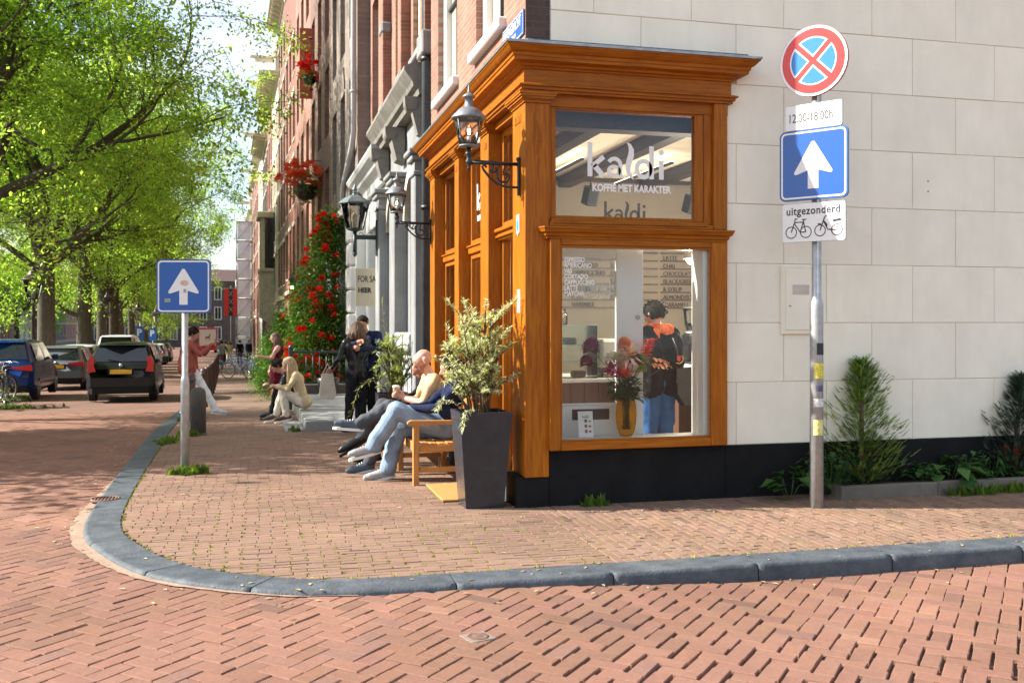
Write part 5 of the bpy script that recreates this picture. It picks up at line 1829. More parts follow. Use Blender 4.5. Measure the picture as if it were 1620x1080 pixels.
t = thing('hexagonal_lantern', 'large six sided green black lantern on the grey stone house', 'lantern', (-.08, 9.75, 3.10))
M_DGREEN = mat('dark_green_iron', (.02, .035, .033), .45, .3, 12, bump=.15)
P('bracket', M_DGREEN, lambda b: (b.box(-.05, -.05, -.33, .0, .05, .32, .01), b.box(-.42, -.025, -.04, -.05, .025, .04, .008), b.tube([(-.42, 0, -.30), (-.42, 0, .1)], .038, 10), b.lathe([(0, -.36), (.03, -.33), (.045, -.29), (.03, -.27)], 12, (-.42, 0, 0)),
                               b.tube([(-.10 - .05 * sin(k * .7), 0, .08 + .012 * k) for k in range(9)], .006, 5), b.tube([(-.35 + .03 * k, 0, .06 + .03 * sin(k * 1.2)) for k in range(9)], .006, 5)), t)
P('frame', M_DGREEN, lambda b: (b.lathe([(.05, .1), (.14, .13), (.15, .15), (.13, .16)], 6, (-.42, 0, 0), False), [b.tube([(-.42 + .145 * cos(k * pi / 3), .145 * sin(k * pi / 3), .14), (-.42 + .25 * cos(k * pi / 3), .25 * sin(k * pi / 3), .60)], .011, 5) for k in range(6)]), t)
P('glass_cylinder', mat_glass('smoky_glass', (.72, .68, .62), 1.2), lambda b: b.lathe([(.135, .15), (.24, .59)], 6, (-.42, 0, 0), False), t)
P('bulb', M_WHITE, lambda b: b.lathe([(.03, .15), (.035, .28), (.05, .33), (.04, .40), (0, .43)], 12, (-.42, 0, 0)), t)
P('hood', mat('grey_green_roof', (.12, .15, .15), .5, .25, 10, metal=.3), lambda b: b.lathe([(.25, .59), (.285, .60), (.285, .62), (.19, .70), (.10, .745), (.05, .76), (.045, .79), (.06, .80), (.03, .82), (.045, .86), (.02, .92), (0, .97)], 6, (-.42, 0, 0), False), t)

t = thing('green_lantern', 'small green lit lantern on a bracket above the hedge', 'lantern', (bendx(30) - .05, 30.0, 2.75))
P('bracket', M_IRON, lambda b: (b.tube([(0, 0, -.3), (-.5, 0, -.3), (-.5, 0, 0)], .02, 7), b.box(-.03, -.05, -.5, .01, .05, -.1)), t)
P('body', mat('green_glass', (.02, .12, .02), .2, .1), lambda b: b.lathe([(.11, 0), (.19, .42)], 4, (-.5, 0, 0), False, .78), t)
P('hood', M_DGREEN, lambda b: b.lathe([(.23, .42), (.23, .45), (.08, .56), (.05, .66), (0, .7)], 4, (-.5, 0, 0), False, .78), t)
P('bulb', mat('lit_yellow_bulb', (1, .8, .2), .3, .02, emit=5), lambda b: b.ell((-.53, -.13, .12), (.06, .06, .06), 10, 6), t)

# ---- traffic signs --------------------------------------------------------
M_SBLUE = mat('sign_blue', (.004, .085, .36), .35, .04, 60, coat=.2)
M_SRED = mat('sign_red', (.62, .025, .02), .35, .04, 60, coat=.2)
M_SWHITE = mat('sign_white', (.80, .80, .78), .4, .03, 30, dirt=.1)
M_SBACK = mat('sign_back', (.04, .12, .32), .5, .1)
M_SBLK = mat('sign_black', (.02, .02, .022), .5, .1)


def rrect(w, h, r, n=5):
    pts = []
    for (cx_, cy_, a0) in ((w / 2 - r, h / 2 - r, 0), (-w / 2 + r, h / 2 - r, 90), (-w / 2 + r, -h / 2 + r, 180), (w / 2 - r, -h / 2 + r, 270)):
        pts += [(cx_ + r * cos(radians(a0 + 90 * i / n)), cy_ + r * sin(radians(a0 + 90 * i / n))) for i in range(n + 1)]
    return pts


def flat(b, poly, y):
    b.add([(u, y, v) for u, v in poly], [tuple(range(len(poly)))], False)


def arrow_plate(root, z, S=.6, nm='arrow_plate'):
    """Blue square with a white arrow; faces local -y."""
    p = P(nm, M_SBACK, lambda b: b.prism([(u, v + z) for u, v in rrect(S, S, .05)], -.012, .012, 'xz'), root)
    P('blue_face', M_SBLUE, lambda b: flat(b, [(u, v + z) for u, v in rrect(S - .012, S - .012, .045)], -.0135), p)
    def _bd(b):
        o = [(u, v + z) for u, v in rrect(S - .03, S - .03, .04)]; i_ = [(u, v + z) for u, v in rrect(S - .06, S - .06, .03)]
        n = len(o)
        b.add([(u, -.0148, v) for u, v in o + i_], [(k, (k + 1) % n, n + (k + 1) % n, n + k) for k in range(n)], False)
    P('white_border', M_SWHITE, _bd, p)
    k = S / .6
    A_ = [(0, .20), (.165, -.055), (.150, -.075), (.045, -.045), (.045, -.20), (-.045, -.20), (-.045, -.045), (-.150, -.075), (-.165, -.055)]
    A_ = [(.012, .195), (.168, -.06), (.165, -.078), (.145, -.080), (.046, -.048), (.046, -.205), (-.046, -.205), (-.046, -.048), (-.145, -.080), (-.165, -.078), (-.168, -.06), (-.012, .195)]
    P('white_arrow', M_SWHITE, lambda b: b.prism([(u * k, v * k + z) for u, v in A_], -.0155, -.0145, 'xz'), p)
    return p


def pole(root, r1, z1, r2, z2, collar=True):
    P('pole', M_GALV, lambda b: b.lathe([(r1, -.3), (r1, z1), (r1 * .98, z1 + .012), (r2 + .004, z1 + .05), (r2, z1 + .055), (r2, z2), (0, z2)], 18), root)


t = thing('one_way_sign', 'worn blue one way arrow sign on a short pole by the left kerb', 'traffic sign', (-2.93, 3.02, hgt(3.02)), radians(-13.0))
pole(t, .045, .98, .032, 2.28)
p = arrow_plate(t, 2.0, .575)
for o in [p] + list(p.children): o.location.y -= .04 if o is p else 0
P('sticker', mat('pale_sticker', (.62, .42, .30), .6, .3, 60), lambda b: b.prism([(.01 + .045 * cos(a * pi / 6), 2.035 + .03 * sin(a * pi / 6)) for a in range(12)], -.0575, -.0562, 'xz'), t)
P('sticker_remains', mat('sticker_remains', (.30, .34, .30), .8, .5, 80), lambda b: (b.box(.0, -.0565, 1.93, .03, -.0558, 1.97), b.box(-.2, -.0545, 1.83, -.14, -.0538, 1.87)), t)
P('clamp', M_GALV, lambda b: (b.box(-.05, -.03, 1.82, .05, .045, 1.86, .005), b.box(-.05, -.03, 2.15, .05, .045, 2.19, .005)), t)

RS = thing('sign_post', 'tall galvanised post with no stopping sign, one way arrow and cycle plates by the wall', 'traffic sign', (2.45, -.60, 0), radians(-54))
pole(RS, .056, 2.16 - .44, .04, 4.06)
YF = -.06
p = P('no_stopping_plate', mat('sign_rim_grey', (.35, .06, .05), .5), lambda b: b.prism([(.30 * cos(a * pi / 24), 3.79 + .30 * sin(a * pi / 24)) for a in range(48)], YF - .012, YF + .012, 'xz'), RS)
def disc(b, r, y, z=3.79, n=48): flat(b, [(r * cos(a * 2 * pi / n), z + r * sin(a * 2 * pi / n)) for a in range(n)], y)
P('white_rim', M_SWHITE, lambda b: disc(b, .297, YF - .0135), p)
P('red_disc', M_SRED, lambda b: disc(b, .275, YF - .0147), p)
def _sect(r, y, m_inset):
    def f(b):
        for q in range(4):
            a0 = q * pi / 2 + pi / 4
            c0 = (cos(a0 + pi / 4) * m_inset * 1.414, sin(a0 + pi / 4) * m_inset * 1.414)
            da = math.asin(m_inset / r)
            pts = [c0] + [(r * cos(a), r * sin(a)) for a in [a0 + da + (pi / 2 - 2 * da) * i / 12 for i in range(13)]]
            flat(b, [(u, v + 3.79) for u, v in pts], y)
    return f
P('white_edging', M_SWHITE, _sect(.205, YF - .0160, .022), p)
P('blue_segment', mat('sign_light_blue', (.02, .19, .55), .35, .04, 60), _sect(.192, YF - .0172, .036), p)
def plate(root, name, w, h, z, y):
    q = P(name, M_SBACK if False else M_GALV, lambda b: b.prism([(u, v + z) for u, v in rrect(w, h, .02)], y - .01, y + .01, 'xz'), root)
    P('white_face', M_SWHITE, lambda b: flat(b, [(u, v + z) for u, v in rrect(w - .006, h - .006, .018)], y - .0112), q)
    return q
def sgn_M(x, y, z): return plane_M((x, y, z), (1, 0, 0), (0, 0, 1))
q = plate(RS, 'time_plate', .50, .215, 3.325, YF)
text_obj('12.00-18.00h', .105, 'lettering', M_SBLK, q, sgn_M(-.225, YF - .0125, 3.285), extrude=.0006, sx=.72)
arrow_plate(RS, 2.915, .60)
for o in RS.children:
    if o.name.startswith('arrow_plate'): o.location.y = YF
q = plate(RS, 'exception_plate', .555, .33, 2.425, YF)
text_obj('uitgezonderd', .095, 'lettering', M_SBLK, q, sgn_M(-.24, YF - .0125, 2.495), extrude=.0006, sx=.87, offset=.0015, spacing=1.08)
def ring(b, cx_, cz_, r, w, y, n=24):
    o = [(cx_ + r * cos(2 * pi * k / n), y, cz_ + r * sin(2 * pi * k / n)) for k in range(n)]; i_ = [(cx_ + (r - w) * cos(2 * pi * k / n), y, cz_ + (r - w) * sin(2 * pi * k / n)) for k in range(n)]
    b.add(o + i_, [(k, (k + 1) % n, n + (k + 1) % n, n + k) for k in range(n)], False)
def line(b, a, c, w, y):
    d = Vector((c[0] - a[0], c[1] - a[1])).normalized(); nx_, nz_ = -d.y * w / 2, d.x * w / 2
    b.add([(a[0] + nx_, y, a[1] + nz_), (a[0] - nx_, y, a[1] - nz_), (c[0] - nx_, y, c[1] - nz_), (c[0] + nx_, y, c[1] + nz_)], [(0, 1, 2, 3)], False)
def _bike(b):
    y = YF - .0125
    ring(b, -.195, 2.345, .052, .008, y); ring(b, -.065, 2.345, .052, .008, y)
    for a, c in (((-.195, 2.345), (-.165, 2.43)), ((-.165, 2.43), (-.085, 2.43)), ((-.165, 2.42), (-.115, 2.345)), ((-.115, 2.345), (-.080, 2.45)), ((-.115, 2.345), (-.065, 2.345)), ((-.065, 2.345), (-.085, 2.43)), ((-.165, 2.43), (-.16, 2.46)), ((-.16, 2.46), (-.14, 2.46)), ((-.10, 2.452), (-.06, 2.452))):
        line(b, a, c, .009, y)
def _moped(b):
    y = YF - .0125
    ring(b, .06, 2.35, .05, .008, y); ring(b, .205, 2.35, .05, .008, y)
    for a, c in (((.06, 2.35), (.10, 2.46)), ((.10, 2.46), (.115, 2.475)), ((.09, 2.43), (.125, 2.36)), ((.125, 2.355), (.205, 2.35)), ((.04, 2.405), (.07, 2.405))):
        line(b, a, c, .01, y)
    line(b, (.17, 2.425), (.24, 2.435), .02, y)
    flat(b, [(.09, 2.44), (.125, 2.40), (.12, 2.37), (.1, 2.40)], y)
P('bicycle_symbol', M_SBLK, _bike, q); P('moped_symbol', M_SBLK, _moped, q)
P('clamp', M_GALV, lambda b: [b.box(-.06, -.05, z_, .06, .05, z_ + .035, .005) for z_ in (2.36, 2.5, 2.75, 3.05, 3.36, 3.65, 3.9)], RS)
for i, (z_, h_, w_, ang, colr) in enumerate(((1.30, .10, .09, -1.1, (.03, .03, .03)), (1.10, .13, .11, -1.3, (.66, .58, .08)), (.99, .05, .07, -1.4, (.10, .10, .16)), (.86, .07, .10, -1.5, (.62, .62, .6)), (.62, .13, .09, -1.6, (.70, .62, .22)))):
    def _st(b):
        n = 6; r = .0575
        vs = []
        for k in range(n + 1):
            a = ang + .75 + (k / n - .5) * w_ / r
            vs += [(r * cos(a), r * sin(a), z_), (r * cos(a), r * sin(a), z_ + h_)]
        b.add(vs, [(2 * k, 2 * k + 2, 2 * k + 3, 2 * k + 1) for k in range(n)], True)
    P('sticker', mat('sticker_%d' % i, colr, .6, .5, 70), _st, RS)

# parking signs and plates further up the street
for (x, y, lab) in ((-9.9, 61.5, 'left blue parking sign among the tree trunks'), (-10.1, 71.5, 'right blue parking sign among the tree trunks')):
    t = thing('parking_sign', lab, 'traffic sign', (x, y, hgt(y)), -.2, 'blue parking signs')
    P('pole', M_GALV, lambda b: b.tube([(0, 0, -.2), (0, 0, 3.0)], .035, 8), t)
    P('plate', M_SBLUE, lambda b: b.box(-.28, -.06, 1.75, .28, -.04, 2.7, .01), t)
    text_obj('P', .62, 'lettering', M_SWHITE, t, plane_M((-.2, -.065, 2.1), (1, 0, 0), (0, 0, 1)), extrude=.002, offset=.02)

# ---- bollards -------------------------------------------------------------
M_BOLL = mat('brown_bollard_paint', (.075, .038, .032), .45, .25, 10, bump=.2, bscale=30)
M_BOLLG = mat('dark_grey_bollard', (.07, .062, .054), .7, .25, 10, bump=.3, bscale=40)
t = thing('bollard', 'stout dark grey round topped bollard behind the left sign pole', 'bollard', (-3.06, 7.55, hgt(7.55)))
P('shaft', M_BOLLG, lambda b: b.lathe([(.115, -.2), (.115, .60), (.110, .66), (.085, .70), (.045, .722), (0, .728)], 24), t)
P('base_ring', M_BOLLG, lambda b: b.lathe([(.128, -.2), (.128, .03), (.117, .04)], 24), t)
def amsterdammer(label, x, y):
    t = thing('bollard', label, 'bollard', (x, y, hgt(y)), 0, 'brown bollards along the kerb')
    P('shaft', M_BOLL, lambda b: b.lathe([(.105, -.2), (.10, .04), (.088, .08), (.075, .70), (.072, .74)], 16), t)
    P('cap', M_BOLL, lambda b: b.lathe([(.085, .74), (.088, .755), (.082, .775), (.074, .79), (.08, .83), (.06, .87), (.03, .89), (0, .895)], 16), t)
    P('crosses', M_BOLL, lambda b: [b.obox((0, -.079, .48 - k * .06), (.05, .006, .012), (0, s_, 0)) for k in range(3) for s_ in (.78, -.78)], t)
    return t
bo = amsterdammer('brown bollard at the kerb just left of the sign pole', -3.36, 10.6)
for k in range(16):
    y = 15.6 + k * 2.4
    d_ = dup(bo, (xkerb(y) + .22, y, hgt(y)), .1 * k, 'brown bollard number %d of the kerb row beyond the walking man' % (k + 2))
ordn = 'second third fourth fifth sixth seventh eighth ninth tenth eleventh twelfth thirteenth fourteenth fifteenth sixteenth seventeenth'.split()
for i, o in enumerate([o for o in COL.objects if o.name.startswith('bollard.') and o.parent is None and 'number' in o['label']]):
    o['label'] = '%s brown bollard of the kerb row, counted from the sign pole' % ordn[i]
dup(bo, (-8.9, 15.9, hgt(16)), 0, 'brown bollard cut by the left edge beside the parked bicycles')

# ---- street lanterns --------------------------------------------------------
M_LAMPB = mat('brown_lamp_post', (.045, .022, .018), .45, .3, 10)
def street_lamp(label, x, y):
    t = thing('street_lamp', label, 'street lamp', (x, y, hgt(y)), 0, 'crown lanterns along the quay')
    P('post', M_LAMPB, lambda b: b.lathe([(.16, -.3), (.16, .25), (.12, .3), (.10, .8), (.075, .85), (.065, 2.6), (.08, 2.63), (.06, 2.68), (.055, 2.95), (.07, 3.0), (.03, 3.03)], 12), t)
    P('fork', M_LAMPB, lambda b: [b.tube([(0, 0, 2.98), (.16 * cos(a), .16 * sin(a), 3.12), (.17 * cos(a), .17 * sin(a), 3.26)], .022, 6) for a in (.4, .4 + pi / 2, .4 + pi, .4 + 3 * pi / 2)], t)
    P('cage', M_LAMPB, lambda b: (b.lathe([(.2, 3.25), (.21, 3.29), (.19, 3.29)], 6, a0=.3), [b.tube([(.2 * cos(.3 + k * pi / 3), .2 * sin(.3 + k * pi / 3), 3.27), (.36 * cos(.3 + k * pi / 3), .36 * sin(.3 + k * pi / 3), 3.95)], .018, 5) for k in range(6)]), t)
    P('glass_body', mat_glass('pale_lamp_glass', (.80, .80, .72), 1.2), lambda b: b.lathe([(.195, 3.28), (.35, 3.94)], 6, a0=.3, smooth=False), t)
    P('hood', M_LAMPB, lambda b: b.lathe([(.36, 3.93), (.44, 3.98), (.42, 4.02), (.40, 4.0), (.25, 4.15), (.16, 4.2), (.17, 4.27), (.10, 4.32), (.07, 4.42), (0, 4.5)], 12), t)
    P('bulb', M_WHITE, lambda b: b.lathe([(.05, 3.3), (.06, 3.5), (.09, 3.6), (.06, 3.72), (0, 3.76)], 10), t)
    return t
sl = street_lamp('crown topped street lantern in front of the thick elm trunk', -10.5, 32.6)
for (x, y, lab) in ((-10.5, 51.3, 'second crown lantern, between the forked elm and the lit trunk'), (-10.6, 66.6, 'third crown lantern beside the parking signs'), (-10.8, 81.0, 'fourth crown lantern, left of the blue arrow sign'), (-11.2, 95.0, 'farthest crown lantern along the quay')):
    dup(sl, (x, y, hgt(y)), .5, lab)

# ---- bench, planters, mat -----------------------------------------------------
M_TEAK = mat('teak', (.40, .17, .045), .5, .2, 5, stretch=(8, 8, 1), bump=.15, col2=(.52, .26, .08))
M_TEAKY = mat('teak_along', (.40, .17, .045), .5, .2, 5, stretch=(8, 1, 8), bump=.15, col2=(.52, .26, .08))
def bench(label, y0, y1):
    t = thing('garden_bench', label, 'bench', (-.70, y0, hgt((y0 + y1) / 2)), 0, 'teak benches against the shop front')
    W = y1 - y0
    for yy in (0.0, W - .06):
        P('leg', M_TEAK, lambda b: b.box(0, yy, -.03, .06, yy + .06, .60, .005), t)
        P('leg', M_TEAK, lambda b: b.bar((.50, yy + .03, -.03), (.56, yy + .03, .86), .06, .055, (0, 1, 0), .005), t)
        P('armrest', M_TEAKY, lambda b: b.prism([(-.04, .595), (-.055, .61), (-.05, .63), (-.02, .643), (.54, .632), (.54, .596)], yy - .008, yy + .068, 'xz'), t)
        P('side_rail', M_TEAKY, lambda b: (b.box(.06, yy + .012, .33, .51, yy + .05, .40, .004)), t)
        P('stretcher', M_TEAKY, lambda b: b.box(.06, yy + .015, .13, .50, yy + .05, .18, .004), t)
    for k in range(6):
        xx = .005 + k * .083; zz = .405 - .012 * sin(pi * k / 5)
        P('seat_slat', M_TEAKY, lambda b: b.box(xx, .02 if k else .06, zz, xx + .07, W - (.02 if k else .06), zz + .02, .004), t)
    P('front_rail', M_TEAKY, lambda b: b.box(.008, .06, .33, .05, W - .06, .40, .004), t)
    P('top_rail', M_TEAKY, lambda b: b.box(.525, .06, .78, .56, W - .06, .86, .006), t)
    n = int(W / .09)
    for k in range(n):
        yy = .08 + (W - .16) * k / (n - 1)
        P('back_slat', M_TEAK, lambda b: b.bar((.515, yy, .42), (.54, yy, .78), .045, .015, (0, 1, 0), .003), t)
bench('teak bench nearest the planter, the jeans wearer sits at its end', 1.46, 2.62)
bench('farther teak bench in front of the shop window', 2.70, 3.90)

M_MAT = mat('coir', (.46, .235, .065), .95, .25, 90, bump=.9, bscale=200)
q = P('doormat', M_MAT, lambda b: b.box(-.60, .42, .0, -.06, 1.30, .022, .006), None)
tag(q, 'golden brown coir doormat lying on the bricks beside the tall planter', 'doormat')
def tubp(n, c, r1, r2, mname): pass

M_PLANTER = mat('anthracite_planter', (.030, .034, .040), .2, .2, 10, bump=.04, bscale=40, coat=.35, spec=.3, dirt=.3, dscale=3)
M_SOIL = mat('soil', (.035, .024, .016), .95, .4, 40, bump=.6)
def planter(label, x, y, z, wb, wt, h, rz=0):
    t = thing('tall_planter', label, 'planter', (x, y, z), rz)
    def _pl(b):
        a, c = wb / 2, wt / 2; e = c - .03
        vs = [(-a, -a, 0), (a, -a, 0), (a, a, 0), (-a, a, 0), (-c, -c, h), (c, -c, h), (c, c, h), (-c, c, h), (-e, -e, h), (e, -e, h), (e, e, h), (-e, e, h), (-e, -e, h - .08), (e, -e, h - .08), (e, e, h - .08), (-e, e, h - .08)]
        fs = [(3, 2, 1, 0)]
        for k in range(4):
            j = (k + 1) % 4
            fs += [(k, j, 4 + j, 4 + k), (4 + k, 4 + j, 8 + j, 8 + k), (8 + k, 8 + j, 12 + j, 12 + k)]
        b.add(vs, fs, False)
    P('body', M_PLANTER, _pl, t)
    P('soil', M_SOIL, lambda b: b.box(-wt / 2 + .031, -wt / 2 + .031, h - .14, wt / 2 - .031, wt / 2 - .031, h - .06), t)
    return t
planter('tall tapered anthracite planter at the corner of the shop', -.30, .22, -.005, .33, .45, .82)
planter('lower dark planter against the grey stone house', -.32, 5.85, hgt(5.85) - .01, .42, .46, .68)


def leafy(name, label, cat, loc, stems, leaf, mat_l, mat_s, n_leaf, seed, parent=None, spread=1.0):
    """Shrub: stems given as lists of points; long leaves set along the upper part of each stem."""
    rg = random.Random(seed)
    t = thing(name, label, cat, loc)
    b = MB()
    for s_ in stems: b.tube(s_, [.007 * (1 - .7 * k / (len(s_) - 1)) + .002 for k in range(len(s_))], 5)
    b.build('stem', mat_s, t)
    b = MB(); ti = []
    L, W = leaf
    for s_ in stems:
        n = n_leaf
        for k in range(n):
            f = .22 + .78 * (k / n) ** .8
            u = f * (len(s_) - 1); i = min(len(s_) - 2, int(u)); q = Vector(s_[i]).lerp(Vector(s_[i + 1]), u - i)
            tg = (Vector(s_[i + 1]) - Vector(s_[i])).normalized()
            a = rg.uniform(0, 2 * pi); d = Vector((cos(a), sin(a), 0)) * spread + tg * rg.uniform(.3, 1.2) + Vector((0, 0, rg.gauss(.05, .3)))
            leaf_mesh(b, q, d, L * rg.uniform(.55, 1.2), W * rg.uniform(.7, 1.2), curl=rg.uniform(-.1, .35), tints=ti, tv=min(1, max(0, rg.gauss(.5, .28))))
    b.build('foliage', mat_l, t, tint=np.array(ti))
    return t


def stems_gen(rg, n, base_r, h, spread, sub=3, lean=(0, 0)):
    out = []
    for k in range(n):
        a = rg.uniform(0, 2 * pi); r0 = base_r * sqrt(rg.random()); hh = h * rg.uniform(.6, 1.0)
        sp = spread * rg.uniform(.2, 1.0)
        p0 = Vector((r0 * cos(a), r0 * sin(a), 0))
        tip = Vector((sp * cos(a) + lean[0] * hh, sp * sin(a) + lean[1] * hh, hh * (1 - .35 * (sp / spread) ** 2)))
        mid = p0.lerp(tip, .5) + Vector((rg.gauss(0, .04), rg.gauss(0, .04), .06 * hh))
        pts = [p0, p0.lerp(mid, .5) + Vector((rg.gauss(0, .015), rg.gauss(0, .015), .02)), mid, mid.lerp(tip, .55) + Vector((rg.gauss(0, .02), rg.gauss(0, .02), .02)), tip]
        out.append(pts)
        for j in range(sub):
            i = rg.randint(1, 3); q = pts[i]
            a2 = rg.uniform(0, 2 * pi); L = hh * rg.uniform(.15, .36)
            e = q + Vector((cos(a2) * L * .75, sin(a2) * L * .75, L * rg.uniform(.1, .9)))
            out.append([q, q.lerp(e, .5) + Vector((0, 0, .02)), e])
    return out


M_OLEL = mat_leaf('silvery_leaf', (.36, .40, .22), (.74, .75, .55), .4, .5)
M_GREENL = mat_leaf('mid_green_leaf', (.045, .10, .015), (.22, .28, .06), .42)
M_FEATH = mat_leaf('feathery_leaf', (.15, .21, .05), (.46, .50, .18), .42)
M_WOODS = mat('twig', (.12, .08, .045), .8, .3, 20)
rg = random.Random(41)
leafy('olive_shrub', 'silvery green shrub growing out of the tall corner planter', 'shrub', (-.30, .24, .74), stems_gen(rg, 21, .11, 1.08, .36, 5, (-.08, .05)) +
      [[Vector((-.05, 0, 0)), Vector((-.12, .05, .3)), Vector((-.24, .02, .45)), Vector((-.42, -.02, .54))], [Vector((.03, -.03, 0)), Vector((.08, -.1, .25)), Vector((.2, -.2, .35)), Vector((.30, -.2, .40))],
       [Vector((-.05, -.1, 0)), Vector((-.12, -.22, .1)), Vector((-.2, -.3, .08)), Vector((-.22, -.32, -.05))], [Vector((-.12, -.1, 0)), Vector((-.24, -.12, .15)), Vector((-.36, -.15, .18)), Vector((-.42, -.16, .10))]],
      (.058, .0155), M_OLEL, M_WOODS, 62, 5)
leafy('bamboo_shrub', 'light green feathery shrub in the lower planter by the stone house', 'shrub', (-.30, 5.85, hgt(5.85) + .58), stems_gen(rg, 16, .13, 1.0, .34, 5) +
      [[Vector((-.1, 0, 0)), Vector((-.3, .1, .3)), Vector((-.5, .1, .15)), Vector((-.62, .1, -.25))], [Vector((0, .1, 0)), Vector((-.05, .3, .7)), Vector((-.1, .4, 1.1)), Vector((-.12, .5, 1.45))]],
      (.085, .019), M_FEATH, M_WOODS, 28, 6)

# ---- stone stoep with railing ---------------------------------------------------
M_SLAB = mat('stoep_stone', (.27, .265, .25), .75, .15, 4, bump=.3, bscale=40, dirt=.3, dscale=3)
t = thing('stone_stoep', 'low grey stone stoep in front of the grey house, people sit on its edge', 'stoep', (-1.47, 7.65, hgt(7.65)))
for k in range(3):
    P('slab', M_SLAB, lambda b: b.box(0, k * 2.2 + .004, -.25, 1.30, k * 2.2 + 2.196, .165, .012), t)
P('side_step', M_SLAB, lambda b: b.box(-.30, .05, -.3, -.004, 1.5, .03, .012), t)
t = thing('stoep_railing', 'dark iron railing at the far end of the stone stoep', 'railing', (-1.5, 13.9, hgt(13.9)))
P('post', M_DGREEN, lambda b: (b.box(-.05, -.05, 0, .05, .05, 1.32, .01), b.lathe([(.06, 1.32), (.065, 1.36), (.03, 1.40), (0, 1.42)], 10)), t)
P('top_rail', M_DGREEN, lambda b: b.box(.05, -.02, 1.22, 1.45, .02, 1.27, .005), t)
P('bottom_rail', M_DGREEN, lambda b: b.box(.05, -.02, .55, 1.45, .02, .59, .005), t)
for k in range(9):
    P('baluster', M_DGREEN, lambda b: b.tube([(.18 + k * .145, 0, .57), (.18 + k * .145, 0, 1.23)], .011, 6), t)
q = P('wooden_trough', mat('old_wood', (.10, .075, .055), .85, .3, 5, bump=.3), lambda b: b.box(-1.3, 13.5, hgt(13.7), -.1, 13.85, hgt(13.7) + .55, .01), None)
tag(q, 'weathered wooden trough at the back of the stoep below the roses', 'trough')
t = thing('flower_pot', 'dark round flower pot with red flowers beside the roses', 'flower pot', (-.75, 13.2, .03))
P('pot', M_IRON, lambda b: b.lathe([(.17, 0), (.22, .25), (.24, .36), (.2, .36), (.18, .3)], 18), t)

# ---- roses, hedge, baskets --------------------------------------------------------
M_ROSELEAF = mat_leaf('rose_leaf', (.045, .115, .016), (.16, .28, .04), .4)
M_REDP = mat_leaf('red_petal', (.42, .004, .006), (.70, .015, .012), .25)
M_ORP = mat_leaf('orange_red_petal', (.75, .05, .02), (.85, .20, .10), .3)
M_WHP = mat_leaf('white_petal', (.72, .70, .62), (.85, .83, .78), .25)
def foliage_cloud(b, ti, rg, pts, leaf, spread, per):
    L, W = leaf
    for p in pts:
        for _ in range(per):
            q = Vector(p) + Vector((rg.gauss(0, spread[0]), rg.gauss(0, spread[1]), rg.gauss(0, spread[2])))
            a = rg.uniform(0, 2 * pi)
            leaf_mesh(b, q, (cos(a), sin(a), rg.gauss(-.1, .5)), L * rg.uniform(.6, 1.2), W * rg.uniform(.7, 1.2), curl=.2, tints=ti, tv=min(1, max(0, rg.gauss(.45, .28))))
def bloom(b, ti, rg, c, r, n=14):
    for k in range(n):
        th = math.acos(1 - 1.7 * (k + .5) / n); ph = k * 2.39996
        d = Vector((sin(th) * cos(ph), sin(th) * sin(ph), cos(th)))
        leaf_mesh(b, Vector(c) + d * r * .3, d + Vector((0, 0, .2)), r * .85, r * 1.0, curl=-.1, tints=ti, tv=rg.random())
rg = random.Random(77)
RY = 16.3
t = thing('climbing_rose', 'tall climbing rose full of red blooms against the house fronts', 'rose bush', (bendx(RY) - .18, RY, hgt(RY)))
pts = []; blooms = []
for k in range(760):
    z_ = rg.uniform(.2, 4.6) if rg.random() < .8 else rg.uniform(.2, 2.6)
    q_ = 1.0 if z_ < 3.2 else max(.12, (4.8 - z_) / 1.6)
    px_ = -abs(rg.uniform(0, 1.45)) * (1.05 - .10 * z_) * (.4 + .6 * q_); py_ = rg.uniform(-.75, .9) * q_ + .1 * z_
    pts.append((px_, py_, z_))
    if rg.random() < .16:
        blooms.append((px_ - rg.uniform(.05, .25), py_ - rg.uniform(.15, .45), z_ + .05, rg.uniform(.07, .14)))
b = MB(); ti = []
foliage_cloud(b, ti, rg, pts, (.10, .06), (.14, .16, .16), 30)
b.build('foliage', M_ROSELEAF, t, tint=np.array(ti))
P('cane', M_WOODS, lambda b: [b.tube([(-.1, .5 * k, -.1), (-.2, .5 * k + .2, 1.5), (-.12, .4 * k + .4, 3.2), (-.1, .3 * k + .8, 5.2)], [.03, .025, .018, .008], 6) for k in range(4)], t)
for c in blooms:
    b = MB(); ti = []; bloom(b, ti, rg, c[:3], c[3]); b.build('rose', M_REDP, t, tint=np.array(ti))

t = thing('box_hedge', 'rounded dark green hedge bush with white blooms at the pavement edge', 'hedge', (-1.70, 18.6, hgt(18.6)))
pts = []; wb = []
for k in range(330):
    a = rg.uniform(0, 2 * pi); e = rg.uniform(-.2, 1.5); r_ = rg.uniform(.75, 1.0)
    pts.append((r_ * .62 * cos(a) * cos(e), r_ * .95 * sin(a) * cos(e), .55 + r_ * 1.25 * sin(e) * (1 + .35 * (cos(a) > 0))))
    if rg.random() < .05: wb.append(pts[-1])
b = MB(); ti = []
foliage_cloud(b, ti, rg, pts, (.075, .045), (.1, .1, .1), 40); foliage_cloud(b, ti, rg, [(rg.gauss(0, .3), rg.gauss(0, .45), rg.uniform(0, .6)) for _ in range(90)], (.075, .045), (.12, .12, .1), 16)
b.build('foliage', M_ROSELEAF, t, tint=np.array(ti))
P('trunk', M_WOODS, lambda b: b.tube([(0, 0, -.1), (0, 0, .8)], .04, 7), t)
for c in wb:
    b = MB(); ti = []; bloom(b, ti, rg, (c[0] * 1.12, c[1] * 1.12, c[2] * 1.05), .10); b.build('bloom', M_WHP, t, tint=np.array(ti))

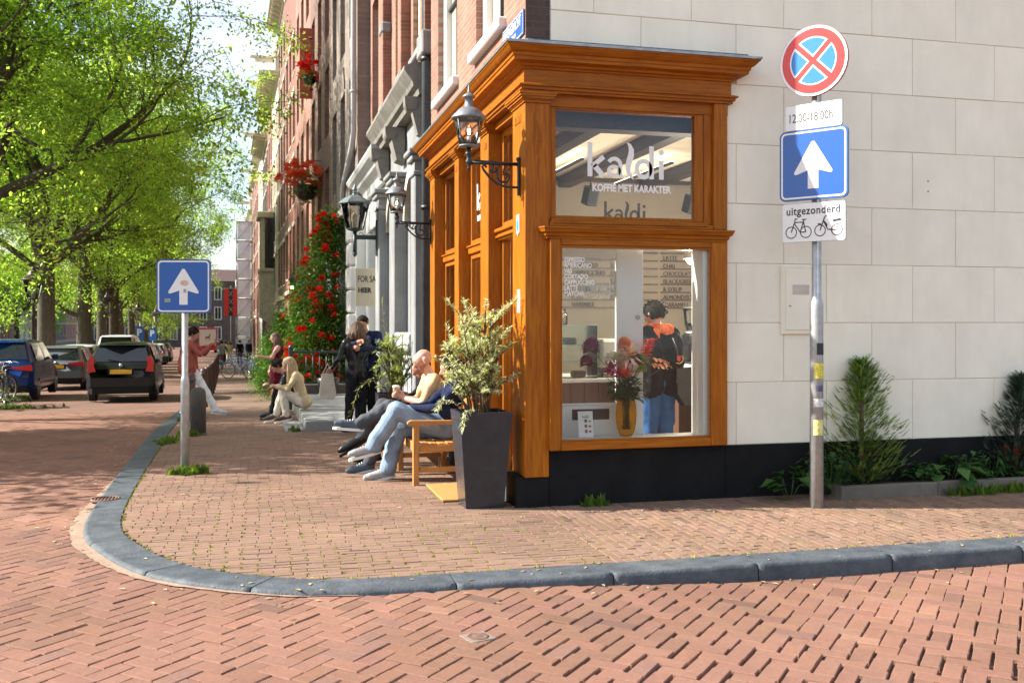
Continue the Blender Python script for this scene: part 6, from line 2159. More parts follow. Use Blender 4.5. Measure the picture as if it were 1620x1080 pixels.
def basket(label, x, y, z, r, n, petal):
    t = thing('flower_basket', label, 'flower basket', (x, y, z), 0, 'geranium baskets hung on the house fronts')
    P('bowl', M_IRON, lambda b: b.lathe([(.05, -r * .8), (r * .4, -r * .7), (r * .6, -r * .35), (r * .62, 0), (r * .5, 0)], 14), t)
    P('bracket', M_IRON, lambda b: b.tube([(-.0, 0, r * 1.3), (.35 + r, 0, r * 1.35)], .015, 6), t)
    b = MB(); ti = []
    foliage_cloud(b, ti, rg, [(rg.gauss(0, r * .45), rg.gauss(0, r * .8), rg.gauss(-.05, r * .35)) for _ in range(n)], (.11, .08), (.08, .1, .08), 9)
    b.build('foliage', M_GREENL, t, tint=np.array(ti))
    for k in range(n // 2):
        b = MB(); ti = []; bloom(b, ti, rg, (rg.gauss(-.12, r * .55), rg.gauss(0, r * 1.1), rg.gauss(r * .35, r * .45)), .17); b.build('bloom', petal, t, tint=np.array(ti))
basket('large basket of orange red geraniums on the grey brown house', bendx(24.5) - .5, 24.5, 6.0, .62, 80, M_ORP)
basket('smaller geranium basket hanging beside the red shutter', bendx(26) - .25, 26.0, 9.9, .36, 26, M_REDP)

# ---- planting bed along the side wall -----------------------------------------------
M_KERBC = mat('weathered_concrete', (.17, .145, .115), .9, .25, 8, bump=.4, bscale=50, dirt=.35, dscale=4)
t = thing('planting_bed', 'narrow raised planting bed with concrete edging along the stucco wall', 'planting bed', (2.86, -.34, 0))
for k in range(6):
    P('edging_stone', M_KERBC, lambda b: b.box(k * 1.0 + .003, 0, -.1, k * 1.0 + .997, .08, .115 + .004 * (k % 2), .008), t)
P('edging_stone', M_KERBC, lambda b: b.box(0, .083, -.1, .08, .335, .112, .008), t)
P('soil', M_SOIL, lambda b: b.box(.081, .081, -.05, 6, .335, .085), t)

M_THUJA = mat_leaf('thuja', (.09, .17, .03), (.34, .46, .10), .35)
M_THUJAB = mat_leaf('dry_thuja', (.07, .045, .02), (.16, .11, .045), .2)
def conifer(label, x, y, z, h, r, ml, seed, rake=(0, 0), dry=True):
    t = thing('conifer_shrub', label, 'shrub', (x, y, z))
    rg = random.Random(seed)
    P('trunk', M_WOODS, lambda b: b.tube([(0, 0, -.1), (rake[0] * .5, rake[1] * .5, h * .6), (rake[0], rake[1], h * .95)], [.03, .02, .006], 6), t)
    for (lo, hi, m_, n) in (((0, .34, M_THUJAB, 160), (.04, 1.0, ml, 1300)) if dry else ((0, 1.0, ml, 1300),)):
        b = MB(); ti = []
        for k in range(n):
            f = rg.uniform(lo, hi)
            a = rg.uniform(0, 2 * pi)
            rr = r * (1 - f) ** .55 * (.42 + .58 * sstep(f / .25)) * rg.uniform(.15, 1.12) * (1 + .3 * sin(3 * a + 9 * f) + .18 * sin(17 * f + a))
            q = Vector((rake[0] * f + rr * cos(a), rake[1] * f + rr * sin(a) * .75, f * h))
            d = Vector((cos(a), sin(a), rg.uniform(.4, 1.5))).normalized()
            L = rg.uniform(.05, .11)
            side = d.cross(Vector((0, 0, 1))).normalized()
            tv = min(1, max(0, rg.gauss(.45 + .2 * (rr / r - .5), .25)))
            for s_ in range(7):
                c = q + d * L * s_ / 6
                for sg in (-1, 1):
                    leaf_mesh(b, c, d * .6 + side * sg * .7 + Vector((0, 0, rg.gauss(0, .15))), L * .34 * (1.1 - s_ / 8), .013, curl=.1, tints=ti, tv=tv)
            leaf_mesh(b, q, d, L * 1.1, .012, curl=.05, tints=ti, tv=tv)
        b.build('foliage', m_, t, tint=np.array(ti))
conifer('feathery green conifer shrub right of the sign post', 3.24, -.06, .05, 1.16, .45, M_THUJA, 2, (.02, 0))
conifer('bluish dark juniper shrub cut by the right edge', 4.93, -.05, .05, 1.0, .38, mat_leaf('juniper', (.035, .065, .05), (.11, .17, .13), .15), 9, (.1, 0))

M_BROAD = mat_leaf('broad_leaf', (.022, .075, .015), (.09, .20, .035), .35)
M_DKIVY = mat_leaf('dark_ivy_leaf', (.014, .045, .012), (.05, .12, .025), .3)
def low_plant(label, x, y, z, n, L, W, r, h, m_, seed, nm='leafy_plant', cat='plant'):
    rg = random.Random(seed)
    t = thing(nm, label, cat, (x, y, z))
    bs = MB(); b = MB(); ti = []
    for k in range(n):
        a = rg.uniform(0, 2 * pi); rr = r * sqrt(rg.random()); hh = h * rg.uniform(.35, 1.0) * (1 - .4 * rr / r)
        tip = Vector((rr * cos(a), rr * sin(a) * .7, hh))
        if k % 3 == 0: bs.tube([(tip.x * .2, tip.y * .2, 0), tip], .0022, 4)
        leaf_mesh(b, tip, (cos(a), sin(a), rg.uniform(-.4, .25)), L * rg.uniform(.6, 1.2), W * rg.uniform(.8, 1.2), curl=.25, tints=ti, tv=min(1, max(0, rg.gauss(.5, .3))))
    bs.build('stem', M_STEM, t); b.build('leaf', m_, t, tint=np.array(ti))
    return t
low_plant('broad leaved plant at the left of the sign post foot', 2.42, -.22, 0, 16, .15, .15, .13, .34, M_BROAD, 1)
low_plant('dark ivy mass between sign post and conifer shrub', 2.86, -.16, .02, 190, .075, .065, .27, .50, M_DKIVY, 2, 'ivy_bush', 'ivy')
low_plant('pale green plant just right of the conifer shrub', 3.85, -.14, .08, 40, .10, .07, .18, .2, M_BROAD, 3)
low_plant('large leaved plant sprawling in the middle of the planting bed', 4.12, -.16, .08, 34, .17, .13, .26, .26, M_BROAD, 4)
low_plant('bushy low plant with some reddish stems in the bed', 4.38, -.12, .08, 90, .07, .05, .2, .32, M_DKIVY, 5)
low_plant('feathery fern like plant in front of the black plinth', 4.62, -.12, .08, 120, .08, .022, .2, .34, M_BROAD, 6)
g = low_plant('red flowering geranium plant near the juniper', 4.86, -.14, .08, 40, .07, .065, .15, .2, M_BROAD, 7, 'geranium', 'plant')
for c in ((-.10, 0, .30), (.0, -.02, .26), (-.06, .02, .27)):
    b = MB(); ti = []; bloom(b, ti, rg, c, .03, 12); b.build('bloom', M_REDP, g, tint=np.array(ti))

# ---- for sale board ------------------------------------------------------------------
t = thing('for_sale_sign', 'beige for sale board on the house with the white portal', 'sign', (-.40, 10.78, 1.88))
P('board', mat('beige_board', (.38, .34, .25), .6, .05, 8), lambda b: b.box(0, 0, 0, .62, .02, .72, .004), t)
text_obj('FOR SALE', .17, 'lettering', M_SBLK, t, sgn_M(.045, -.0025, .46), extrude=.001, sx=.62, offset=.002)
text_obj('HEER', .125, 'lettering', M_SBLK, t, sgn_M(.055, -.0025, .26), extrude=.001, sx=.85, offset=.006)
P('bracket', M_IRON, lambda b: b.tube([(.6, .01, .68), (.9, .01, .68)], .012, 6), t)
# ================================================================== VEHICLES
M_TYRE = mat('tyre_rubber', (.018, .018, .018), .8, .2, 20)
M_RIM = mat('alloy_rim', (.35, .36, .37), .35, .15, 10, metal=.8)
M_PLATE = mat('yellow_number_plate', (.72, .42, .02), .5, .05, 10)
M_TAIL = mat('red_tail_light', (.55, .02, .015), .15, .1, 6, coat=.5)
M_CARGL = mat('dark_car_glass', (.02, .024, .028), .05, .2, 1, spec=.9)
M_PLAST = mat('dark_car_plastic', (.013, .013, .014), .6, .2, 20, spec=.15)


def paint(name, c): return mat(name, c, .22, .04, 3, coat=.2, spec=.25)


def car(label, x, y, rz, pm, L=4.1, W=1.70, H=1.52, slope=.42, belt=.98, lights='tall', group='cars parked and driving along the canal', hood=1.05):
    """Hatchback: rear end at local y = 0, nose towards +y."""
    t = thing('parked_car', label, 'car', (x, y, zroad(x, y)), rz, group)
    w = W / 2
    ST = [(0.0, w * .86, w * .88, w * .86, .34, .80, .86), (.05, w * .96, w * .95, w * .90, .26, belt - .06, belt), (.16, w * .99, w * .97, w * .84, .22, belt, belt + .04),
          (slope, w, w * .975, w * .70, .2, belt, H - .03), (slope + .5, w, w * .98, w * .74, .2, belt, H), (L * .48, w, w * .98, w * .74, .2, belt - .02, H), (L * .62, w, w * .97, w * .70, .2, belt - .03, H - .08),
          (L - hood - .05, w, w * .96, w * .74, .2, belt - .05, belt - .0), (L - .35, w * .97, w * .90, w * .66, .22, belt - .2, belt - .14), (L - .06, w * .88, w * .80, w * .6, .28, belt - .36, belt - .3), (L, w * .75, w * .7, w * .5, .36, .55, .58)]
    vs = []; fs = []
    for (yy, a, b_, c, zs, zb, zr) in ST:
        half = [(a * .9, zs), (a, zs + .14), (a * 1.0, zs + .34), (b_, zb - .06), (b_ * .985, zb), (c + .015, zr - .05), (c * .86, zr), (0, zr + .02)]
        ring_ = [(-u, v) for u, v in half[:-1]] + [half[-1]] + [(u, v) for u, v in reversed(half[:-1])]
        vs += [(u, yy, v) for u, v in ring_]
    n = 15
    for i in range(len(ST) - 1):
        for j in range(n - 1):
            fs.append((i * n + j, i * n + j + 1, (i + 1) * n + j + 1, (i + 1) * n + j))
        fs.append((i * n + n - 1, i * n, (i + 1) * n, (i + 1) * n + n - 1))
    fs.append(tuple(range(n))); fs.append(tuple(reversed(range((len(ST) - 1) * n, len(ST) * n))))
    P('body', pm, lambda b: b.add(vs, fs, True), t)
    # tailgate glass, side glass, windscreen: panels set just proud of the shell
    y0, z0, y1, z1 = .15, belt + .045, slope + .0, H - .06
    dv = Vector((0, -(z1 - z0), (y1 - y0))).normalized() * .012
    P('rear_window', M_CARGL, lambda b: b.add([(-w * .80, y0 + .02 + dv.y, z0 + .03), (w * .80, y0 + .02 + dv.y, z0 + .03), (w * .66, y1 + dv.y, z1 + .01), (-w * .66, y1 + dv.y, z1 + .01)], [(0, 1, 2, 3)], False), t)
    for sg in (-1, 1):
        for (ya, yb_, ta, tb) in ((slope + .12, L * .40, slope + .30, L * .40), (L * .41, L * .66, L * .41, L * .57)):
            P('side_window', M_CARGL, lambda b: b.add([(sg * w * .985, ya, belt + .02), (sg * w * .985, yb_, belt + .0), (sg * (w * .755 + .03), tb, H - .09), (sg * (w * .755 + .03), ta, H - .09)], [(0, 1, 2, 3)], False), t)
        P('door_handle', pm, lambda b: b.box(sg * w * .99 - .012, L * .33, .86, sg * w * .99 + .012, L * .33 + .18, .89, .004), t)
        P('wing_mirror', pm, lambda b: (b.obox((sg * (w + .09), L * .64, belt + .06), (.16, .09, .13), (0, 0, 0), .03)), t)
        if lights == 'tall':
            P('tail_light', M_TAIL, lambda b: (b.prism([(sg * w * .93, .78), (sg * w * .70, .80), (sg * w * .76, .95), (sg * w * .74, 1.16), (sg * w * .84, 1.22), (sg * w * .94, 1.0)], -.02, .16, 'xz')), t)
        else:
            P('tail_light', M_TAIL, lambda b: (b.prism([(sg * w * .95, .80), (sg * w * .42, .86), (sg * w * .42, .92), (sg * w * .95, .97)], -.015, .12, 'xz')), t)
        for yy in (.72, L - .85):
            wh = P('wheel', M_TYRE, lambda b: (b.tube([(sg * (w - .21), yy, .31), (sg * (w - .19), yy, .31), (sg * (w - .02), yy, .31), (sg * (w + .0), yy, .31)], [.27, .31, .31, .28], 24, smooth=False)), t)
            P('rim', M_RIM, lambda b: (b.tube([(sg * (w - .01), yy, .31), (sg * (w + .008), yy, .31)], [.2, .19], 18), [b.bar((sg * (w + .01), yy, .31), (sg * (w + .012), yy + .17 * cos(k * 1.2566), .31 + .17 * sin(k * 1.2566)), .035, .012) for k in range(5)]), wh)
    P('rear_bumper', pm, lambda b: b.prism([(-w * .93, .02), (-w * .85, -.06), (w * .85, -.06), (w * .93, .02), (w * .9, .12), (-w * .9, .12)], .42, .64, 'xy'), t)
    P('lower_bumper', M_PLAST, lambda b: b.prism([(-w * .9, .03), (-w * .8, -.045), (w * .8, -.045), (w * .9, .03), (w * .88, .12), (-w * .88, .12)], .24, .418, 'xy'), t)
    P('plate_recess', M_PLAST, lambda b: b.box(-.32, -.018, .71, .32, .03, .88, .01), t)
    P('number_plate', M_PLATE, lambda b: b.box(-.26, -.03, .74, .26, -.016, .85, .004), t)
    P('rear_wiper', M_PLAST, lambda b: b.bar((0, .15, belt + .07), (-.32, .17, belt + .12), .014, .012), t)
    P('spoiler', pm, lambda b: b.prism([(slope - .10, H - .05), (slope + .2, H + .01), (slope + .2, H - .03)], -w * .66, w * .66, 'yz'), t)
    P('emblem', M_RIM, lambda b: b.lathe([(.05, 0), (.05, .01), (0, .012)], 14, (0, 0, 0)), t).matrix_local = Matrix.Translation((0, .03, belt - .02)) @ Euler((radians(80), 0, 0)).to_matrix().to_4x4()
    return t


car('black hatchback with tall red tail lights driving up the street', -5.62, 18.9, radians(2.0), paint('black_car_paint', (.012, .013, .014)))
car('dark blue car parked in front of the thick elm trunk', -8.95, 20.6, radians(1.5), paint('blue_car_paint', (.008, .03, .13)), L=4.3, W=1.85, H=1.62, slope=.40, belt=1.05, lights='wide')
car('grey car parked between the blue car and the black hatchback', -8.75, 27.4, radians(1.8), paint('grey_car_paint', (.13, .14, .15)), L=4.2, W=1.8, H=1.45, slope=.55, belt=.95, lights='wide')
car('white car parked beyond the grey car', -9.2, 33.6, radians(1.8), paint('white_car_paint', (.62, .63, .64)), L=4.2, W=1.78, H=1.5, lights='wide')
car('tall white van with red tail lights parked beyond the black hatchback', -8.5, 39.6, radians(2.0), paint('white_car_paint', (.62, .63, .64)), L=4.6, W=1.9, H=1.95, slope=.2, belt=1.15)
car('silver car parked beyond the white van', -8.9, 47.0, radians(2.0), paint('silver_car_paint', (.38, .40, .42)))
car('second white car parked further along the quay', -9.2, 53.5, radians(2.0), paint('white_car_paint', (.62, .63, .64)), lights='wide')
car('dark grey car far along the parked row', -9.4, 60.5, radians(2.0), paint('grey_car_paint', (.13, .14, .15)), lights='wide')
car('white car near the end of the visible parked row', -9.7, 68.0, radians(2.0), paint('white_car_paint', (.62, .63, .64)))
car('black car farthest along the parked row', -10.1, 77.0, radians(2.0), paint('black_car_paint', (.012, .013, .014)))

# box truck far up the street
t = thing('box_truck', 'white box truck with red back end far up the street', 'truck', (-8.6, 122, zroad(-8.6, 122)), radians(2))
M_TW = paint('truck_white', (.66, .66, .64)); M_TR = paint('truck_red', (.50, .03, .03))
P('box', M_TW, lambda b: b.box(-1.1, 0, .95, 1.1, 5.0, 3.15, .05), t)
P('red_edging', M_TR, lambda b: (b.box(-1.12, -.03, 3.0, 1.12, .05, 3.2, .02), b.box(-1.12, -.03, .95, -1.0, .05, 2.99, .02), b.box(1.0, -.03, .95, 1.12, .05, 2.99, .02)), t)
P('tail_lift', M_TR, lambda b: b.box(-1.05, -.08, .35, 1.05, .1, .93, .03), t)
P('animal_mark', M_TR, lambda b: b.prism([(-.25, 1.6), (-.2, 1.6), (-.18, 1.85), (.15, 1.85), (.2, 1.6), (.26, 1.6), (.24, 1.95), (.28, 2.2), (.4, 2.3), (.3, 2.42), (.18, 2.35), (.12, 2.1), (-.3, 2.08)], -.012, -.002, 'xz'), t)
P('cab', M_TW, lambda b: b.box(-1.0, 5.1, .5, 1.0, 6.8, 2.4, .15), t)
for sg in (-1, 1):
    P('tail_light', M_TAIL, lambda b: b.box(sg * .85 - .1, -.1, .55, sg * .85 + .1, -.07, .7), t)
    for yy in (1.0, 5.8):
        P('wheel', M_TYRE, lambda b: b.tube([(sg * .75, yy, .42), (sg * 1.05, yy, .42)], .42, 18, smooth=False), t)

# bicycles
M_BLKP = mat('black_bicycle_paint', (.014, .014, .016), .35, .2, 10, coat=.3)
M_CHROME = mat('chrome', (.5, .5, .5), .25, .1, metal=1.0)
M_SADDLE = mat('saddle_leather', (.05, .03, .02), .6, .2)


def torus_y(b, c, R, r, n=22, m=6):
    """Wheel-like torus in the y-z plane."""
    b.tube([(c[0], c[1] + R * cos(2 * pi * k / n), c[2] + R * sin(2 * pi * k / n)) for k in range(n + 1)], r, m, caps=False)


def bicycle(label, x, y, rz, fm, group, tilt=.09):
    t = thing('bicycle', label, 'bicycle', (x, y, (hgt(y) if x > -3.7 else zroad(x, y))), rz, group)
    t.rotation_euler = (0, tilt, rz)
    for yy in (.34, 1.42):
        wh = P('wheel', M_TYRE, lambda b: torus_y(b, (0, yy, .35), .335, .019), t)
        P('rim', M_CHROME, lambda b: torus_y(b, (0, yy, .35), .312, .010), wh)
        P('spokes', M_CHROME, lambda b: [b.tube([(.02 * (-1) ** k, yy, .35), (0, yy + .31 * cos(k * pi / 9), .35 + .31 * sin(k * pi / 9))], .0018, 3, caps=False) for k in range(18)], wh)
        P('mudguard', fm, lambda b: b.tube([(0, yy + .37 * cos(a), .35 + .37 * sin(a)) for a in [(.1 if yy > 1 else .2) + 2.5 * k / 9 for k in range(10)]], .014, 5), t)
    P('frame', fm, lambda b: [b.tube(q, .016, 7) for q in (((0, .34, .35), (0, .82, .30), (0, 1.26, .88)), ((0, .34, .35), (0, .66, .80)), ((0, .82, .30), (0, .64, .92)), ((0, .66, .80), (0, 1.25, .82)), ((0, 1.42, .35), (0, 1.36, .55), (0, 1.24, 1.02)))], t)
    P('saddle', M_SADDLE, lambda b: b.ell((0, .60, .96), (.10, .14, .04), 12, 6), t)
    P('handlebar', M_CHROME, lambda b: b.tube([(-.30, 1.0, 1.05), (-.26, 1.12, 1.07), (0, 1.24, 1.06), (.26, 1.12, 1.07), (.30, 1.0, 1.05)], .012, 6), t)
    P('crank', M_CHROME, lambda b: (b.tube([(-.07, .82, .30), (.07, .82, .30)], .012, 6), b.tube([(.06, .82, .30), (.06, .90, .16)], .009, 5), b.tube([(-.06, .82, .30), (-.06, .74, .44)], .009, 5), b.box(.05, .86, .145, .15, .94, .165), b.box(-.15, .70, .43, -.05, .78, .45))
      , t)
    P('carrier', fm, lambda b: (b.box(-.07, .02, .74, .07, .46, .755), [b.tube([(sx_, .3, .74), (sx_, .34, .36)], .007, 5) for sx_ in (-.06, .06)]), t)
    P('lamp', M_CHROME, lambda b: b.lathe([(.03, 0), (.045, .05), (0, .06)], 10, (0, 1.33, .86)), t)
    return t


bk = bicycle('black bicycle nearest the left edge beside the brown bollard', -8.55, 16.2, radians(-12), M_BLKP, 'bicycles parked along the quay')
for (x, y, r, lab) in ((-8.2, 16.9, 8, 'bicycle parked right beside the blue car, second from the left edge'), (-7.95, 17.4, 20, 'rightmost bicycle of the group in front of the blue car'), (-8.9, 17.6, -25, 'bicycle half hidden behind the group at the left edge')):
    dup(bk, (x, y, zroad(x, y)), radians(r), lab).rotation_euler = (0, .08, radians(r))
b2 = bicycle('white framed bicycle leaning by the hedge further up the pavement', -2.0, 33.0, radians(25), mat('pale_blue_paint', (.3, .4, .62), .4), 'bicycles standing by the house fronts')
for (y, r, lab) in ((35.5, 60, 'bicycle just behind the white framed one'), (38.0, 10, 'third bicycle standing by the house fronts'), (44.0, 50, 'farthest bicycle standing by the house fronts')):
    dup(b2, (-2.0 + bendx(y) + .3, y, hgt(y)), radians(r), lab).rotation_euler = (0, .08, radians(r))
t = thing('saddle_cover', 'light blue cover draped over a bicycle by the blue car', 'cover', (-8.3, 17.0, zroad(-8.3, 17) + .98))
P('cloth', mat('light_blue_cloth', (.16, .32, .62), .6, .15, 8, bump=.3, bscale=10), lambda b: b.ell((0, .5, .02), (.24, .36, .16), 16, 8, None, .25), t)
M_PLSTK = mat_leaf('creeper_leaf', (.06, .12, .02), (.3, .36, .12), .35)
low_plant('pale leafy weeds growing around the parked bicycles', -7.85, 16.9, zroad(-7.9, 17) - .01, 120, .10, .06, .5, .65, M_PLSTK, 12)

# moped
t = thing('moped', 'dark moped with red tail light on the pavement up the street', 'moped', (-4.36, 52.0, hgt(52)))
for yy in (.3, 1.45):
    P('wheel', M_TYRE, lambda b: b.tube([(-.06, yy, .26), (.06, yy, .26)], .26, 16, smooth=False), t)
P('body', M_BLKP, lambda b: (b.obox((0, .45, .55), (.30, .8, .32), (.1, 0, 0), .08), b.obox((0, 1.3, .65), (.32, .12, .7), (-.2, 0, 0), .05), b.obox((0, .9, .32), (.28, .6, .1), (0, 0, 0), .03)), t)
P('seat', M_PLAST, lambda b: b.obox((0, .5, .78), (.28, .7, .1), (0, 0, 0), .04), t)
P('tail_light', M_TAIL, lambda b: b.box(-.12, -.02, .66, .12, .06, .76, .02), t)
P('number_plate', mat('pale_blue_plate', (.3, .55, .75), .5), lambda b: b.box(-.1, -.05, .42, .1, -.03, .58), t)
P('handlebar', M_PLAST, lambda b: b.tube([(-.32, 1.15, 1.02), (0, 1.25, 1.05), (.32, 1.15, 1.02)], .02, 6), t)

# scaffold tower and city banner far down the row
t = thing('scaffold_tower', 'scaffold tower hung with pale sheeting far down the house row', 'scaffold', (-3.5, 98, hgt(98)))
M_SHEET = mat('pale_sheeting', (.66, .70, .80), .7, .15, 1.5)
for i in range(7):
    for (xx, yy) in ((-1.1, 0), (.5, 0), (-1.1, 3), (.5, 3)):
        P('upright', M_GALV, lambda b: b.tube([(xx, yy, i * 2), (xx, yy, i * 2 + 2)], .05, 6), t)
    P('deck', M_GALV, lambda b: b.box(-1.15, -.05, i * 2 + 1.95, .55, 3.05, i * 2 + 2.02), t)
    P('brace', M_GALV, lambda b: b.tube([(-1.1, -.06, i * 2), (.5, -.06, i * 2 + 2)], .03, 5), t)
    P('sheet', M_SHEET, lambda b: b.box(-.95, .03, i * 2 + .1, .35, .05, i * 2 + 1.9), t)
t = thing('city_banner', 'red and black vertical banner with three white crosses far up the street', 'banner', (-4.9, 90, hgt(90)))
P('red_cloth', mat('banner_red', (.55, .02, .02), .7, .1, 4), lambda b: (b.box(-.60, 0, 4.0, -.2, .02, 6.6), b.box(.2, 0, 4.0, .60, .02, 6.6)), t)
P('black_cloth', mat('banner_black', (.015, .015, .015), .7, .1, 4), lambda b: b.box(-.199, 0, 4.0, .199, .02, 6.6), t)
for k in range(3):
    P('white_cross', M_SWHITE, lambda b: [b.bar((-.16 * s_, -.02, 4.42 + k * .75), (.16 * s_, -.02, 4.88 + k * .75), .10, .02) for s_ in (1, -1)], t)
P('mast', M_GALV, lambda b: (b.tube([(0, .05, 0), (0, .05, 6.9)], .05, 8), b.tube([(-.62, .03, 6.65), (.62, .03, 6.65)], .03, 6)), t)
# ================================================================== PEOPLE
SKIN = mat('skin', (.52, .27, .19), .55, .06, 12, bump=.05)
SKIN2 = mat('skin_tan', (.46, .22, .145), .55, .06, 12, bump=.05)


def cloth(name, c, b=.5, s=16, rough=.85): return mat('cloth_' + name, c, rough, .16, 9, bump=b, bscale=s, spec=.12)


def capsule(b, a, c, ra, rc, n=12):
    a, c = Vector(a), Vector(c)
    d = c - a; L = d.length
    if L < 1e-5:
        b.ell(a, (ra, ra, ra), n, 8); return
    d /= L
    pts = []; rad = []
    for k in range(4):
        th = pi / 2 * (k / 4.0); pts.append(a - d * ra * cos(th)); rad.append(max(.0008, ra * sin(th)))
    pts.append(a); rad.append(ra); pts.append(c); rad.append(rc)
    for k in range(1, 5):
        th = pi / 2 * (k / 4.0); pts.append(c + d * rc * sin(th)); rad.append(max(.0008, rc * cos(th)))
    b.tube(pts, rad, n)


def person(label, loc, rz, J, cols, hair=None, voxel=.009, fingers=True, extra=(), female=False, sole=True, group=None, build=1.0, beard=None):
    """J: joints in a frame where the person looks along +y. cols: materials for top, sleeve, trousers, shin, skin, shoe."""
    t = thing('person', label, 'person', loc, rz, group)
    V = {k: Vector(v) for k, v in J.items() if isinstance(v, tuple)}
    caps = []
    def c(a, d, ra, rb, tag): caps.append((Vector(a), Vector(d), ra, rb, tag))
    hipL, hipR, shL, shR, neck, head = V['hipL'], V['hipR'], V['shL'], V['shR'], V['neck'], V['head']
    hm = (hipL + hipR) / 2; sm = (shL + shR) / 2
    k = build; lw_ = J.get('lw', 1.0)
    fw_ = V.get('face', Vector((0, 1, 0))).normalized()
    # torso
    wst = hm.lerp(sm, .42)
    for a, s_ in ((hipL, shL), (hipR, shR)):
        aa = a.lerp(hm, .25); ss = s_.lerp(sm, .38)
        c(aa, wst + (aa - hm) * .8, .105 * k, .098 * k, 'top'); c(wst + (aa - hm) * .8, ss - (sm - hm).normalized() * .07, .098 * k, .108 * k, 'top')
    c(shL.lerp(sm, .1), shR.lerp(sm, .1), .066 * k, .066 * k, 'top')
    c(hipL, hipR, .098 * k, .098 * k, 'trousers')
    c(sm.lerp(neck, .2), neck.lerp(head, .45), .056, .05, 'skin')
    # head
    up = (head - neck).normalized(); fw2 = (fw_ - up * fw_.dot(up)).normalized(); rt_ = fw2.cross(up)
    c(head + up * .03 - fw2 * .018, head + up * .02 + fw2 * .022, .088, .083, 'skin')
    c(head + fw2 * .025 - up * .02, head + fw2 * .048 - up * .075, .068, .044, 'beard' if beard else 'skin')
    c(head + fw2 * .098 + up * .012, head + fw2 * .116 - up * .026, .010, .016, 'skin')
    c(head + fw2 * .088 + up * .035 - rt_ * .03, head + fw2 * .088 + up * .035 + rt_ * .03, .016, .016, 'skin')
    c(head + fw2 * .092 - up * .058 - rt_ * .016, head + fw2 * .092 - up * .058 + rt_ * .016, .010, .010, 'lips')
    for s_ in (-1, 1):
        c(head + rt_ * s_ * .088 - up * .02, head + rt_ * s_ * .092 - fw2 * .012 + up * .022, .014, .018, 'skin')
    # arms
    for S in 'LR':
        sh, el, wr = V['sh' + S], V['el' + S], V['wr' + S]
        c(sh, el, .056 * k, .045 * k, 'sleeve'); c(el, wr, .043 * k, .030, 'forearm')
        hd = (V['hand' + S] - wr).normalized() if 'hand' + S in V else (wr - el).normalized()
        side = V['palm' + S].normalized() if 'palm' + S in V else Vector((1, 0, 0))
        side = (side - hd * side.dot(hd)).normalized(); nrm_ = hd.cross(side)
        c(wr + hd * .02, wr + hd * .075, .026, .030, 'skin')
        c(wr + hd * .05 - side * .018, wr + hd * .078 - side * .02, .022, .020, 'skin'); c(wr + hd * .05 + side * .018, wr + hd * .078 + side * .02, .022, .020, 'skin')
        if fingers:
            curl = J.get('curl' + S, .5)
            for i, (o, L) in enumerate(((-.030, .066), (-.010, .078), (.010, .074), (.029, .058))):
                b0 = wr + hd * .088 + side * o
                d1 = (hd * cos(curl) + nrm_ * sin(curl)); d2 = (hd * cos(curl * 2.2) + nrm_ * sin(curl * 2.2))
                m_ = b0 + d1 * L * .5
                c(b0, m_, .0105, .0098, 'skin'); c(m_, m_ + d2 * L * .5, .0098, .0088, 'skin')
            b0 = wr + hd * .03 - side * .03; d1 = (hd * .7 - side * .6 + nrm_ * .5).normalized()
            c(b0, b0 + d1 * .04, .0135, .0115, 'skin'); c(b0 + d1 * .04, b0 + d1 * .04 + (hd * .9 + nrm_ * .5).normalized() * .03, .0115, .0095, 'skin')
    # legs
    for S in 'LR':
        hp, kn, an, toe = V['hip' + S], V['kn' + S], V['an' + S], V['toe' + S]
        c(hp, kn, .094 * k * lw_, .074 * k * lw_, 'thigh'); c(kn, an.lerp(kn, .08), .072 * k * lw_, J.get('cuff', .058) * 1.0, 'shin')
        f = (toe - an).normalized(); sd = f.cross(Vector((0, 0, 1)))
        heel = an - f * .045 - Vector((0, 0, .02))
        c(an + Vector((0, 0, -.005)), heel, .042, .042, 'shoe'); c(heel, toe - f * .05, .043, .040, 'shoe'); c(an, toe - f * .07, .045, .040, 'shoe'); c(toe - f * .05, toe, .042, .030, 'shoe')
    for e in extra: caps.append((Vector(e[0]), Vector(e[1]), e[2], e[3], e[4]))
    b = MB()
    for (a, d, ra, rb, tg) in caps: capsule(b, a, d, ra, rb)
    me = bpy.data.meshes.new('body_src'); me.from_pydata(b.v, [], b.f); me.update()
    tmp = bpy.data.objects.new('tmp', me); COL.objects.link(tmp)
    rm = tmp.modifiers.new('r', 'REMESH'); rm.mode = 'VOXEL'; rm.voxel_size = voxel; rm.adaptivity = 0
    sm_ = tmp.modifiers.new('s', 'SMOOTH'); sm_.factor = .5; sm_.iterations = 3
    dg = bpy.context.evaluated_depsgraph_get()
    bm = bpy.data.meshes.new_from_object(tmp.evaluated_get(dg))
    bpy.data.objects.remove(tmp)
    n = len(bm.polygons)
    ctr = np.empty(n * 3); bm.polygons.foreach_get('center', ctr); ctr = ctr.reshape(-1, 3)
    best = np.full(n, 1e9); who = np.zeros(n, dtype=int)
    order = ['top', 'sleeve', 'forearm', 'trousers', 'thigh', 'shin', 'skin', 'shoe', 'lips', 'beard', 'scarf', 'collar']
    for (a, d, ra, rb, tg) in caps:
        A = np.array(a); D = np.array(d) - A; L2 = max(1e-9, float(D @ D))
        u = np.clip(((ctr - A) @ D) / L2, 0, 1)
        dist = np.linalg.norm(ctr - A - u[:, None] * D, axis=1) - (ra + (rb - ra) * u)
        mk = dist < best
        best[mk] = dist[mk]; who[mk] = order.index(tg)
    sk = cols['skin']
